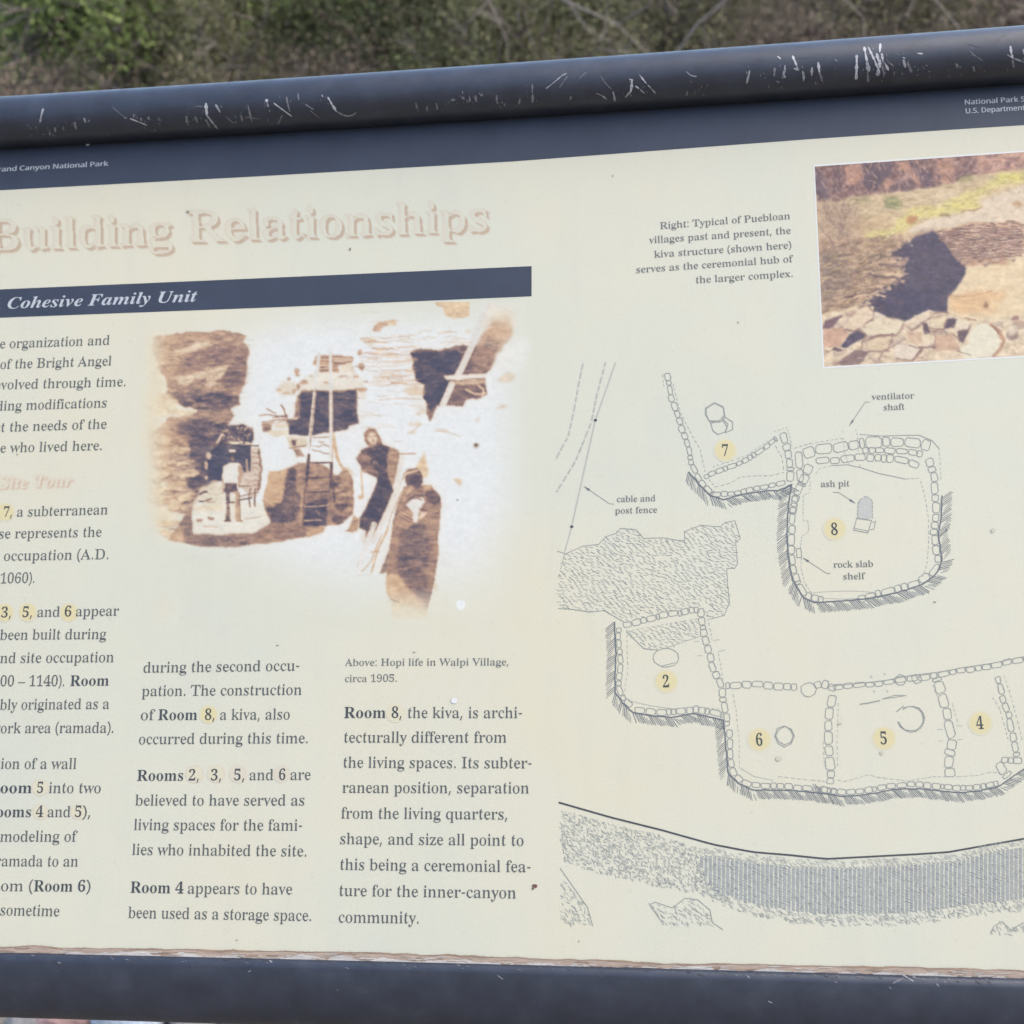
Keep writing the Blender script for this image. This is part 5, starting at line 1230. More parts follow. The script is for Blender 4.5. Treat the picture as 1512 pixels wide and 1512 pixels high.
P(h2([(590, 745), (720, 712), (890, 700), (900, 790), (600, 800)]), (224, 208, 178), 3, 2, .7, 10)
P(h2([(330, 1085), (440, 920), (470, 860), (570, 740), (592, 1012), (860, 1020), (1210, 1006), (1370, 910), (1512, 920), (1512, 1088), (1300, 1110), (1060, 1150), (820, 1160), (680, 1155), (480, 1110)]), (142, 114, 106), 1.8, 1.1, .97, 24, (2.5, 9))
P(h2([(330, 1085), (390, 960), (470, 960), (520, 1090), (480, 1112)]), (206, 176, 140), 3, 3.5, .8)
P(h2([(580, 1040), (1000, 1030), (1010, 1130), (680, 1135)]), (108, 95, 102), 4, 3, .7, 22, (2, 8))
for x, y in ((655, 880), (765, 864)): S(*h2([(x, y)])[0], 5, 2.2, (128, 100, 96), .85, 2, .8)
L_(h2([(690, 940), (830, 950)]), 1.5, (198, 166, 138), .7); L_(h2([(1110, 870), (1270, 846)]), 1.4, (176, 146, 126), .7)
# the man in the yard
S(*h2([(985, 228)])[0], 5.2, 6.6, (92, 82, 92), 1, .8, .6); S(*h2([(985, 178)])[0], 5.2, 2.2, (222, 216, 212), 1, .6, .6); S(*h2([(985, 252)])[0], 2.6, 3.4, (150, 126, 112), .8, .6, .7)
P(h2([(890, 330), (960, 288), (1060, 300), (1092, 400), (1070, 560), (1030, 505), (915, 505), (905, 600), (878, 560), (880, 400)]), (229, 226, 222), 1.2, .8, 1, 10)
P(h2([(1040, 320), (1085, 335), (1092, 420), (1060, 560), (1045, 540)]), (166, 140, 126), 1, .8, .9, 8); L_(h2([(885, 470), (888, 600)]), 3, (196, 170, 150), .8)
P(h2([(905, 502), (1035, 500), (1042, 605), (900, 608)]), (108, 88, 92), 1.2, .8, 1, 16, (2, 2))
P(h2([(912, 590), (965, 600), (955, 740), (968, 885), (915, 890), (920, 720)]), (114, 100, 102), 1, .8, 1, 12)
P(h2([(965, 600), (1000, 598), (1010, 880), (975, 880)]), (224, 214, 200), .8, .8, .9); P(h2([(1005, 590), (1052, 595), (1062, 888), (1022, 890)]), (186, 160, 136), 1, .8, 1, 10); L_(h2([(1052, 600), (1064, 880)]), 1.6, (132, 104, 96), .9)
S(*h2([(935, 887)])[0], 5.5, 1.3, (84, 74, 80), .95, .6, .5); S(*h2([(1060, 890)])[0], 5, 1.3, (156, 128, 108), .9, .6, .5)
for q, w in (([(1050, 640), (1250, 590)], 1.7), ([(1060, 670), (1180, 650)], 2.6), ([(1170, 560), (1150, 640), (1165, 745)], 2.2), ([(1215, 560), (1215, 735)], 2.4), ([(1060, 540), (1180, 535)], 1.4), ([(945, 705), (1000, 700)], 2.4)): L_(h2(q), w, (104, 84, 90), .88, .8, 1)
# central house
P(h3([(480, 470), (660, 380), (1100, 380), (1200, 520), (1200, 700), (1080, 590), (480, 600)]), (228, 218, 202), 3, 2, .8, 12)
P(h3([(490, 596), (640, 580), (830, 575), (1100, 565), (1115, 800), (1130, 950), (1020, 985), (1010, 1017), (620, 1078), (350, 1075), (360, 940), (470, 880), (450, 700)]), (73, 72, 92), 1.6, .9, .98, 14, (2, 6))
P(h3([(450, 640), (500, 598), (480, 880), (400, 890), (420, 760)]), (142, 112, 100), 3, 1.2, .9, 20); P(h3([(1080, 570), (1110, 570), (1130, 940), (1090, 950)]), (104, 86, 90), 2, 1, .7); L_(h3([(500, 592), (1100, 570)]), 2.0, (156, 122, 104), .8, 1, 3)
for q in ([(700, 655), (800, 650)], [(990, 665), (1110, 660)], [(870, 768), (940, 768)], [(480, 1000), (560, 985)], [(470, 950), (550, 940)]): L_(h3(q), 1.1, (158, 140, 138), .6, .8)
P(h3([(640, 205), (830, 182), (1070, 200), (1062, 270), (900, 295), (920, 380), (690, 380), (700, 300), (620, 300)]), (172, 134, 114), 2, .9, .95, 24, (2, 6))
for q, w in (([(640, 234), (800, 236)], 1.6), ([(850, 222), (1075, 225)], 1.4), ([(850, 248), (1060, 242)], 1.3), ([(690, 345), (800, 330)], 1.4), ([(620, 300), (800, 300)], 1.2)): L_(h3(q), w, (232, 224, 214), .9, .8, 1)
P(h3([(930, 285), (1060, 275), (1090, 380), (930, 380)]), (226, 212, 192), 2, 1, .95)
for x, y, a, b in ((440, 355, 26, 34), (455, 400, 34, 12), (1140, 155, 24, 36), (520, 490, 42, 30), (455, 540, 24, 46), (400, 590, 24, 30), (1170, 310, 40, 46), (1120, 310, 36, 10), (770, 492, 26, 12), (1165, 575, 60, 24), (1200, 478, 34, 8), (970, 415, 46, 8), (345, 440, 20, 18), (250, 570, 46, 12), (330, 610, 40, 14), (1100, 430, 30, 12), (610, 420, 26, 10)):
    p = h3([(x, y)])[0]; S(p[0], p[1], a / 7.56, b / 7.56, (166, 130, 112), .85, 2.5, .8)
P(h3([(290, 470), (420, 460), (440, 600), (290, 650), (200, 575)]), (222, 200, 172), 4, 2, .6, 20)
for q, w in (([(30, 850), (160, 855), (330, 880)], 1.6), ([(110, 780), (210, 838)], 1.3), ([(260, 750), (295, 800), (325, 880)], 2.2), ([(60, 930), (250, 900), (420, 905)], 1.8), ([(60, 960), (200, 930)], 1.6), ([(180, 880), (330, 860)], 1.5), ([(210, 950), (260, 920), (420, 912)], 1.2)): L_(h3(q), w, (138, 102, 92), .9, .8, 2)
P(h3([(75, 930), (190, 950), (175, 1010), (160, 1040), (75, 1030)]), (122, 90, 82), 4, 1, .9, 22); P(h3([(190, 930), (340, 938), (330, 1002), (200, 1000)]), (220, 206, 186), 2, 1, .95, 8); P(h3([(330, 920), (560, 900), (570, 1075), (350, 1075)]), (74, 72, 92), 3, 1, .9, 16); S(*h3([(230, 1050)])[0], 15, 5, (220, 204, 176), .8, 3, 1)
P(h3([(330, 1090), (560, 1105), (550, 1215), (360, 1225)]), (218, 206, 184), 2, 1, .95, 12); P(h3([(385, 1130), (440, 1130), (432, 1196), (392, 1196)]), (110, 86, 82), 1, .8, .95); L_(h3([(360, 1225), (470, 1205), (545, 1195)]), 1.5, (104, 84, 82), .9); P(h3([(395, 1232), (480, 1235), (520, 1320), (445, 1325)]), (150, 120, 106), 2, 1, .95, 12)
for q in ([(612, 1195), (700, 1205), (720, 1180), (800, 1200)], [(615, 1240), (700, 1255), (740, 1278), (805, 1280)], [(680, 1150), (740, 1155)], [(620, 1105), (810, 1100)]): L_(h3(q), 1.3, (140, 108, 98), .85, .8, 1)
P(h5([(70, 745), (110, 560), (130, 440), (340, 395), (500, 330), (560, 325), (640, 325), (720, 345), (800, 390), (850, 450), (900, 470), (960, 400), (1010, 395), (1050, 470), (1078, 540), (1078, 900), (950, 965), (900, 1010), (750, 1030), (560, 1050), (150, 1010), (90, 850)]), (166, 132, 114), 2, 1, .98, 22, (3, 4))
P(h5([(125, 440), (330, 400), (310, 560), (270, 770), (160, 800), (80, 760), (110, 560)]), (208, 172, 134), 2, 1.2, .9, 14); 
P(h5([(340, 395), (425, 380), (450, 640), (490, 700), (470, 900), (430, 985), (160, 1005), (95, 850), (260, 790), (300, 560)]), (98, 84, 92), 3, 1.3, .92, 30, (2.5, 3))
P(h5([(540, 790), (720, 725), (790, 745), (785, 1030), (520, 1045), (515, 860)]), (78, 72, 88), 2, 1.2, .95, 16); P(h5([(550, 680), (790, 660), (780, 730), (640, 750), (545, 780)]), (140, 112, 102), 3, 1.5, .7, 14)
P(h5([(860, 480), (1075, 540), (1076, 900), (950, 960), (840, 1010), (840, 700)]), (152, 118, 102), 3, 1.2, .9, 40, (3, 6))
for x, y, a, b in ((950, 570, 90, 14), (980, 680, 80, 22), (900, 640, 40, 14), (1030, 650, 30, 14), (1010, 850, 40, 24)): p = h5([(x, y)])[0]; S(p[0], p[1], a / 7.56, b / 7.56, (206, 172, 148), .85, 2, .9)
for x, y, a, b in ((940, 815, 70, 36), (960, 925, 60, 20), (870, 560, 34, 16), (890, 950, 56, 50), (930, 740, 50, 12)): p = h5([(x, y)])[0]; S(p[0], p[1], a / 7.56, b / 7.56, (100, 80, 84), .85, 3, .9)
P(h5([(0, 1092), (150, 1000), (520, 1030), (750, 1045), (745, 1100), (560, 1150), (250, 1200), (0, 1235)]), (152, 118, 102), 1.5, 1.0, .97, 20, (2, 9)); P(h5([(560, 1060), (755, 1030), (745, 1095), (560, 1150)]), (206, 172, 138), 2, 2, .8, 10)
L_(h3([(850, 1070), (870, 1200), (900, 1361)]), 4.5, (216, 186, 152), .9, 1); L_(h5([(855, 110), (885, 260), (950, 390), (1010, 400)]), 4.2, (214, 182, 146), .9, 1); L_(h5([(1010, 395), (1075, 450)]), 5, (222, 206, 182), .9, 1, 2)
L_(h3([(690, 170), (660, 420), (640, 600), (575, 1240)]), 5.0, (222, 218, 214), 1, .9); L_(h3([(655, 560), (605, 980), (590, 1220)]), 1.2, (130, 108, 102), .75, .8); L_(h3([(818, 150), (820, 600), (822, 1361)]), 5.0, (224, 220, 216), 1, .9); L_(h3([(845, 590), (850, 1060)]), 1.0, (140, 118, 110), .6, .8)
L_(h5([(820, 0), (825, 340)]), 4.6, (224, 219, 213), 1, .9); L_(h5([(845, 60), (842, 330)]), 1.2, (196, 150, 120), .8)
L_(h5([(575, 240), (545, 600)]), 4.4, (106, 82, 82), .97, .9); L_(h5([(535, 600), (500, 1030)]), 3.6, (132, 104, 96), .95, .9); L_(h5([(500, 640), (485, 1030)]), 2.6, (190, 152, 124), .9, .9)
L_(h5([(828, 335), (820, 620)]), 4.6, (112, 86, 84), .97, .9); L_(h5([(815, 620), (800, 1005)]), 4.8, (150, 120, 106), .95, .9); L_(h5([(850, 520), (860, 760)]), 3, (104, 82, 84), .8, 1)
for q, c in (([(570, 322), (690, 328), (810, 325)], (98, 76, 78)), ([(555, 488), (690, 496), (815, 486)], (92, 72, 76)), ([(540, 655), (670, 655), (800, 648)], (92, 72, 76)), ([(530, 815), (670, 815), (790, 800)], (176, 164, 160)), ([(530, 972), (715, 968)], (206, 182, 160)), ([(530, 990), (690, 1000)], (84, 74, 84))): L_(h5(q), 2.0, c, .95, .7)
# house on the right
P(h4([(390, 488), (480, 450), (640, 472), (760, 440), (900, 420), (1020, 420), (1170, 470), (1110, 640), (1060, 690), (1080, 860), (1000, 905), (900, 905), (870, 965), (760, 955), (640, 962), (600, 1060), (572, 1112), (540, 1020), (552, 905), (510, 890), (522, 780), (450, 740), (440, 690), (410, 620), (420, 560)]), (126, 100, 98), 1.8, .9, .98, 20, (2, 7))
P(h4([(410, 500), (640, 480), (830, 470), (860, 560), (800, 680), (700, 890), (650, 945), (575, 1010), (545, 920), (520, 890), (530, 780), (455, 730), (430, 610)]), (71, 72, 93), 1.8, 1, .93, 14)
P(h4([(1040, 330), (1140, 270), (1300, 260), (1300, 350), (1200, 480), (1110, 640), (960, 670), (930, 500)]), (166, 132, 118), 2.5, 2, .85, 20, (3, 5)); P(h4([(1100, 60), (1350, 70), (1340, 320), (1220, 400), (1060, 330), (1080, 180)]), (224, 205, 176), 4, 7, .8, 12)
P(h4([(1130, 200), (1290, 200), (1280, 350), (1150, 380), (1050, 340)]), (190, 154, 130), 4, 4, .7, 14); P(h4([(1200, 470), (1330, 340), (1460, 380), (1400, 640), (1120, 645)]), (231, 229, 222), 4, 4, .85)
L_(h4([(1080, 70), (1000, 260), (950, 420), (860, 620), (820, 690)]), 9.5, (221, 218, 214), .97, 1.2); L_(h4([(990, 430), (900, 630)]), 1.6, (120, 94, 92), .6, 1); L_(h4([(900, 430), (800, 680)]), 1.2, (150, 122, 112), .5, 1); L_(h4([(770, 770), (690, 950)]), 9.5, (225, 222, 218), .97, 1.2); L_(h4([(815, 800), (750, 955)]), 1.6, (150, 118, 104), .7, 1); L_(h4([(1120, 60), (1050, 240)]), 9, (226, 216, 204), .8, 3)
P(h4([(695, 690), (1085, 678), (1075, 720), (860, 742), (725, 728)]), (230, 224, 217), 1, .8, 1, 6); L_(h4([(800, 745), (940, 720), (1070, 718)]), 1.1, (122, 96, 88), .8, .7); P(h4([(735, 752), (1065, 730), (1070, 765), (860, 778)]), (200, 176, 154), 1, .8, .95, 8)
L_(h4([(890, 825), (970, 860), (1060, 850)]), 3, (216, 190, 166), .9, .9, 2); L_(h4([(1000, 780), (1050, 820), (1040, 870)]), 2.6, (220, 196, 172), .9, .9, 2)
P(h4([(610, 30), (935, 22), (922, 170), (800, 192), (710, 172), (690, 92), (640, 80)]), (220, 190, 152), 1.6, 1.0, .95, 8); L_(h4([(640, 88), (700, 86)]), 1.2, (230, 222, 208), .9); S(*h4([(800, 178)])[0], 6, 2, (226, 208, 180), .9, 1, .8)
P(h4([(55, 280), (120, 225), (210, 205), (200, 240), (130, 300), (75, 300)]), (194, 152, 130), 2.5, 1, .9, 16); P(h4([(190, 210), (255, 175), (285, 240), (215, 240)]), (218, 192, 152), 2, 1, .9)
for k in range(34):
    x, y = RNG.uniform(0, 400), RNG.uniform(330, 760) if k % 4 else RNG.uniform(120, 420); w = RNG.uniform(30, 110)
    L_(h4([(x - w, y), (x, y + RNG.normal(0, 6)), (x + w, y + RNG.normal(0, 5))]), RNG.uniform(.9, 2.2), (208, 172, 144) if k % 3 else (166, 132, 114), RNG.uniform(.35, .8), .8, 2)
for k in range(14):
    x, y = RNG.uniform(420, 930), RNG.uniform(250, 430); w = RNG.uniform(24, 70)
    L_(h4([(x - w, y), (x, y - 12), (x + w, y - 4)]), RNG.uniform(.9, 1.8), (212, 178, 146), RNG.uniform(.3, .7), .8, 2)
for x, y, a, b in ((50, 400, 46, 14), (50, 435, 30, 12), (130, 470, 34, 18), (240, 510, 70, 14), (400, 545, 60, 18), (400, 645, 50, 16), (400, 742, 60, 8), (440, 830, 100, 44), (500, 1025, 46, 16), (440, 1130, 60, 12), (400, 1200, 44, 10), (690, 1185, 80, 8), (1250, 720, 70, 44), (1230, 970, 60, 22), (905, 300, 34, 20), (1000, 1085, 20, 16)):
    p = h4([(x, y)])[0]; S(p[0], p[1], a / 6.05, b / 6.05, (214, 178, 142), .55, 4, 1.6)
for y in (345, 500, 560, 640, 700, 772, 900): L_(h4([(140, y + 8), (330, y), (500 if y > 700 else 400, y + 4)]), 1.5, (196, 158, 132), .7, .9, 2)
# two women by the ladder
P(h6([(590, 430), (680, 420), (600, 720), (470, 1000), (300, 1306), (200, 1306), (420, 900), (560, 700)]), (224, 219, 212), 1, 1, .95, 6)
P(h6([(870, 395), (905, 520), (900, 655), (840, 650), (780, 550)]), (222, 192, 154), 2, 1.4, .9, 8)
P(h6([(258, 210), (310, 152), (372, 155), (420, 240), (445, 320), (300, 335), (268, 290)]), (152, 114, 100), 1.2, .8, 1, 14); S(*h6([(345, 258)])[0], 7.0, 8.6, (227, 208, 188), 1, 1, .8); L_(h6([(310, 240), (385, 228)]), 1.1, (140, 104, 92), .8); S(*h6([(350, 275)])[0], 2.2, 1.6, (150, 116, 102), .8, .6, .6); L_(h6([(330, 300), (365, 298)]), 1, (170, 130, 112), .8)
P(h6([(175, 450), (230, 365), (310, 335), (440, 310), (520, 350), (600, 375), (620, 410), (585, 560), (560, 700), (545, 780), (400, 660), (240, 590), (210, 510)]), (124, 96, 92), 1.5, .9, 1, 24, (2.5, 4))
P(h6([(310, 345), (440, 322), (512, 370), (505, 540), (440, 620), (330, 500)]), (88, 76, 86), 2, 1.2, .9, 26, (2, 3)); S(*h6([(370, 500)])[0], 4.5, 2.2, (176, 154, 146), .7, 2, .8); L_(h6([(230, 580), (320, 575), (400, 600)]), 2, (196, 156, 136), .7, 1, 2)
P(h6([(520, 360), (615, 385), (585, 560), (550, 740), (500, 620), (490, 480)]), (180, 144, 124), 2, 1, .95, 14); L_(h6([(560, 415), (780, 412)]), 1.6, (170, 132, 112), .9, .8)
P(h6([(400, 640), (480, 590), (560, 780), (480, 960), (390, 1190), (280, 1195), (205, 1160), (220, 1050), (330, 840)]), (92, 78, 86), 1.5, .9, 1, 18, (6, 2)); P(h6([(420, 610), (500, 740), (430, 1000), (380, 1185), (280, 1185), (300, 980), (390, 760)]), (73, 71, 88), 2, 1.4, .85, 14)
P(h6([(160, 480), (225, 600), (240, 610), (400, 678), (225, 1055), (160, 1010), (150, 700)]), (231, 233, 235), 1, .9, 1, 4); L_(h6([(228, 600), (245, 840)]), 3.2, (218, 190, 160), .95, .9); S(*h6([(230, 852)])[0], 4.4, 3.2, (206, 168, 136), .9, 1, .8)
P(h6([(160, 1035), (210, 1080), (185, 1195), (140, 1215), (80, 1200)]), (190, 150, 124), 2, .9, .95, 10); L_(h6([(70, 1195), (150, 1190)]), 1.8, (166, 128, 108), .8); P(h6([(275, 1190), (390, 1185), (345, 1306), (290, 1306)]), (132, 98, 90), 1.5, .9, 1, 12); P(h7([(265, 250), (325, 240), (290, 330), (265, 320)]), (204, 164, 132), 2, 1, .9)
L_(h6([(625, 700), (560, 880), (440, 1120), (350, 1306)]), 7.5, (226, 221, 214), 1, 1); L_(h7([(360, 100), (250, 400), (200, 560)]), 8.5, (229, 225, 219), .95, 1.5); L_(h6([(630, 800), (520, 1060), (470, 1240)]), 1.8, (202, 168, 138), .85, .8, 1)
L_(h7([(500, 150), (400, 360), (330, 580)]), 3.4, (206, 172, 138), .85, 1, 1); L_(h7([(440, 200), (330, 470), (235, 575)]), 1.8, (196, 156, 122), .85, .9, 1); L_(h7([(545, 90), (470, 370), (380, 590)]), 6.5, (229, 227, 223), .97, 1); L_(h7([(330, 380), (410, 375)]), 2.4, (190, 150, 116), .8); L_(h7([(200, 612), (330, 608)]), 1.2, (190, 170, 156), .7); L_(h7([(190, 520), (205, 470)]), 1.2, (204, 180, 156), .7)
P(h7([(500, 375), (522, 372), (492, 592), (412, 596)]), (132, 114, 110), 1, .8, .95, 10)
P(h6([(860, 735), (940, 740), (1030, 860), (1036, 960), (1012, 1306), (540, 1306), (560, 1060), (600, 900), (660, 740), (800, 735)]), (154, 122, 108), 1.4, .9, 1, 18, (3, 5))
P(h7([(555, 40), (1000, 0), (1012, 200), (1008, 420), (985, 600), (955, 760), (920, 900), (905, 960), (720, 905), (560, 880), (495, 820), (485, 590), (512, 360)]), (160, 127, 112), 1.2, .9, 1, 16, (2, 8))
P(h7([(620, 130), (760, 90), (880, 60), (935, 300), (910, 520), (880, 760), (820, 850), (700, 740), (620, 650), (590, 400)]), (116, 98, 100), 3, 2.4, .88, 22, (1.8, 12))
cv.strokes(h7([(560, 100), (990, 60), (960, 700), (850, 840), (560, 640)]), 60, [(140, 112, 106), (96, 84, 92), (178, 146, 130)], (6, 18), (.8, 1.4), -.1, .12, (.25, .6))
P(h7([(480, 605), (600, 600), (720, 760), (800, 862), (910, 930), (902, 1050), (560, 1052), (530, 885), (480, 800)]), (212, 180, 145), 2.5, 2.2, .93, 10); P(h7([(530, 890), (650, 900), (800, 950), (905, 960), (900, 1052), (560, 1055)]), (224, 208, 174), 2, 2, .85); P(h7([(730, 1050), (850, 1050), (850, 1140), (740, 1140)]), (226, 214, 192), 3, 4, .7); L_(h7([(520, 850), (570, 875), (615, 885)]), 1.5, (134, 98, 76), .9); L_(h7([(490, 880), (530, 880)]), 1, (180, 140, 110), .7); P(h7([(960, 690), (1000, 690), (1005, 780), (970, 780)]), (222, 196, 160), 2, 1.5, .7); L_(h7([(940, 920), (1005, 885)]), 2.6, (222, 200, 160), .8, 2)
S(*h6([(765, 670)])[0], 13.5, 15.5, (112, 86, 88), 1, 1.2, .9); P(h6([(640, 640), (700, 565), (800, 555), (850, 640), (850, 690), (790, 620), (700, 630)]), (134, 104, 96), 1, .9, .95, 10); L_(h6([(648, 668), (690, 610), (800, 580)]), 3.0, (216, 190, 166), .95, .9); S(*h6([(770, 690)])[0], 9.5, 6.5, (92, 74, 82), .8, 2, 1.2); P(h6([(720, 730), (790, 740), (720, 830), (660, 900), (640, 860)]), (186, 150, 128), 2, 1, .9, 10)
S(*h6([(950, 860)])[0], 11.5, 10.5, (126, 96, 94), .95, 1.6, 1.0); L_(h6([(865, 830), (900, 900), (950, 930)]), 2.0, (188, 150, 130), .7, 1); P(h6([(845, 720), (940, 738), (930, 790), (870, 790)]), (206, 168, 138), 2, 1, .9)
P(h6([(675, 930), (740, 862), (850, 850), (880, 900), (815, 1000), (800, 1105), (755, 1112), (740, 990)]), (226, 224, 224), 1.2, .8, 1, 6)
for q in ([(660, 930), (710, 870), (780, 835), (855, 850)], [(690, 915), (740, 870), (800, 862), (840, 878)], [(690, 850), (760, 780), (860, 800)]): L_(h6(q), 1.7, (108, 82, 82), .88, .8)
P(h6([(560, 1090), (620, 1000), (750, 1005), (745, 1130), (680, 1180), (600, 1150)]), (188, 150, 130), 2, 1, .92, 14)
for q in ([(620, 1015), (740, 1080)], [(615, 1050), (735, 1110)], [(640, 990), (745, 1040)], [(600, 1080), (560, 1100)]): L_(h6(q), 1.2, (116, 88, 86), .8, .7)
P(h6([(812, 1082), (832, 1000), (905, 1012), (850, 1065)]), (226, 202, 184), 1, .8, .95); L_(h6([(820, 970), (890, 990)]), 2, (110, 84, 84), .8)
P(h6([(1145, 660), (1250, 662), (1232, 740), (1190, 690)]), (222, 198, 164), 1.5, 1, .9); L_(h6([(990, 180), (1080, 185), (1230, 235)]), 1.3, (210, 186, 158), .7); L_(h6([(700, 210), (760, 190), (830, 110)]), 1.8, (208, 180, 148), .6, 1, 2); L_(h6([(900, 430), (1050, 432)]), 1, (206, 202, 196), .8); L_(h6([(560, 285), (650, 283)]), 1, (196, 190, 184), .7)
# stone courses, mottling and streaks that the faded print still shows
cv.strokes(h4([(20, 330), (420, 330), (400, 560), (520, 800), (540, 1000), (60, 1000)]), 60, [(222, 192, 164), (206, 170, 142), (230, 212, 190)], (10, 34), (.9, 2.4), .02, .1, (.2, .6))
cv.strokes(h3([(1120, 560), (1500, 300), (1512, 1000), (1150, 1000)]), 26, [(226, 204, 180), (214, 186, 160)], (8, 24), (.8, 2.0), .05, .15, (.2, .5))
cv.strokes(h3([(490, 600), (1100, 570), (1125, 950), (620, 1070), (370, 1060)]), 60, [(98, 86, 98), (64, 62, 84), (122, 102, 104)], (4, 16), (.8, 2.0), .05, .2, (.2, .6))
cv.strokes(h4([(420, 500), (840, 470), (800, 680), (650, 940), (560, 900)]), 60, [(96, 84, 96), (62, 62, 84), (120, 98, 100)], (4, 16), (.8, 2.0), -.1, .25, (.2, .6))
cv.strokes(h6([(400, 620), (500, 740), (420, 1000), (380, 1185), (280, 1185), (300, 980)]), 30, [(100, 86, 94), (62, 60, 80), (126, 100, 98)], (6, 20), (.8, 1.8), 1.9, .2, (.25, .6))
cv.strokes(h6([(190, 440), (310, 340), (510, 370), (500, 560), (420, 640), (240, 580)]), 26, [(150, 118, 108), (84, 68, 76), (166, 136, 122)], (4, 10), (.8, 1.8), .4, .7, (.3, .7))
cv.strokes(cliff, 120, [(212, 186, 158), (190, 156, 134), (92, 80, 92)], (5, 18), (.9, 2.6), -.12, .2, (.2, .55))
cv.rocks(h2([(190, 60), (540, 60), (600, 330), (590, 700), (430, 800), (200, 720)]), 26, (3, 8), [(224, 200, 166), (208, 178, 146), (230, 212, 182)], (126, 96, 90), .7)
cv.strokes(h5([(140, 440), (500, 330), (800, 390), (1070, 540), (1070, 900), (560, 1040), (150, 1000)]), 90, [(190, 156, 134), (128, 100, 94), (206, 172, 142), (104, 86, 90)], (3, 10), (.8, 1.8), 0, .8, (.2, .55))
cv.strokes(h2([(440, 960), (600, 1020), (1210, 1010), (1500, 930), (1500, 1080), (700, 1150)]), 50, [(170, 138, 122), (112, 92, 96), (184, 150, 130)], (5, 16), (.8, 1.8), -.05, .15, (.25, .6))
# wear on the laminate over the picture
S(703, 657, 3.3, 3.1, (52, 48, 46), 1, .8, .7); S(703.5, 658, 5.5, 5, (150, 145, 140), .35, 1, 1.4); S(680, 893, 7, 7.2, (240, 244, 246), .95, .8, .8); S(681, 893, 2.5, 2.5, (226, 230, 232), .9, 1, .8)
S(245, 902, 22, 18, (228, 208, 172), .45, 6, 12)
cv.a *= np.clip((cv.X - 198) / 14, 0, 1) * np.clip((798 - cv.X) / 14, 0, 1) * np.clip((943 - cv.Y) / 14, 0, 1)
# the picture stops at the slate bar
barline = np.interp(cv.X, [0, 400, 785, 800], [469.2, 454, 437.5, 437]); cv.a *= (cv.Y > barline + 1.5)
lf = np.clip((cv.X - 206 + (vnoise(cv.X.shape, 12) - .5) * 26) / 78, 0, 1); lf = (lf * lf * (3 - 2 * lf))
cv.c = cv.c * (.25 + .75 * lf[..., None]) + np.array([231, 208, 170.]) * (.75 - .75 * lf[..., None])
cv.a *= np.clip((cv.X - 198) / 46, 0, 1) ** 1.2
rb = np.clip((922 - cv.Y) / 55, 0, 1) * (cv.X > 540) + (cv.X <= 540); cv.a = np.where((cv.Y > 850) & (cv.X > 540) & (cv.X < 662), cv.a * (.15 + .85 * rb), cv.a)
cv.tone = .2; cv.halo = .62; cv.soft = .85
cv.build('sepia_photograph', PMAT, board, .00003, 5)

# ---- the colour photograph of the kiva
p7, p8 = T(1200, 180, 4.846), T(1200, 360, 4.846)
cv = Canvas(1198, 182, 1706, 546, 1.35, (214, 188, 152), 1.0)
P, L_, S = cv.poly, cv.line, cv.spot
cv.c += ((vnoise(cv.X.shape, 7) + vnoise(cv.X.shape, 3) - 1) * 22)[..., None] * np.array([1, .95, .85])
cl = p7([(10, 300), (570, 270), (1100, 230), (1512, 205), (2500, 130), (2500, 250), (1512, 335), (1350, 360), (1180, 380), (1000, 430), (860, 470), (600, 500), (400, 530), (30, 575)])
P(cl, (148, 116, 110), 4, 1.2, 1, 60, (5, 4))
P(p7([(1180, 240), (1512, 205), (2500, 130), (2500, 250), (1512, 335), (1350, 360), (1190, 372)]), (206, 164, 144), 5, 2, .9, 34, (4, 4))
for q, c in (([(360, 300), (580, 285), (565, 380), (480, 480), (430, 510), (350, 420)], (92, 79, 92)), ([(700, 275), (780, 330), (860, 390), (862, 470), (780, 478), (740, 400)], (94, 78, 91)), ([(20, 320), (90, 360), (105, 560), (30, 570)], (98, 84, 96)),
             ([(1030, 270), (1110, 250), (1090, 320)], (104, 84, 94)), ([(1020, 350), (1180, 330), (1170, 375), (1050, 385)], (100, 80, 88)), ([(560, 430), (720, 410), (720, 490), (560, 500)], (110, 90, 96)), ([(150, 320), (200, 330), (190, 480), (140, 500)], (108, 88, 96)), ([(1370, 290), (1400, 290), (1400, 350), (1370, 350)], (140, 104, 104))): P(p7(q), c, 6, 1.8, .72, 30, (2.5, 2.5))
for q in ([(590, 290), (690, 285), (720, 350), (640, 340)], [(680, 350), (760, 430), (770, 470), (720, 420)], [(880, 270), (1000, 260), (1020, 360), (900, 400), (870, 330)], [(520, 440), (560, 390), (580, 440), (500, 500)], [(920, 390), (1000, 380), (980, 450), (900, 440)], [(230, 320), (330, 310), (340, 430), (240, 460)]): P(p7(q), (198, 152, 128), 5, 1.4, .75, 26, (3, 3))
cv.strokes(cl, 190, [(112, 88, 96), (196, 154, 132), (128, 98, 98), (222, 182, 154)], (5, 16), (.9, 2.2), 1.0, .5, (.3, .7))
P(p7([(25, 578), (400, 532), (860, 476), (1180, 388), (1512, 345), (2500, 240), (2500, 420), (1512, 450), (1180, 545), (800, 640), (500, 760), (250, 900), (30, 985)]), (210, 186, 152), 3, 2.4, 1, 34, (3, 9))
P(p7([(820, 520), (1060, 480), (1080, 530), (900, 590)]), (220, 198, 168), 4, 4, .7, 12); P(p7([(230, 720), (560, 660), (560, 760), (330, 830)]), (206, 176, 138), 5, 5, .7, 18)
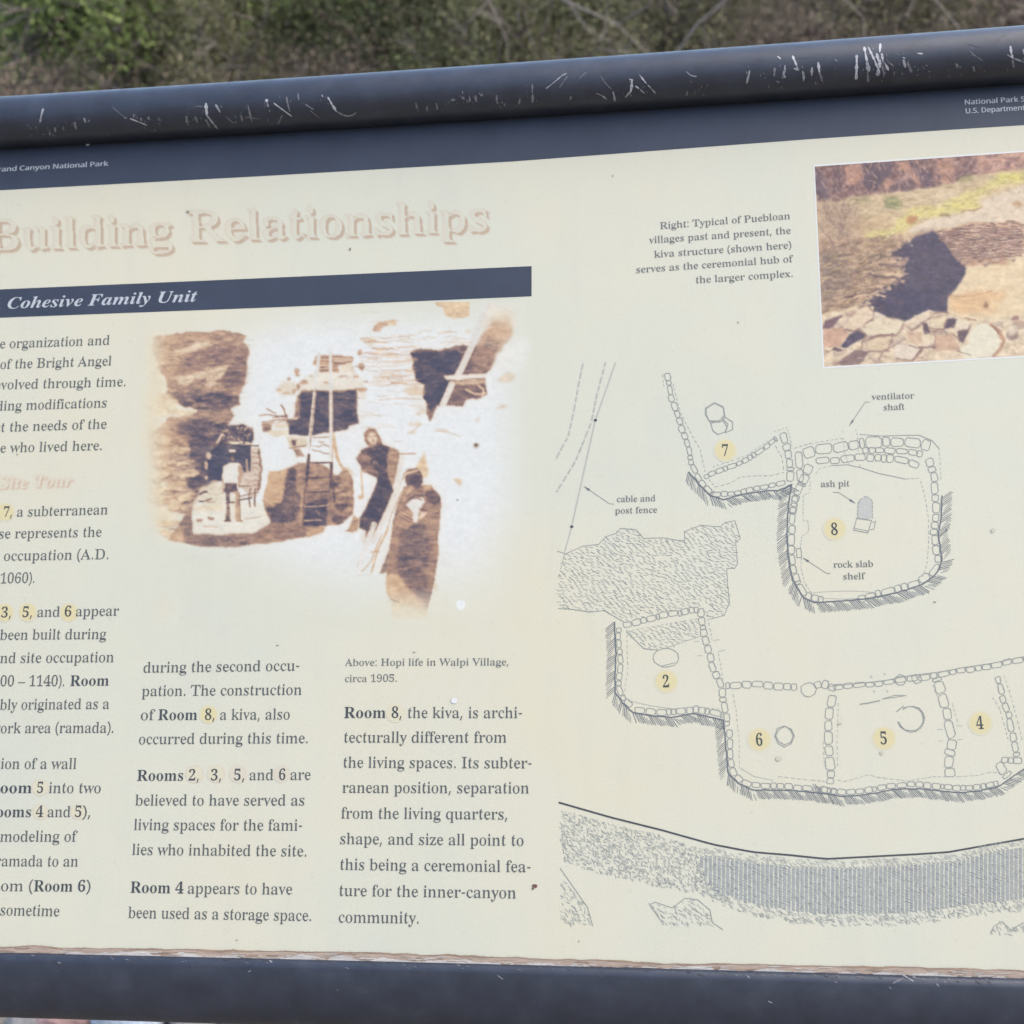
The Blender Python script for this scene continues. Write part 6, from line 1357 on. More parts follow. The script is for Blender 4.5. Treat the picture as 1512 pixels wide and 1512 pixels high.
P(p7([(560, 760), (700, 620), (900, 600), (1080, 515), (1250, 450), (1340, 365), (1512, 355), (2500, 260), (2500, 330), (1512, 430), (1320, 470), (1130, 545), (1220, 605), (1050, 655), (860, 692), (760, 690), (620, 795), (460, 880), (320, 885), (400, 790)]), (219, 206, 134), 4, 3.0, .85, 30, (3, 6))
P(p7([(1330, 380), (1500, 365), (1480, 410), (1350, 430)]), (224, 212, 112), 5, 3, .5); P(p7([(1000, 580), (1160, 570), (1170, 610), (1020, 640)]), (222, 209, 122), 4, 2.5, .5)
S(*p7([(570, 590)])[0], 14, 9, (146, 146, 104), .85, 5, 2, -.3, 20); S(*p7([(1100, 408)])[0], 12, 5, (160, 152, 108), .7, 4, 2, -.3); S(*p7([(350, 560)])[0], 12, 4, (150, 140, 104), .6, 4, 2)
P(p7([(710, 745), (860, 692), (1060, 660), (1220, 605), (1190, 560), (1512, 450), (2500, 330), (2500, 700), (1512, 725), (1120, 725), (900, 775), (680, 800)]), (226, 207, 184), 3, 1.8, .95, 16, (3, 7))
S(*p7([(715, 690)])[0], 11, 5, (188, 128, 92), .85, 4, 1.6, -.4, 10); S(*p7([(1460, 590)])[0], 9, 5, (176, 140, 104), .8, 5, 1.5); S(*p7([(950, 670)])[0], 8, 2.4, (150, 124, 92), .7, 3, 1.2); L_(p7([(1070, 650), (1210, 608)]), 2.2, (156, 124, 92), .7, 1.2, 3)
cv.strokes(p7([(250, 560), (860, 480), (1512, 370), (1512, 450), (1100, 640), (600, 780), (300, 880)]), 120, [(172, 148, 100), (232, 214, 150), (190, 160, 120)], (4, 12), (.8, 1.7), -.3, .35, (.3, .7))
# stone wall round the pit
P(p7([(850, 795), (1120, 730), (1400, 705), (1512, 720), (1512, 969), (1000, 985), (930, 850)]), (196, 160, 134), 3, 1.2, 1, 30, (2, 5)); P(p8([(900, 0), (1420, -20), (1400, 60), (1380, 140), (1140, 165), (1050, 90)]), (186, 150, 128), 3, 1.2, 1, 34, (2.5, 5))
wall = p7([(880, 790), (1120, 735), (1420, 710), (1512, 730), (1512, 820), (1420, 1000), (1050, 1010), (950, 860)])
cv.strokes(wall, 150, [(112, 84, 86), (96, 76, 84), (132, 100, 94)], (5, 14), (1, 2.1), .05, .16, (.55, .95)); cv.strokes(wall, 70, [(232, 205, 178), (222, 190, 160)], (5, 12), (1.2, 2.4), .05, .15, (.5, .85))
P(p7([(20, 560), (240, 540), (330, 700), (300, 969), (40, 969)]), (168, 140, 122), 6, 8, .6, 30)
P(p8([(45, -20), (640, -60), (660, 40), (640, 100), (600, 240), (500, 330), (380, 420), (70, 500)]), (178, 148, 124), 3, 2.0, 1, 44, (4, 6))
P(p8([(45, 60), (230, 20), (270, 280), (75, 440)]), (140, 120, 112), 6, 4, .75, 34, (3, 4))
bank = p7([(40, 900), (600, 800), (640, 960), (640, 1100), (380, 1300), (70, 1380)])
cv.strokes(bank, 190, [(110, 90, 88), (130, 110, 92), (212, 186, 150), (196, 170, 120)], (6, 18), (.9, 2.3), -.35, .25, (.35, .8))
for q in ([(150, 560), (200, 720), (190, 969)], [(200, 800), (215, 600), (240, 520)], [(60, 600), (120, 700), (200, 780)], [(80, 400), (180, 560)], [(210, 700), (330, 560)], [(120, 640), (60, 560)], [(160, 900), (60, 760)], [(260, 600), (220, 700)], [(20, 330), (100, 400), (150, 520)]): L_(p7(q), RNG.uniform(1.2, 2.4), (132, 104, 102), .6, 1.2, 5)
cv.strokes(p7([(25, 560), (330, 540), (320, 900), (30, 969)]), 60, [(140, 112, 102), (120, 96, 94), (220, 196, 156)], (8, 22), (.7, 1.3), -1.45, .3, (.2, .45))
# the shaded pit
P(p7([(540, 960), (640, 885), (730, 815), (860, 762), (950, 840), (1035, 969), (1140, 1055), (1090, 1150), (1030, 1230), (985, 1300), (980, 1400), (850, 1415), (820, 1375), (660, 1455), (420, 1385), (340, 1300), (480, 1200), (585, 1140), (640, 1070), (640, 1000)]), (150, 120, 112), 2.0, 3.0, .75, 20)
P(p7([(570, 930), (640, 900), (730, 830), (860, 778), (935, 850), (1010, 969), (1110, 1055), (1112, 1060), (1065, 1145), (1000, 1220), (960, 1285), (962, 1380), (850, 1395), (820, 1360), (660, 1440), (440, 1370), (370, 1300), (500, 1215), (600, 1160), (660, 1085), (660, 1000), (590, 960)]), (80, 73, 92), 1.4, 1.0, .97, 20, (3, 5))
P(p8([(720, 20), (900, 10), (1060, 160), (960, 300), (760, 330), (690, 200)]), (92, 80, 96), 3, 7, .55, 16)
P(p8([(480, 400), (700, 330), (900, 380), (840, 470), (660, 530)]), (68, 66, 92), 3, 6, .6, 10)
P(p8([(680, 230), (720, 210), (830, 420), (800, 440)]), (104, 92, 104), 3, 2.5, .5, 10)
for x, y in ((790, 65), (850, 170), (795, 250), (580, 395), (630, 435), (920, 385)): S(*p8([(x, y)])[0], 4.5, 4, (112, 92, 100), .6, 4, 1.8)
P(p8([(620, 90), (690, 100), (660, 200), (560, 170), (480, 130)]), (176, 146, 130), 3, 1, .85, 20)
for q in ([(480, 130), (620, 120)], [(420, 210), (640, 230)], [(300, 380), (470, 345)], [(470, 310), (560, 320)], [(460, 370), (520, 375)]): L_(p8(q), RNG.uniform(2, 4.5), (222, 190, 160), .85, 1, 3)
for q in ([(480, 150), (640, 160)], [(230, 380), (480, 330)], [(520, 85), (660, 60)], [(400, 225), (600, 250)]): L_(p8(q), 2.2, (104, 82, 88), .8, 1, 3)
# sunlit floor and rim stones
P(p8([(1112, 165), (1400, 150), (1440, 60), (1512, 20), (2500, -40), (2500, 700), (1512, 600), (1130, 550), (962, 495), (962, 400), (1060, 270)]), (230, 207, 172), 2, 1.3, 1, 14, (4, 8))
P(p8([(965, 370), (1200, 335), (1400, 325), (1340, 420), (1300, 505), (980, 500)]), (222, 182, 138), 4, 3, .8, 14); L_(p8([(980, 372), (1150, 375), (1280, 335)]), 1.8, (186, 138, 108), .7, 1.2, 2); S(*p8([(1240, 440)])[0], 3.2, 5.5, (150, 112, 92), .85, 1.5, 1.2); P(p8([(1270, 390), (1350, 400), (1340, 470), (1270, 470)]), (230, 204, 164), 3, 2, .7); P(p8([(1150, 90), (1390, 60), (1380, 140), (1140, 165)]), (190, 152, 128), 4, 2, .8, 26)
rim = p8([(65, 505), (250, 470), (380, 425), (440, 490), (660, 555), (830, 480), (960, 500), (1130, 550), (1512, 520), (2500, 520), (2500, 900), (80, 900)])
P(rim, (224, 203, 175), 2, 1.2, 1, 34, (5, 8))
def rim_stones():
    for q, c, o in (([(90, 545), (215, 508), (150, 595), (72, 610)], (128, 100, 106), .9), ([(270, 640), (320, 625), (378, 652), (240, 742), (208, 736)], (86, 77, 95), .95), ([(205, 598), (280, 620), (380, 655), (300, 622)], (96, 80, 92), .9), ([(300, 765), (405, 780), (345, 858), (165, 872), (230, 810)], (144, 118, 114), .9),
                    ([(785, 570), (822, 570), (838, 640), (800, 648)], (106, 86, 95), .9), ([(970, 538), (1032, 545), (1010, 602), (935, 605)], (96, 79, 92), .9), ([(1035, 622), (1125, 600), (1085, 705), (1050, 690)], (108, 88, 96), .85), ([(770, 740), (795, 745), (725, 838), (705, 835)], (158, 126, 118), .9), ([(80, 610), (210, 600), (260, 650), (190, 745), (80, 740)], (206, 166, 142), .7),
                    ([(150, 745), (215, 760), (205, 772), (150, 768)], (90, 76, 86), .9), ([(870, 660), (1000, 640), (1060, 760), (880, 770)], (206, 172, 146), .7), ([(660, 620), (780, 630), (790, 720), (700, 700)], (210, 178, 150), .6)): P(p8(q), c, 2.0, .9, o, 18, (2, 3))
    for q, c in (([(210, 600), (330, 480), (440, 450), (430, 530), (300, 620)], (230, 208, 180)), ([(320, 600), (480, 535), (650, 560), (600, 650), (400, 660)], (232, 216, 188)), ([(660, 570), (740, 510), (830, 478), (850, 520), (780, 560), (700, 610)], (228, 208, 182)), ([(590, 725), (700, 720), (770, 745), (710, 830), (590, 820)], (234, 218, 198)), ([(840, 540), (960, 530), (930, 600), (850, 620)], (230, 210, 178)), ([(1030, 545), (1130, 560), (1110, 610), (1030, 620)], (234, 218, 192)), ([(380, 690), (560, 660), (540, 760), (400, 770)], (222, 200, 168))):
        P([(x + 1.2, y + 2.6) for x, y in p8(q)], (138, 108, 102), 1.6, 1.3, .6); P(p8(q), c, 1.6, .9, .92, 14)
    P(p8([(1135, 610), (1200, 575), (1270, 580), (1345, 690), (1290, 805), (1100, 830), (1060, 765), (1130, 700)]), (229, 221, 199), 2, 1.1, 1, 8); L_(p8([(1275, 580), (1340, 640), (1368, 695), (1330, 760), (1290, 805)]), 4.4, (184, 144, 118), .85, 1.5, 2); L_(p8([(1290, 590), (1330, 640)]), 2.2, (130, 98, 90), .8)
    for q in ([(690, 725), (780, 745), (900, 745)], [(380, 690), (480, 655), (570, 650)], [(1040, 770), (1120, 800)], [(850, 500), (960, 500)], [(1090, 530), (1170, 555)], [(370, 640), (340, 770)], [(560, 650), (580, 700)]): L_(p8(q), 1.4, (140, 108, 98), .75, .9, 3)
rim_stones()
cv.strokes(rim, 120, [(196, 160, 134), (178, 140, 120), (240, 224, 202)], (4, 12), (.9, 2), -.3, .6, (.3, .65)); S(*p8([(1450, 535)])[0], 5, 3, (140, 100, 98), .8, 3, 1)
cv.rocks(rim, 75, (3.5, 11), [(226, 206, 178), (214, 188, 158), (232, 216, 192), (204, 172, 146)], (124, 98, 98), .6)
cv.rocks(p8([(60, 60), (560, 20), (640, 160), (560, 250), (380, 420), (80, 500)]), 46, (2.5, 8), [(196, 168, 136), (178, 150, 120), (214, 186, 154)], (112, 92, 90), .55)
cv.rocks(p7([(1000, 790), (1450, 730), (1500, 800), (1420, 1010), (1080, 1020)]), 60, (2.5, 7), [(214, 182, 154), (196, 160, 136), (224, 196, 168)], (104, 80, 84), .75)
cv.rocks(p7([(900, 260), (1500, 220), (2300, 150), (1500, 330), (1180, 370), (900, 440)]), 40, (3, 9), [(202, 158, 136), (184, 140, 122), (216, 178, 156)], (112, 86, 92), .6)
cv.strokes(p7([(600, 960), (860, 790), (1000, 969), (1100, 1058), (960, 1290), (820, 1360), (660, 1430), (400, 1330), (660, 1080)]), 90, [(92, 80, 98), (66, 62, 86), (108, 88, 98)], (4, 14), (.9, 2.4), -.4, .5, (.2, .5))
cv.strokes(p8([(660, 560), (380, 430), (480, 330), (600, 290), (650, 200), (700, 60), (740, 40), (700, 300), (500, 430)]), 24, [(130, 104, 104), (150, 122, 114), (104, 84, 94)], (4, 12), (1, 2.6), -.5, .4, (.3, .7))
cv.strokes(p8([(1120, 180), (1400, 160), (2400, 60), (2400, 480), (1130, 540), (980, 480), (1060, 290)]), 60, [(216, 190, 146), (238, 220, 184), (206, 172, 132)], (6, 24), (1, 3), -.05, .2, (.15, .45))
for k in range(15):
    y0 = 775 + k * 15
    x = 900 + max(0, k - 4) * 16
    while x < 1480:
        w = RNG.uniform(22, 62)
        yy = y0 - (x - 900) * .06 + RNG.normal(0, 3)
        if yy > 745: P(p7([(x, yy - 5), (x + w, yy - 7), (x + w + 3, yy + 3), (x + 2, yy + 5)]), [(206, 174, 148), (188, 152, 130), (222, 194, 168), (172, 134, 118)][int(RNG.integers(0, 4))], 1.2, .7, .75, 14); L_(p7([(x - 2, yy + 7), (x + w, yy + 5)]), RNG.uniform(1, 1.9), (104, 80, 86), RNG.uniform(.5, .9), .7, 2)
        x += w + 6
rim_stones()
for q in ([(690, 725), (780, 745), (900, 745)], [(380, 690), (480, 655), (570, 650)], [(440, 490), (380, 440), (330, 470)], [(840, 600), (930, 605), (960, 650)], [(880, 650), (870, 760)], [(1000, 640), (1060, 700)], [(100, 770), (240, 760)], [(480, 840), (520, 760), (590, 730)]): L_(p8(q), 1.5, (138, 106, 100), .75, .9, 3)
cv.rocks(rim, 34, (1.4, 4), [(226, 206, 178), (206, 176, 150), (190, 156, 136)], (118, 94, 96), .7)
cv.strokes(rim, 110, [(204, 172, 146), (240, 226, 204), (172, 138, 122)], (3, 10), (.8, 1.9), -.3, .7, (.2, .5))
pit = resample(p7([(570, 930), (640, 900), (730, 830), (860, 778), (935, 850), (1010, 969), (1110, 1055), (1065, 1145), (1000, 1220), (960, 1285), (962, 1380), (850, 1395), (820, 1360), (660, 1440), (440, 1370), (370, 1300), (500, 1215), (600, 1160), (660, 1085), (660, 1000), (590, 960)]), 4.5)
for x, y in pit:
    if not (x < 1345 and 350 < y < 450): continue
    for _ in range(2):
        c = [(222, 194, 162), (204, 172, 144), (84, 74, 90), (196, 164, 140), (96, 82, 92)][int(RNG.integers(0, 5))]
        S(x + RNG.normal(-1.5, 2.4), y + RNG.normal(0, 2.2), RNG.uniform(1.6, 5), RNG.uniform(.9, 2.4), c, RNG.uniform(.45, .9), 3, .9, RNG.normal(0, .4))
cv.strokes(p7([(560, 760), (700, 620), (1080, 515), (1340, 365), (2400, 250), (2400, 340), (1320, 470), (1220, 605), (860, 692), (460, 880), (320, 885)]), 130, [(232, 220, 150), (206, 188, 100), (192, 172, 110), (238, 226, 176)], (3, 9), (.9, 2.2), -.5, .6, (.3, .7))
cv.strokes(p7([(30, 580), (860, 476), (1512, 345), (2400, 240), (2400, 700), (1120, 725), (700, 800), (40, 980)]), 220, [(182, 152, 124), (230, 208, 174), (164, 134, 116), (220, 190, 156)], (3, 10), (.8, 2.0), -.25, .45, (.2, .55))
# the picture's own edges: the grid is laid along them
def edges(X, Y):
    u = (X - cv.x[0]) / (cv.x[-1] - cv.x[0]); v = (Y - cv.y[0]) / (cv.y[-1] - cv.y[0])
    le = 1203.0 + v * 14.2; x = le + u * (1700 - le)
    tl = 246.0 + (x - 1203) / 309 * -21.4; bl = 541.5 + (x - 1217) / 295 * -16.5
    return x, tl + v * (bl - tl)
pb = Print(); pb.poly([(1200.6, 243.6), (1214.8, 544.2), (1702.5, 517.0), (1702.5, 209.0)], .00006, 0)
obj('photograph_border', pb.mesh('photograph_border'), flat_ink('white_border_ink', (233, 235, 236), .02), board)
cv.tone = .12; cv.soft = .6; cv.a[:] = 1.0
cv.build('colour_photograph', PMAT, board, Z1, 7, edges)

# ------------------------------------------------------------------ wear: frayed lower edge, chips, scratches, specks
def ragged(path, step, amp, seed):
    p, t, n = along(path, step); r = np.random.default_rng(seed); k = len(p)
    v = np.interp(np.arange(k), np.arange(0, k + 9, 9), r.normal(0, 1, len(np.arange(0, k + 9, 9)))) * amp + np.interp(np.arange(k), np.arange(0, k + 34, 34), r.normal(0, 1, len(np.arange(0, k + 34, 34)))) * amp * .9 + r.normal(0, amp * .3, k)
    return p + n * v[:, None]
FRAY_T = [(-170, 1393), (0, 1397), (500, 1406), (1000, 1421), (1512, 1433), (1850, 1441)]
FRAY_B = [(-170, 1402), (0, 1406), (500, 1417), (1000, 1430.5), (1512, 1444.5), (1850, 1453)]
def kraft_mat(name, c, var):
    m, nt, b = new_mat(name); c = np.array(ink(c)[:3])
    nz, r = noise_ramp(nt, 160, [(.3, c * (1 - var)), (.55, c), (.8, np.minimum(c * (1 + var), .9))], detail=9, stretch=(.35, 1.6, 1))
    nt.links.new(r.outputs[0], b.inputs['Base Color']); b.inputs['Roughness'].default_value = .9
    add_bump(nt, b, nz.outputs['Fac'], .7, .0015); return m
KRAFT = kraft_mat('torn_brown_paper', (188, 170, 158), .16); PULP = kraft_mat('torn_white_fibre', (206, 203, 203), .14); SCORCH = kraft_mat('stained_paper_lip', (166, 142, 126), .2)
pb = Print()
a = ragged(FRAY_T, 2.2, .8, 5); b2 = ragged(FRAY_B, 2.2, .9, 6) + np.array([0, 12.0])
n = min(len(a), len(b2)); a = resample(a, 2.2)[:n]; b2 = resample(b2, 2.2)[:n]
n = min(len(a), len(b2))
for i in range(n - 1): pb.poly([a[i], b2[i], b2[i + 1], a[i + 1]], .001, 0)
for i in range(n - 1):
    w = 1.9 * (.4 + .9 * abs(math.sin(i * .021) * math.sin(i * .057 + 1))); pb.poly([a[i] + (0, -w * .3), a[i] + (0, w), a[i + 1] + (0, w), a[i + 1] + (0, -w * .3)], .0011, 2)
c1 = resample(ragged(FRAY_B, 2.2, 1.6, 8), 2.2); 
for i in range(len(c1) - 1):
    h0, h1_ = [4.4 * min(1, max(0, .55 + .5 * math.sin(q * .045) + .45 * math.sin(q * .23 + 2))) for q in (i, i + 1)]
    pb.poly([c1[i] + (0, -h0), c1[i] + (0, 12), c1[i + 1] + (0, 12), c1[i + 1] + (0, -h1_)], .0013, 1)
for k in range(150):
    x = RNG.uniform(-100, 1600); y = np.interp(x, *zip(*FRAY_T)) + RNG.uniform(2, 10); l = RNG.uniform(5, 26)
    pb.line([(x, y), (x + l / 2, y + RNG.normal(.2, .8)), (x + l, y + l * .024 + RNG.normal(0, .6))], RNG.uniform(.8, 1.7), .0014, int(RNG.integers(0, 3)))
obj('frayed_edge', pb.mesh('frayed_edge'), [KRAFT, PULP, SCORCH], board)

pb = Print()
for x, y, rx, ry, mi in ((789.5, 1308, 3.8, 2.6, 0), (787, 1312, 1.8, 1.6, 0), (410, 953, 2, 1, 1), (612, 963, 1.8, 1, 1), (517, 368, 1.6, 2, 1), (1380, 889, 2.2, .9, 1), (1466, 783, 3, 3.5, 2), (278, 313, 2.5, 1.6, 1), (676, 738, 1.8, .8, 1), (1302, 1112, 3, 2.5, 2),
                         (130, 214, 3, 1.6, 3), (1150, 1120, 5, 4, 2), (26, 671, 1.5, .8, 1), (1240, 1068, 3, 2, 2), (855, 1390, 1.3, .9, 1), (1090, 476, 1.3, 1, 1), (905, 260, 1.2, 1, 1), (350, 1388, 1.3, .9, 1)):
    t = np.linspace(0, 2 * np.pi, 12)[:-1]; q = np.stack([x + rx * np.cos(t), y + ry * np.sin(t)], 1) + RNG.normal(0, min(rx, ry) * .15, (11, 2)); pb.poly(q[::-1], .0004, mi)
t = np.linspace(0, 2 * np.pi, 14)[:-1]; pb.poly(np.stack([671 + 4.8 * np.cos(t), 1034.5 + 4.4 * np.sin(t)], 1)[::-1], .0004, 3)
obj('dirt_speck', pb.mesh('dirt_speck'), [flat_ink('brown_speck', (122, 86, 78)), flat_ink('grey_speck', (158, 150, 138)), flat_ink('faint_stain', (208, 206, 192)), flat_ink('white_chip', (236, 240, 243))], board)

def on_rail(k, pts, lift=.0001):
    """photo pixels -> points lying on the top rail (round) or the bottom rail (flattened)"""
    out = []
    for x, y in pts:
        d = M_CP @ np.array([(x - 756) / FPX, -(y - 756) / FPX, -1.0]); d /= np.linalg.norm(d)
        yc = np.polyval(k, px2p([(x, y)])[0][0])
        if k is KT:
            o = C_P[1:] - np.array([yc, ZC]); q = d[1:]; A = q @ q; Bq = o @ q; Cq = o @ o - (RR + lift) ** 2
        else:
            sc = np.array([1 / (BA + lift), 1 / (BBZ + lift)]); o = (C_P[1:] - np.array([yc, BZ0])) * sc; q = d[1:] * sc; A = q @ q; Bq = o @ q; Cq = o @ o - 1
        D = max(Bq * Bq - A * Cq, 0); s = (-Bq - math.sqrt(D)) / A
        out.append(C_P + s * d)
    return out
def scratch(mb, k, pts, w, mi):
    p = resample(smooth_path(pts, 1), 3.0); m = len(p)
    t = np.gradient(p, axis=0); t /= np.linalg.norm(t, axis=1)[:, None] + 1e-9; nn = np.stack([-t[:, 1], t[:, 0]], 1)
    wd = w / 2 * np.clip(.75 + RNG.normal(0, .22, m), .3, 1.3); wd[0] *= .55; wd[-1] *= .5
    lift = .0001 + ZR.random() * .00015
    l = on_rail(k, p + nn * wd[:, None], lift); r = on_rail(k, p - nn * wd[:, None], lift)
    for i in range(m - 1): mb.face([l[i], l[i + 1], r[i + 1], r[i]], mi)
# (points, width, brightness 0..3)
MARKS = [([(64, 160), (61, 170), (59, 181)], 3.6, 2), ([(165, 157), (176, 167), (187, 175)], 1.1, 1), ([(192, 175), (202, 179), (217, 185)], 1.9, 3), ([(183, 174), (187, 175)], 2, 2), ([(110, 180), (112, 190), (113, 191)], 4, 1), ([(124, 174), (126, 181)], 4, 2), ([(73, 192), (74, 200)], 4, 1), ([(81, 188), (82, 196)], 4, 1), ([(92, 189), (94, 193)], 4, 1), ([(98, 182), (99, 187)], 4, 0), ([(36, 188), (37, 192)], 3.5, 0), ([(50, 183), (50, 188)], 3.5, 0), ([(34, 199), (38, 199)], 2.5, 0), ([(63, 198), (66, 199)], 3.5, 1), ([(50, 197), (52, 197)], 3, 0),
    ([(197, 168), (198, 174)], 3.5, 1), ([(208, 174), (209, 179)], 3.5, 1), ([(219, 172), (220, 177)], 4, 1), ([(226, 182), (229, 188)], 4, 0), ([(234, 174), (235, 178)], 4, 1), ([(234, 182), (236, 184)], 4, 1), ([(172, 187), (174, 193)], 3.5, 0), ([(146, 192), (155, 194)], 1.2, 0), ([(239, 188), (242, 190)], 2.4, 0),
    ([(304, 152), (304.5, 160), (305.5, 170)], 4.6, 3), ([(305, 170), (313, 180), (322, 191)], 3.2, 2), ([(288, 157), (302, 157)], 1.3, 1), ([(275, 171), (276, 180), (278, 185)], 4, 1), ([(288, 172), (292, 182)], 3.6, 1), ([(304, 176), (310, 189)], 3, 1), ([(318, 154), (322, 160), (325, 166)], 3, 2), ([(333, 172), (340, 178), (346, 183), (349, 179)], 2, 1), ([(342, 157), (344, 162)], 3.5, 0), ([(366, 155), (369, 168), (372, 180)], 3.6, 1), ([(356, 170), (358, 179)], 4, 1), ([(364, 173), (384, 176)], 1.6, 1), ([(390, 179), (391, 183)], 3.6, 0), ([(393.5, 146), (394, 151)], 4.4, 3), ([(394.5, 152.5), (396.5, 158)], 4.4, 2), ([(404, 152), (416, 161), (431, 172)], 2.0, 3), ([(423, 143), (425, 154), (428, 165)], 3.4, 1), ([(417, 170), (413, 178), (410, 184)], 3, 1), ([(440, 138), (441, 148)], 3, 1), ([(451, 154), (463, 162)], 1.9, 2), ([(458, 163), (466, 170), (472, 175)], 1.5, 1), ([(456, 170), (457, 175)], 4, 0), ([(477, 163), (479, 173)], 3.6, 0), ([(475, 140), (477, 143)], 4, 2), ([(484, 143), (490, 154), (497, 165)], 3.4, 3), ([(498, 165), (508, 171), (519, 171.5), (526, 166)], 2.4, 2), ([(262, 181), (266, 183)], 2.4, 0), ([(286, 159), (284, 164)], 2, 0),
    ([(614, 152), (616, 161)], 3, 1), ([(630, 157), (631, 164)], 4.4, 1), ([(644, 152), (646, 162)], 4, 1), ([(600, 164), (601, 167)], 3.6, 0), ([(666, 148), (672, 147)], 5, 1), ([(682, 143), (686, 147)], 5, 1), ([(693, 141), (694, 151)], 4, 1), ([(702, 141), (703, 151)], 4, 1), ([(683, 134), (683, 139)], 2.5, 1), ([(707, 137), (713, 142)], 3, 1), ([(677, 156), (690, 152)], 2.6, 0), ([(733, 140), (734, 153)], 3.4, 1), ([(741, 149), (742, 153)], 4, 1), ([(768, 146), (766, 154)], 3.6, 1), ([(760, 150), (760, 157)], 3.2, 0), ([(786, 124), (786, 138)], 2.6, 1), ([(786.5, 139), (786.5, 152)], 3.8, 1), ([(657, 165), (663, 166)], 1.2, 0), ([(680, 165), (681, 170)], 4, 0),
    ([(806, 131), (819, 121), (829, 112), (837, 108)], 2, 2), ([(826, 130), (832, 121), (838, 112)], 1.5, 1), ([(855, 117), (860, 111), (867, 106)], 1.5, 1), ([(887, 112), (893, 122), (903, 132)], 1.8, 1), ([(905, 135), (907, 142), (908, 150)], 3.6, 2), ([(881, 138), (889, 141), (896, 147)], 2.8, 2), ([(843, 142), (842, 148)], 3.6, 1), ([(860, 127), (870, 134)], 1.4, 0), ([(933, 117), (933, 126), (931, 136)], 4.8, 3), ([(931, 135), (926, 141), (923, 144)], 3.2, 2), ([(929, 117), (935, 118)], 2, 3), ([(944, 110), (950, 118), (955, 124)], 2.8, 3), ([(956, 125), (962, 131), (968, 138)], 2.8, 2), ([(938, 127), (944, 131)], 2.4, 3), ([(945, 132), (952, 138)], 2.4, 2), ([(1013, 105), (1020, 112), (1029, 113)], 1.5, 2), ([(1015, 134), (1014, 141)], 4.4, 1), ([(963, 145), (978, 147), (985, 143)], 2.2, 0), ([(1032, 124), (1031, 127)], 3, 0), ([(1045, 124), (1044, 128)], 3.5, 0), ([(1028, 140), (1031, 141)], 3, 0), ([(1046, 141), (1050, 142)], 3, 0),
    ([(1107, 104), (1105, 113), (1102.5, 123)], 4.2, 2), ([(1148, 83), (1153, 87)], 3.6, 3), ([(1144, 100), (1143, 113)], 4.4, 1), ([(1159, 96), (1159, 104), (1156, 110), (1160, 115)], 4.4, 2), ([(1170, 82), (1174, 91), (1178, 102)], 4, 3), ([(1172, 101), (1180, 103)], 4, 2), ([(1184, 97), (1185, 101)], 4, 1), ([(1185, 105), (1187, 112), (1186.5, 120)], 4.4, 2), ([(1199, 99), (1198.5, 112)], 4.4, 2), ([(1208, 92), (1209, 100), (1210, 107)], 5.2, 3), ([(1210, 107), (1214, 120)], 4.6, 1), ([(1216, 121), (1219, 126)], 3.2, 0), ([(1132, 108), (1132, 117)], 3.4, 0), ([(1146, 120), (1151, 122)], 4.2, 1), ([(1139, 126), (1142, 127)], 3.4, 0), ([(1175, 122), (1178, 124)], 3.4, 0), ([(1233, 106), (1234, 120)], 3.8, 0), ([(1232, 88), (1237, 90)], 2.2, 1), ([(1103, 95), (1118, 94), (1130, 98)], 1.0, 0),
    ([(1265, 81), (1265, 98), (1264, 118)], 5.0, 3), ([(1276, 69), (1278, 80), (1280, 90)], 4.8, 3), ([(1282, 69), (1287, 80), (1293, 92)], 3.6, 3), ([(1280, 90), (1283, 106)], 6.6, 2), ([(1281, 106), (1282, 122)], 5, 1), ([(1292, 90), (1295, 98), (1299, 108)], 4.2, 3), ([(1300, 64), (1299, 77)], 4.6, 3), ([(1294, 78), (1298, 92)], 4.6, 3), ([(1302, 79), (1304, 92)], 5.0, 3), ([(1299, 88), (1299, 100)], 7, 3), ([(1297, 98), (1296, 112)], 5.5, 2), ([(1306, 92), (1312, 104)], 3.8, 3), ([(1302, 96), (1306, 112)], 3.4, 1), ([(1311, 91), (1320, 98)], 3.2, 1), ([(1325, 100), (1326, 108)], 4.4, 0), ([(1311, 110), (1313, 116)], 3.8, 0), ([(1297, 113), (1297, 119)], 4.2, 0),
    ([(1333, 85), (1337, 86)], 3.6, 3), ([(1334, 88), (1337, 100)], 5, 2), ([(1340, 92), (1346, 107)], 4, 1), ([(1350, 98), (1352, 102)], 4, 0), ([(1354, 78.5), (1363, 79.5)], 2.2, 3), ([(1326, 80), (1328, 81)], 2.6, 1), ([(1367, 96), (1370, 98)], 4, 1), ([(1370, 105), (1374, 106)], 2.4, 1), ([(1411, 94), (1416, 99)], 5, 1), ([(1393, 93), (1397, 96)], 3.6, 0), ([(1426, 100), (1427, 107)], 5, 0), ([(1437, 98), (1439, 106)], 4.4, 1), ([(1447, 96), (1451, 108)], 5, 0), ([(1413, 104), (1415, 111)], 4.4, 0), ([(1403, 104), (1405, 107)], 3.6, 0), ([(1379, 110), (1380, 118)], 4.2, 0), ([(1435, 110), (1437, 113)], 4, 0), ([(1431, 75), (1440, 82), (1451, 90)], 1.3, 1), ([(1434, 80), (1440, 83)], 1.2, 1), ([(1470, 104), (1475, 109)], 3, 0), ([(1352, 115), (1356, 119)], 3.6, 0), ([(1360, 112), (1366, 118)], 3, 0),
    ([(1492, 68), (1493, 77), (1495, 86)], 4.8, 3), ([(1487, 80), (1493, 85), (1502, 88), (1515, 93)], 2.2, 2), ([(1495, 88), (1497, 100)], 4, 1), ([(1511, 72), (1512, 80)], 4, 2), ([(1540, 70), (1543, 86)], 4, 2), ([(1590, 72), (1592, 90)], 4, 1)]
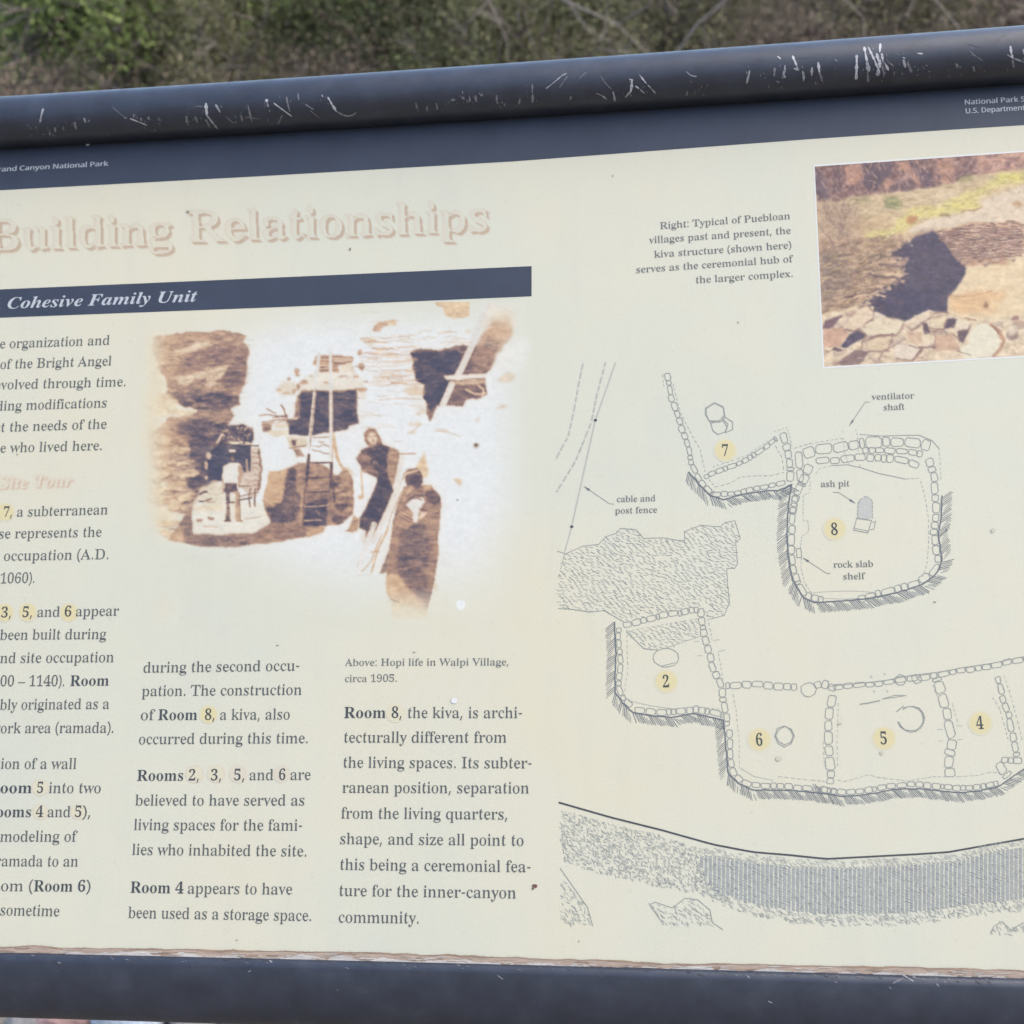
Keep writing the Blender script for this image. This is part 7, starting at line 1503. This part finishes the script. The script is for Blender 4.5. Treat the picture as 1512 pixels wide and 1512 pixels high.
def wear_mat(name, c, rough=.6):
    m, nt, b = new_mat(name); c = np.array(lin(c) / KEXP)
    nz, r = noise_ramp(nt, 900, [(.28, np.minimum(c * .25, .03)), (.42, c * .8), (.6, c)], detail=5)
    nt.links.new(r.outputs[0], b.inputs['Base Color']); b.inputs['Roughness'].default_value = rough; return m
WEAR = [wear_mat('rubbed_coating', (76, 75, 82)), wear_mat('scuffed_coating', (140, 140, 150)), wear_mat('scraped_primer', (176, 178, 190)), wear_mat('bare_metal', (216, 218, 228), .5)]
mb = MB()
for pts, w, br in MARKS: scratch(mb, KT, pts, w, br)
for pts, w, br in MARKS:          # crumbs of lost coating beside the larger scrapes
    for _ in range(3 if w > 2.5 else 1):
        x, y = pts[int(RNG.integers(0, len(pts)))]; x += RNG.normal(0, 6); y += RNG.normal(2, 5)
        if np.interp(x, *zip(*TOP_OUT)) + 10 < y < np.interp(x, *zip(*TOP_OUT)) + 66: scratch(mb, KT, [(x, y), (x + RNG.normal(0, .8), y + 1.5), (x + RNG.normal(0, 1.2), y + RNG.uniform(2, 4.5))], RNG.uniform(.8, 2.6), int(RNG.integers(0, 2)))
for _ in range(60):
    x = RNG.uniform(-150, 1600); y = np.interp(x, *zip(*TOP_OUT)) + RNG.uniform(16, 60); a = RNG.uniform(-.6, .6); l = RNG.uniform(6, 26)
    scratch(mb, KT, [(x, y), (x + l * .5 * math.cos(a), y + l * .5 * math.sin(a) + RNG.normal(0, .5)), (x + l * math.cos(a), y + l * math.sin(a))], RNG.uniform(.5, .9), 0)
on_face(obj('scratch_mark', mb.mesh('scratch_mark'), WEAR, top_rail)).matrix_parent_inverse = Matrix.Identity(4)
bpy.data.objects['scratch_mark'].location = (0, 0, 0); bpy.data.objects['scratch_mark'].rotation_euler = (0, 0, 0)
mb = MB()
CH = [([(398, 1418), (402, 1421)], 5, 2), ([(366, 1435), (371, 1433)], 2.4, 1), ([(85, 1421), (90, 1422)], 2.6, 1), ([(82, 1433), (84, 1434)], 2, 1), ([(1102, 1440), (1107, 1444)], 2, 2), ([(1134, 1478), (1140, 1481)], 2.2, 2), ([(1328, 1436), (1336, 1441), (1349, 1449)], 3.4, 2), ([(1345, 1438), (1352, 1444)], 2.2, 2), ([(1313, 1457), (1316, 1460)], 4.6, 1), ([(1318, 1452), (1334, 1444)], 3, 1), ([(1382, 1452), (1387, 1457)], 3.4, 1), ([(1394, 1448), (1397, 1452)], 3.8, 1), ([(1400, 1444), (1405, 1450)], 2, 1), ([(1362, 1445), (1368, 1449)], 3, 1),
      ([(1236, 1440), (1240, 1444)], 2.4, 1), ([(1215, 1438), (1224, 1443)], 1.8, 0), ([(1440, 1448), (1450, 1454)], 2, 0), ([(498, 1461), (499, 1464)], 2.6, 1), ([(540, 1464), (542, 1466)], 2, 1), ([(72, 1450), (76, 1480), (78, 1495)], 1.6, 0), ([(316, 1470), (318, 1496)], 2.4, 0), ([(406, 1440), (409, 1452)], 1.6, 0), ([(28, 1453), (34, 1455)], 1.6, 0), ([(205, 1460), (210, 1461)], 2, 0), ([(90, 1465), (116, 1468)], 1, 0), ([(446, 1440), (450, 1441)], 1.4, 0), ([(734, 1440), (743, 1446)], 2.4, 1), ([(620, 1432), (632, 1440)], 3, 0), ([(192, 1418), (200, 1422)], 3.4, 0), ([(150, 1414), (156, 1418)], 2.6, 0), ([(880, 1437), (892, 1444)], 2, 0), ([(1030, 1438), (1042, 1442)], 2.4, 0), ([(1060, 1445), (1070, 1448)], 2.6, 0)]
for pts, w, br in CH: scratch(mb, KB, pts, w, br)
for k in range(120):
    x = RNG.uniform(-80, 1580); y = np.interp(x, *zip(*FRAY_B)) + 2 + abs(RNG.normal(0, 4)); l = RNG.uniform(2, 7)
    scratch(mb, KB, [(x, y), (x + l * .5, y + .6), (x + l, y + l * .3)], RNG.uniform(.8, 2.2), int(RNG.integers(0, 2)))
o = obj('chip_mark', mb.mesh('chip_mark'), WEAR, bottom_rail)
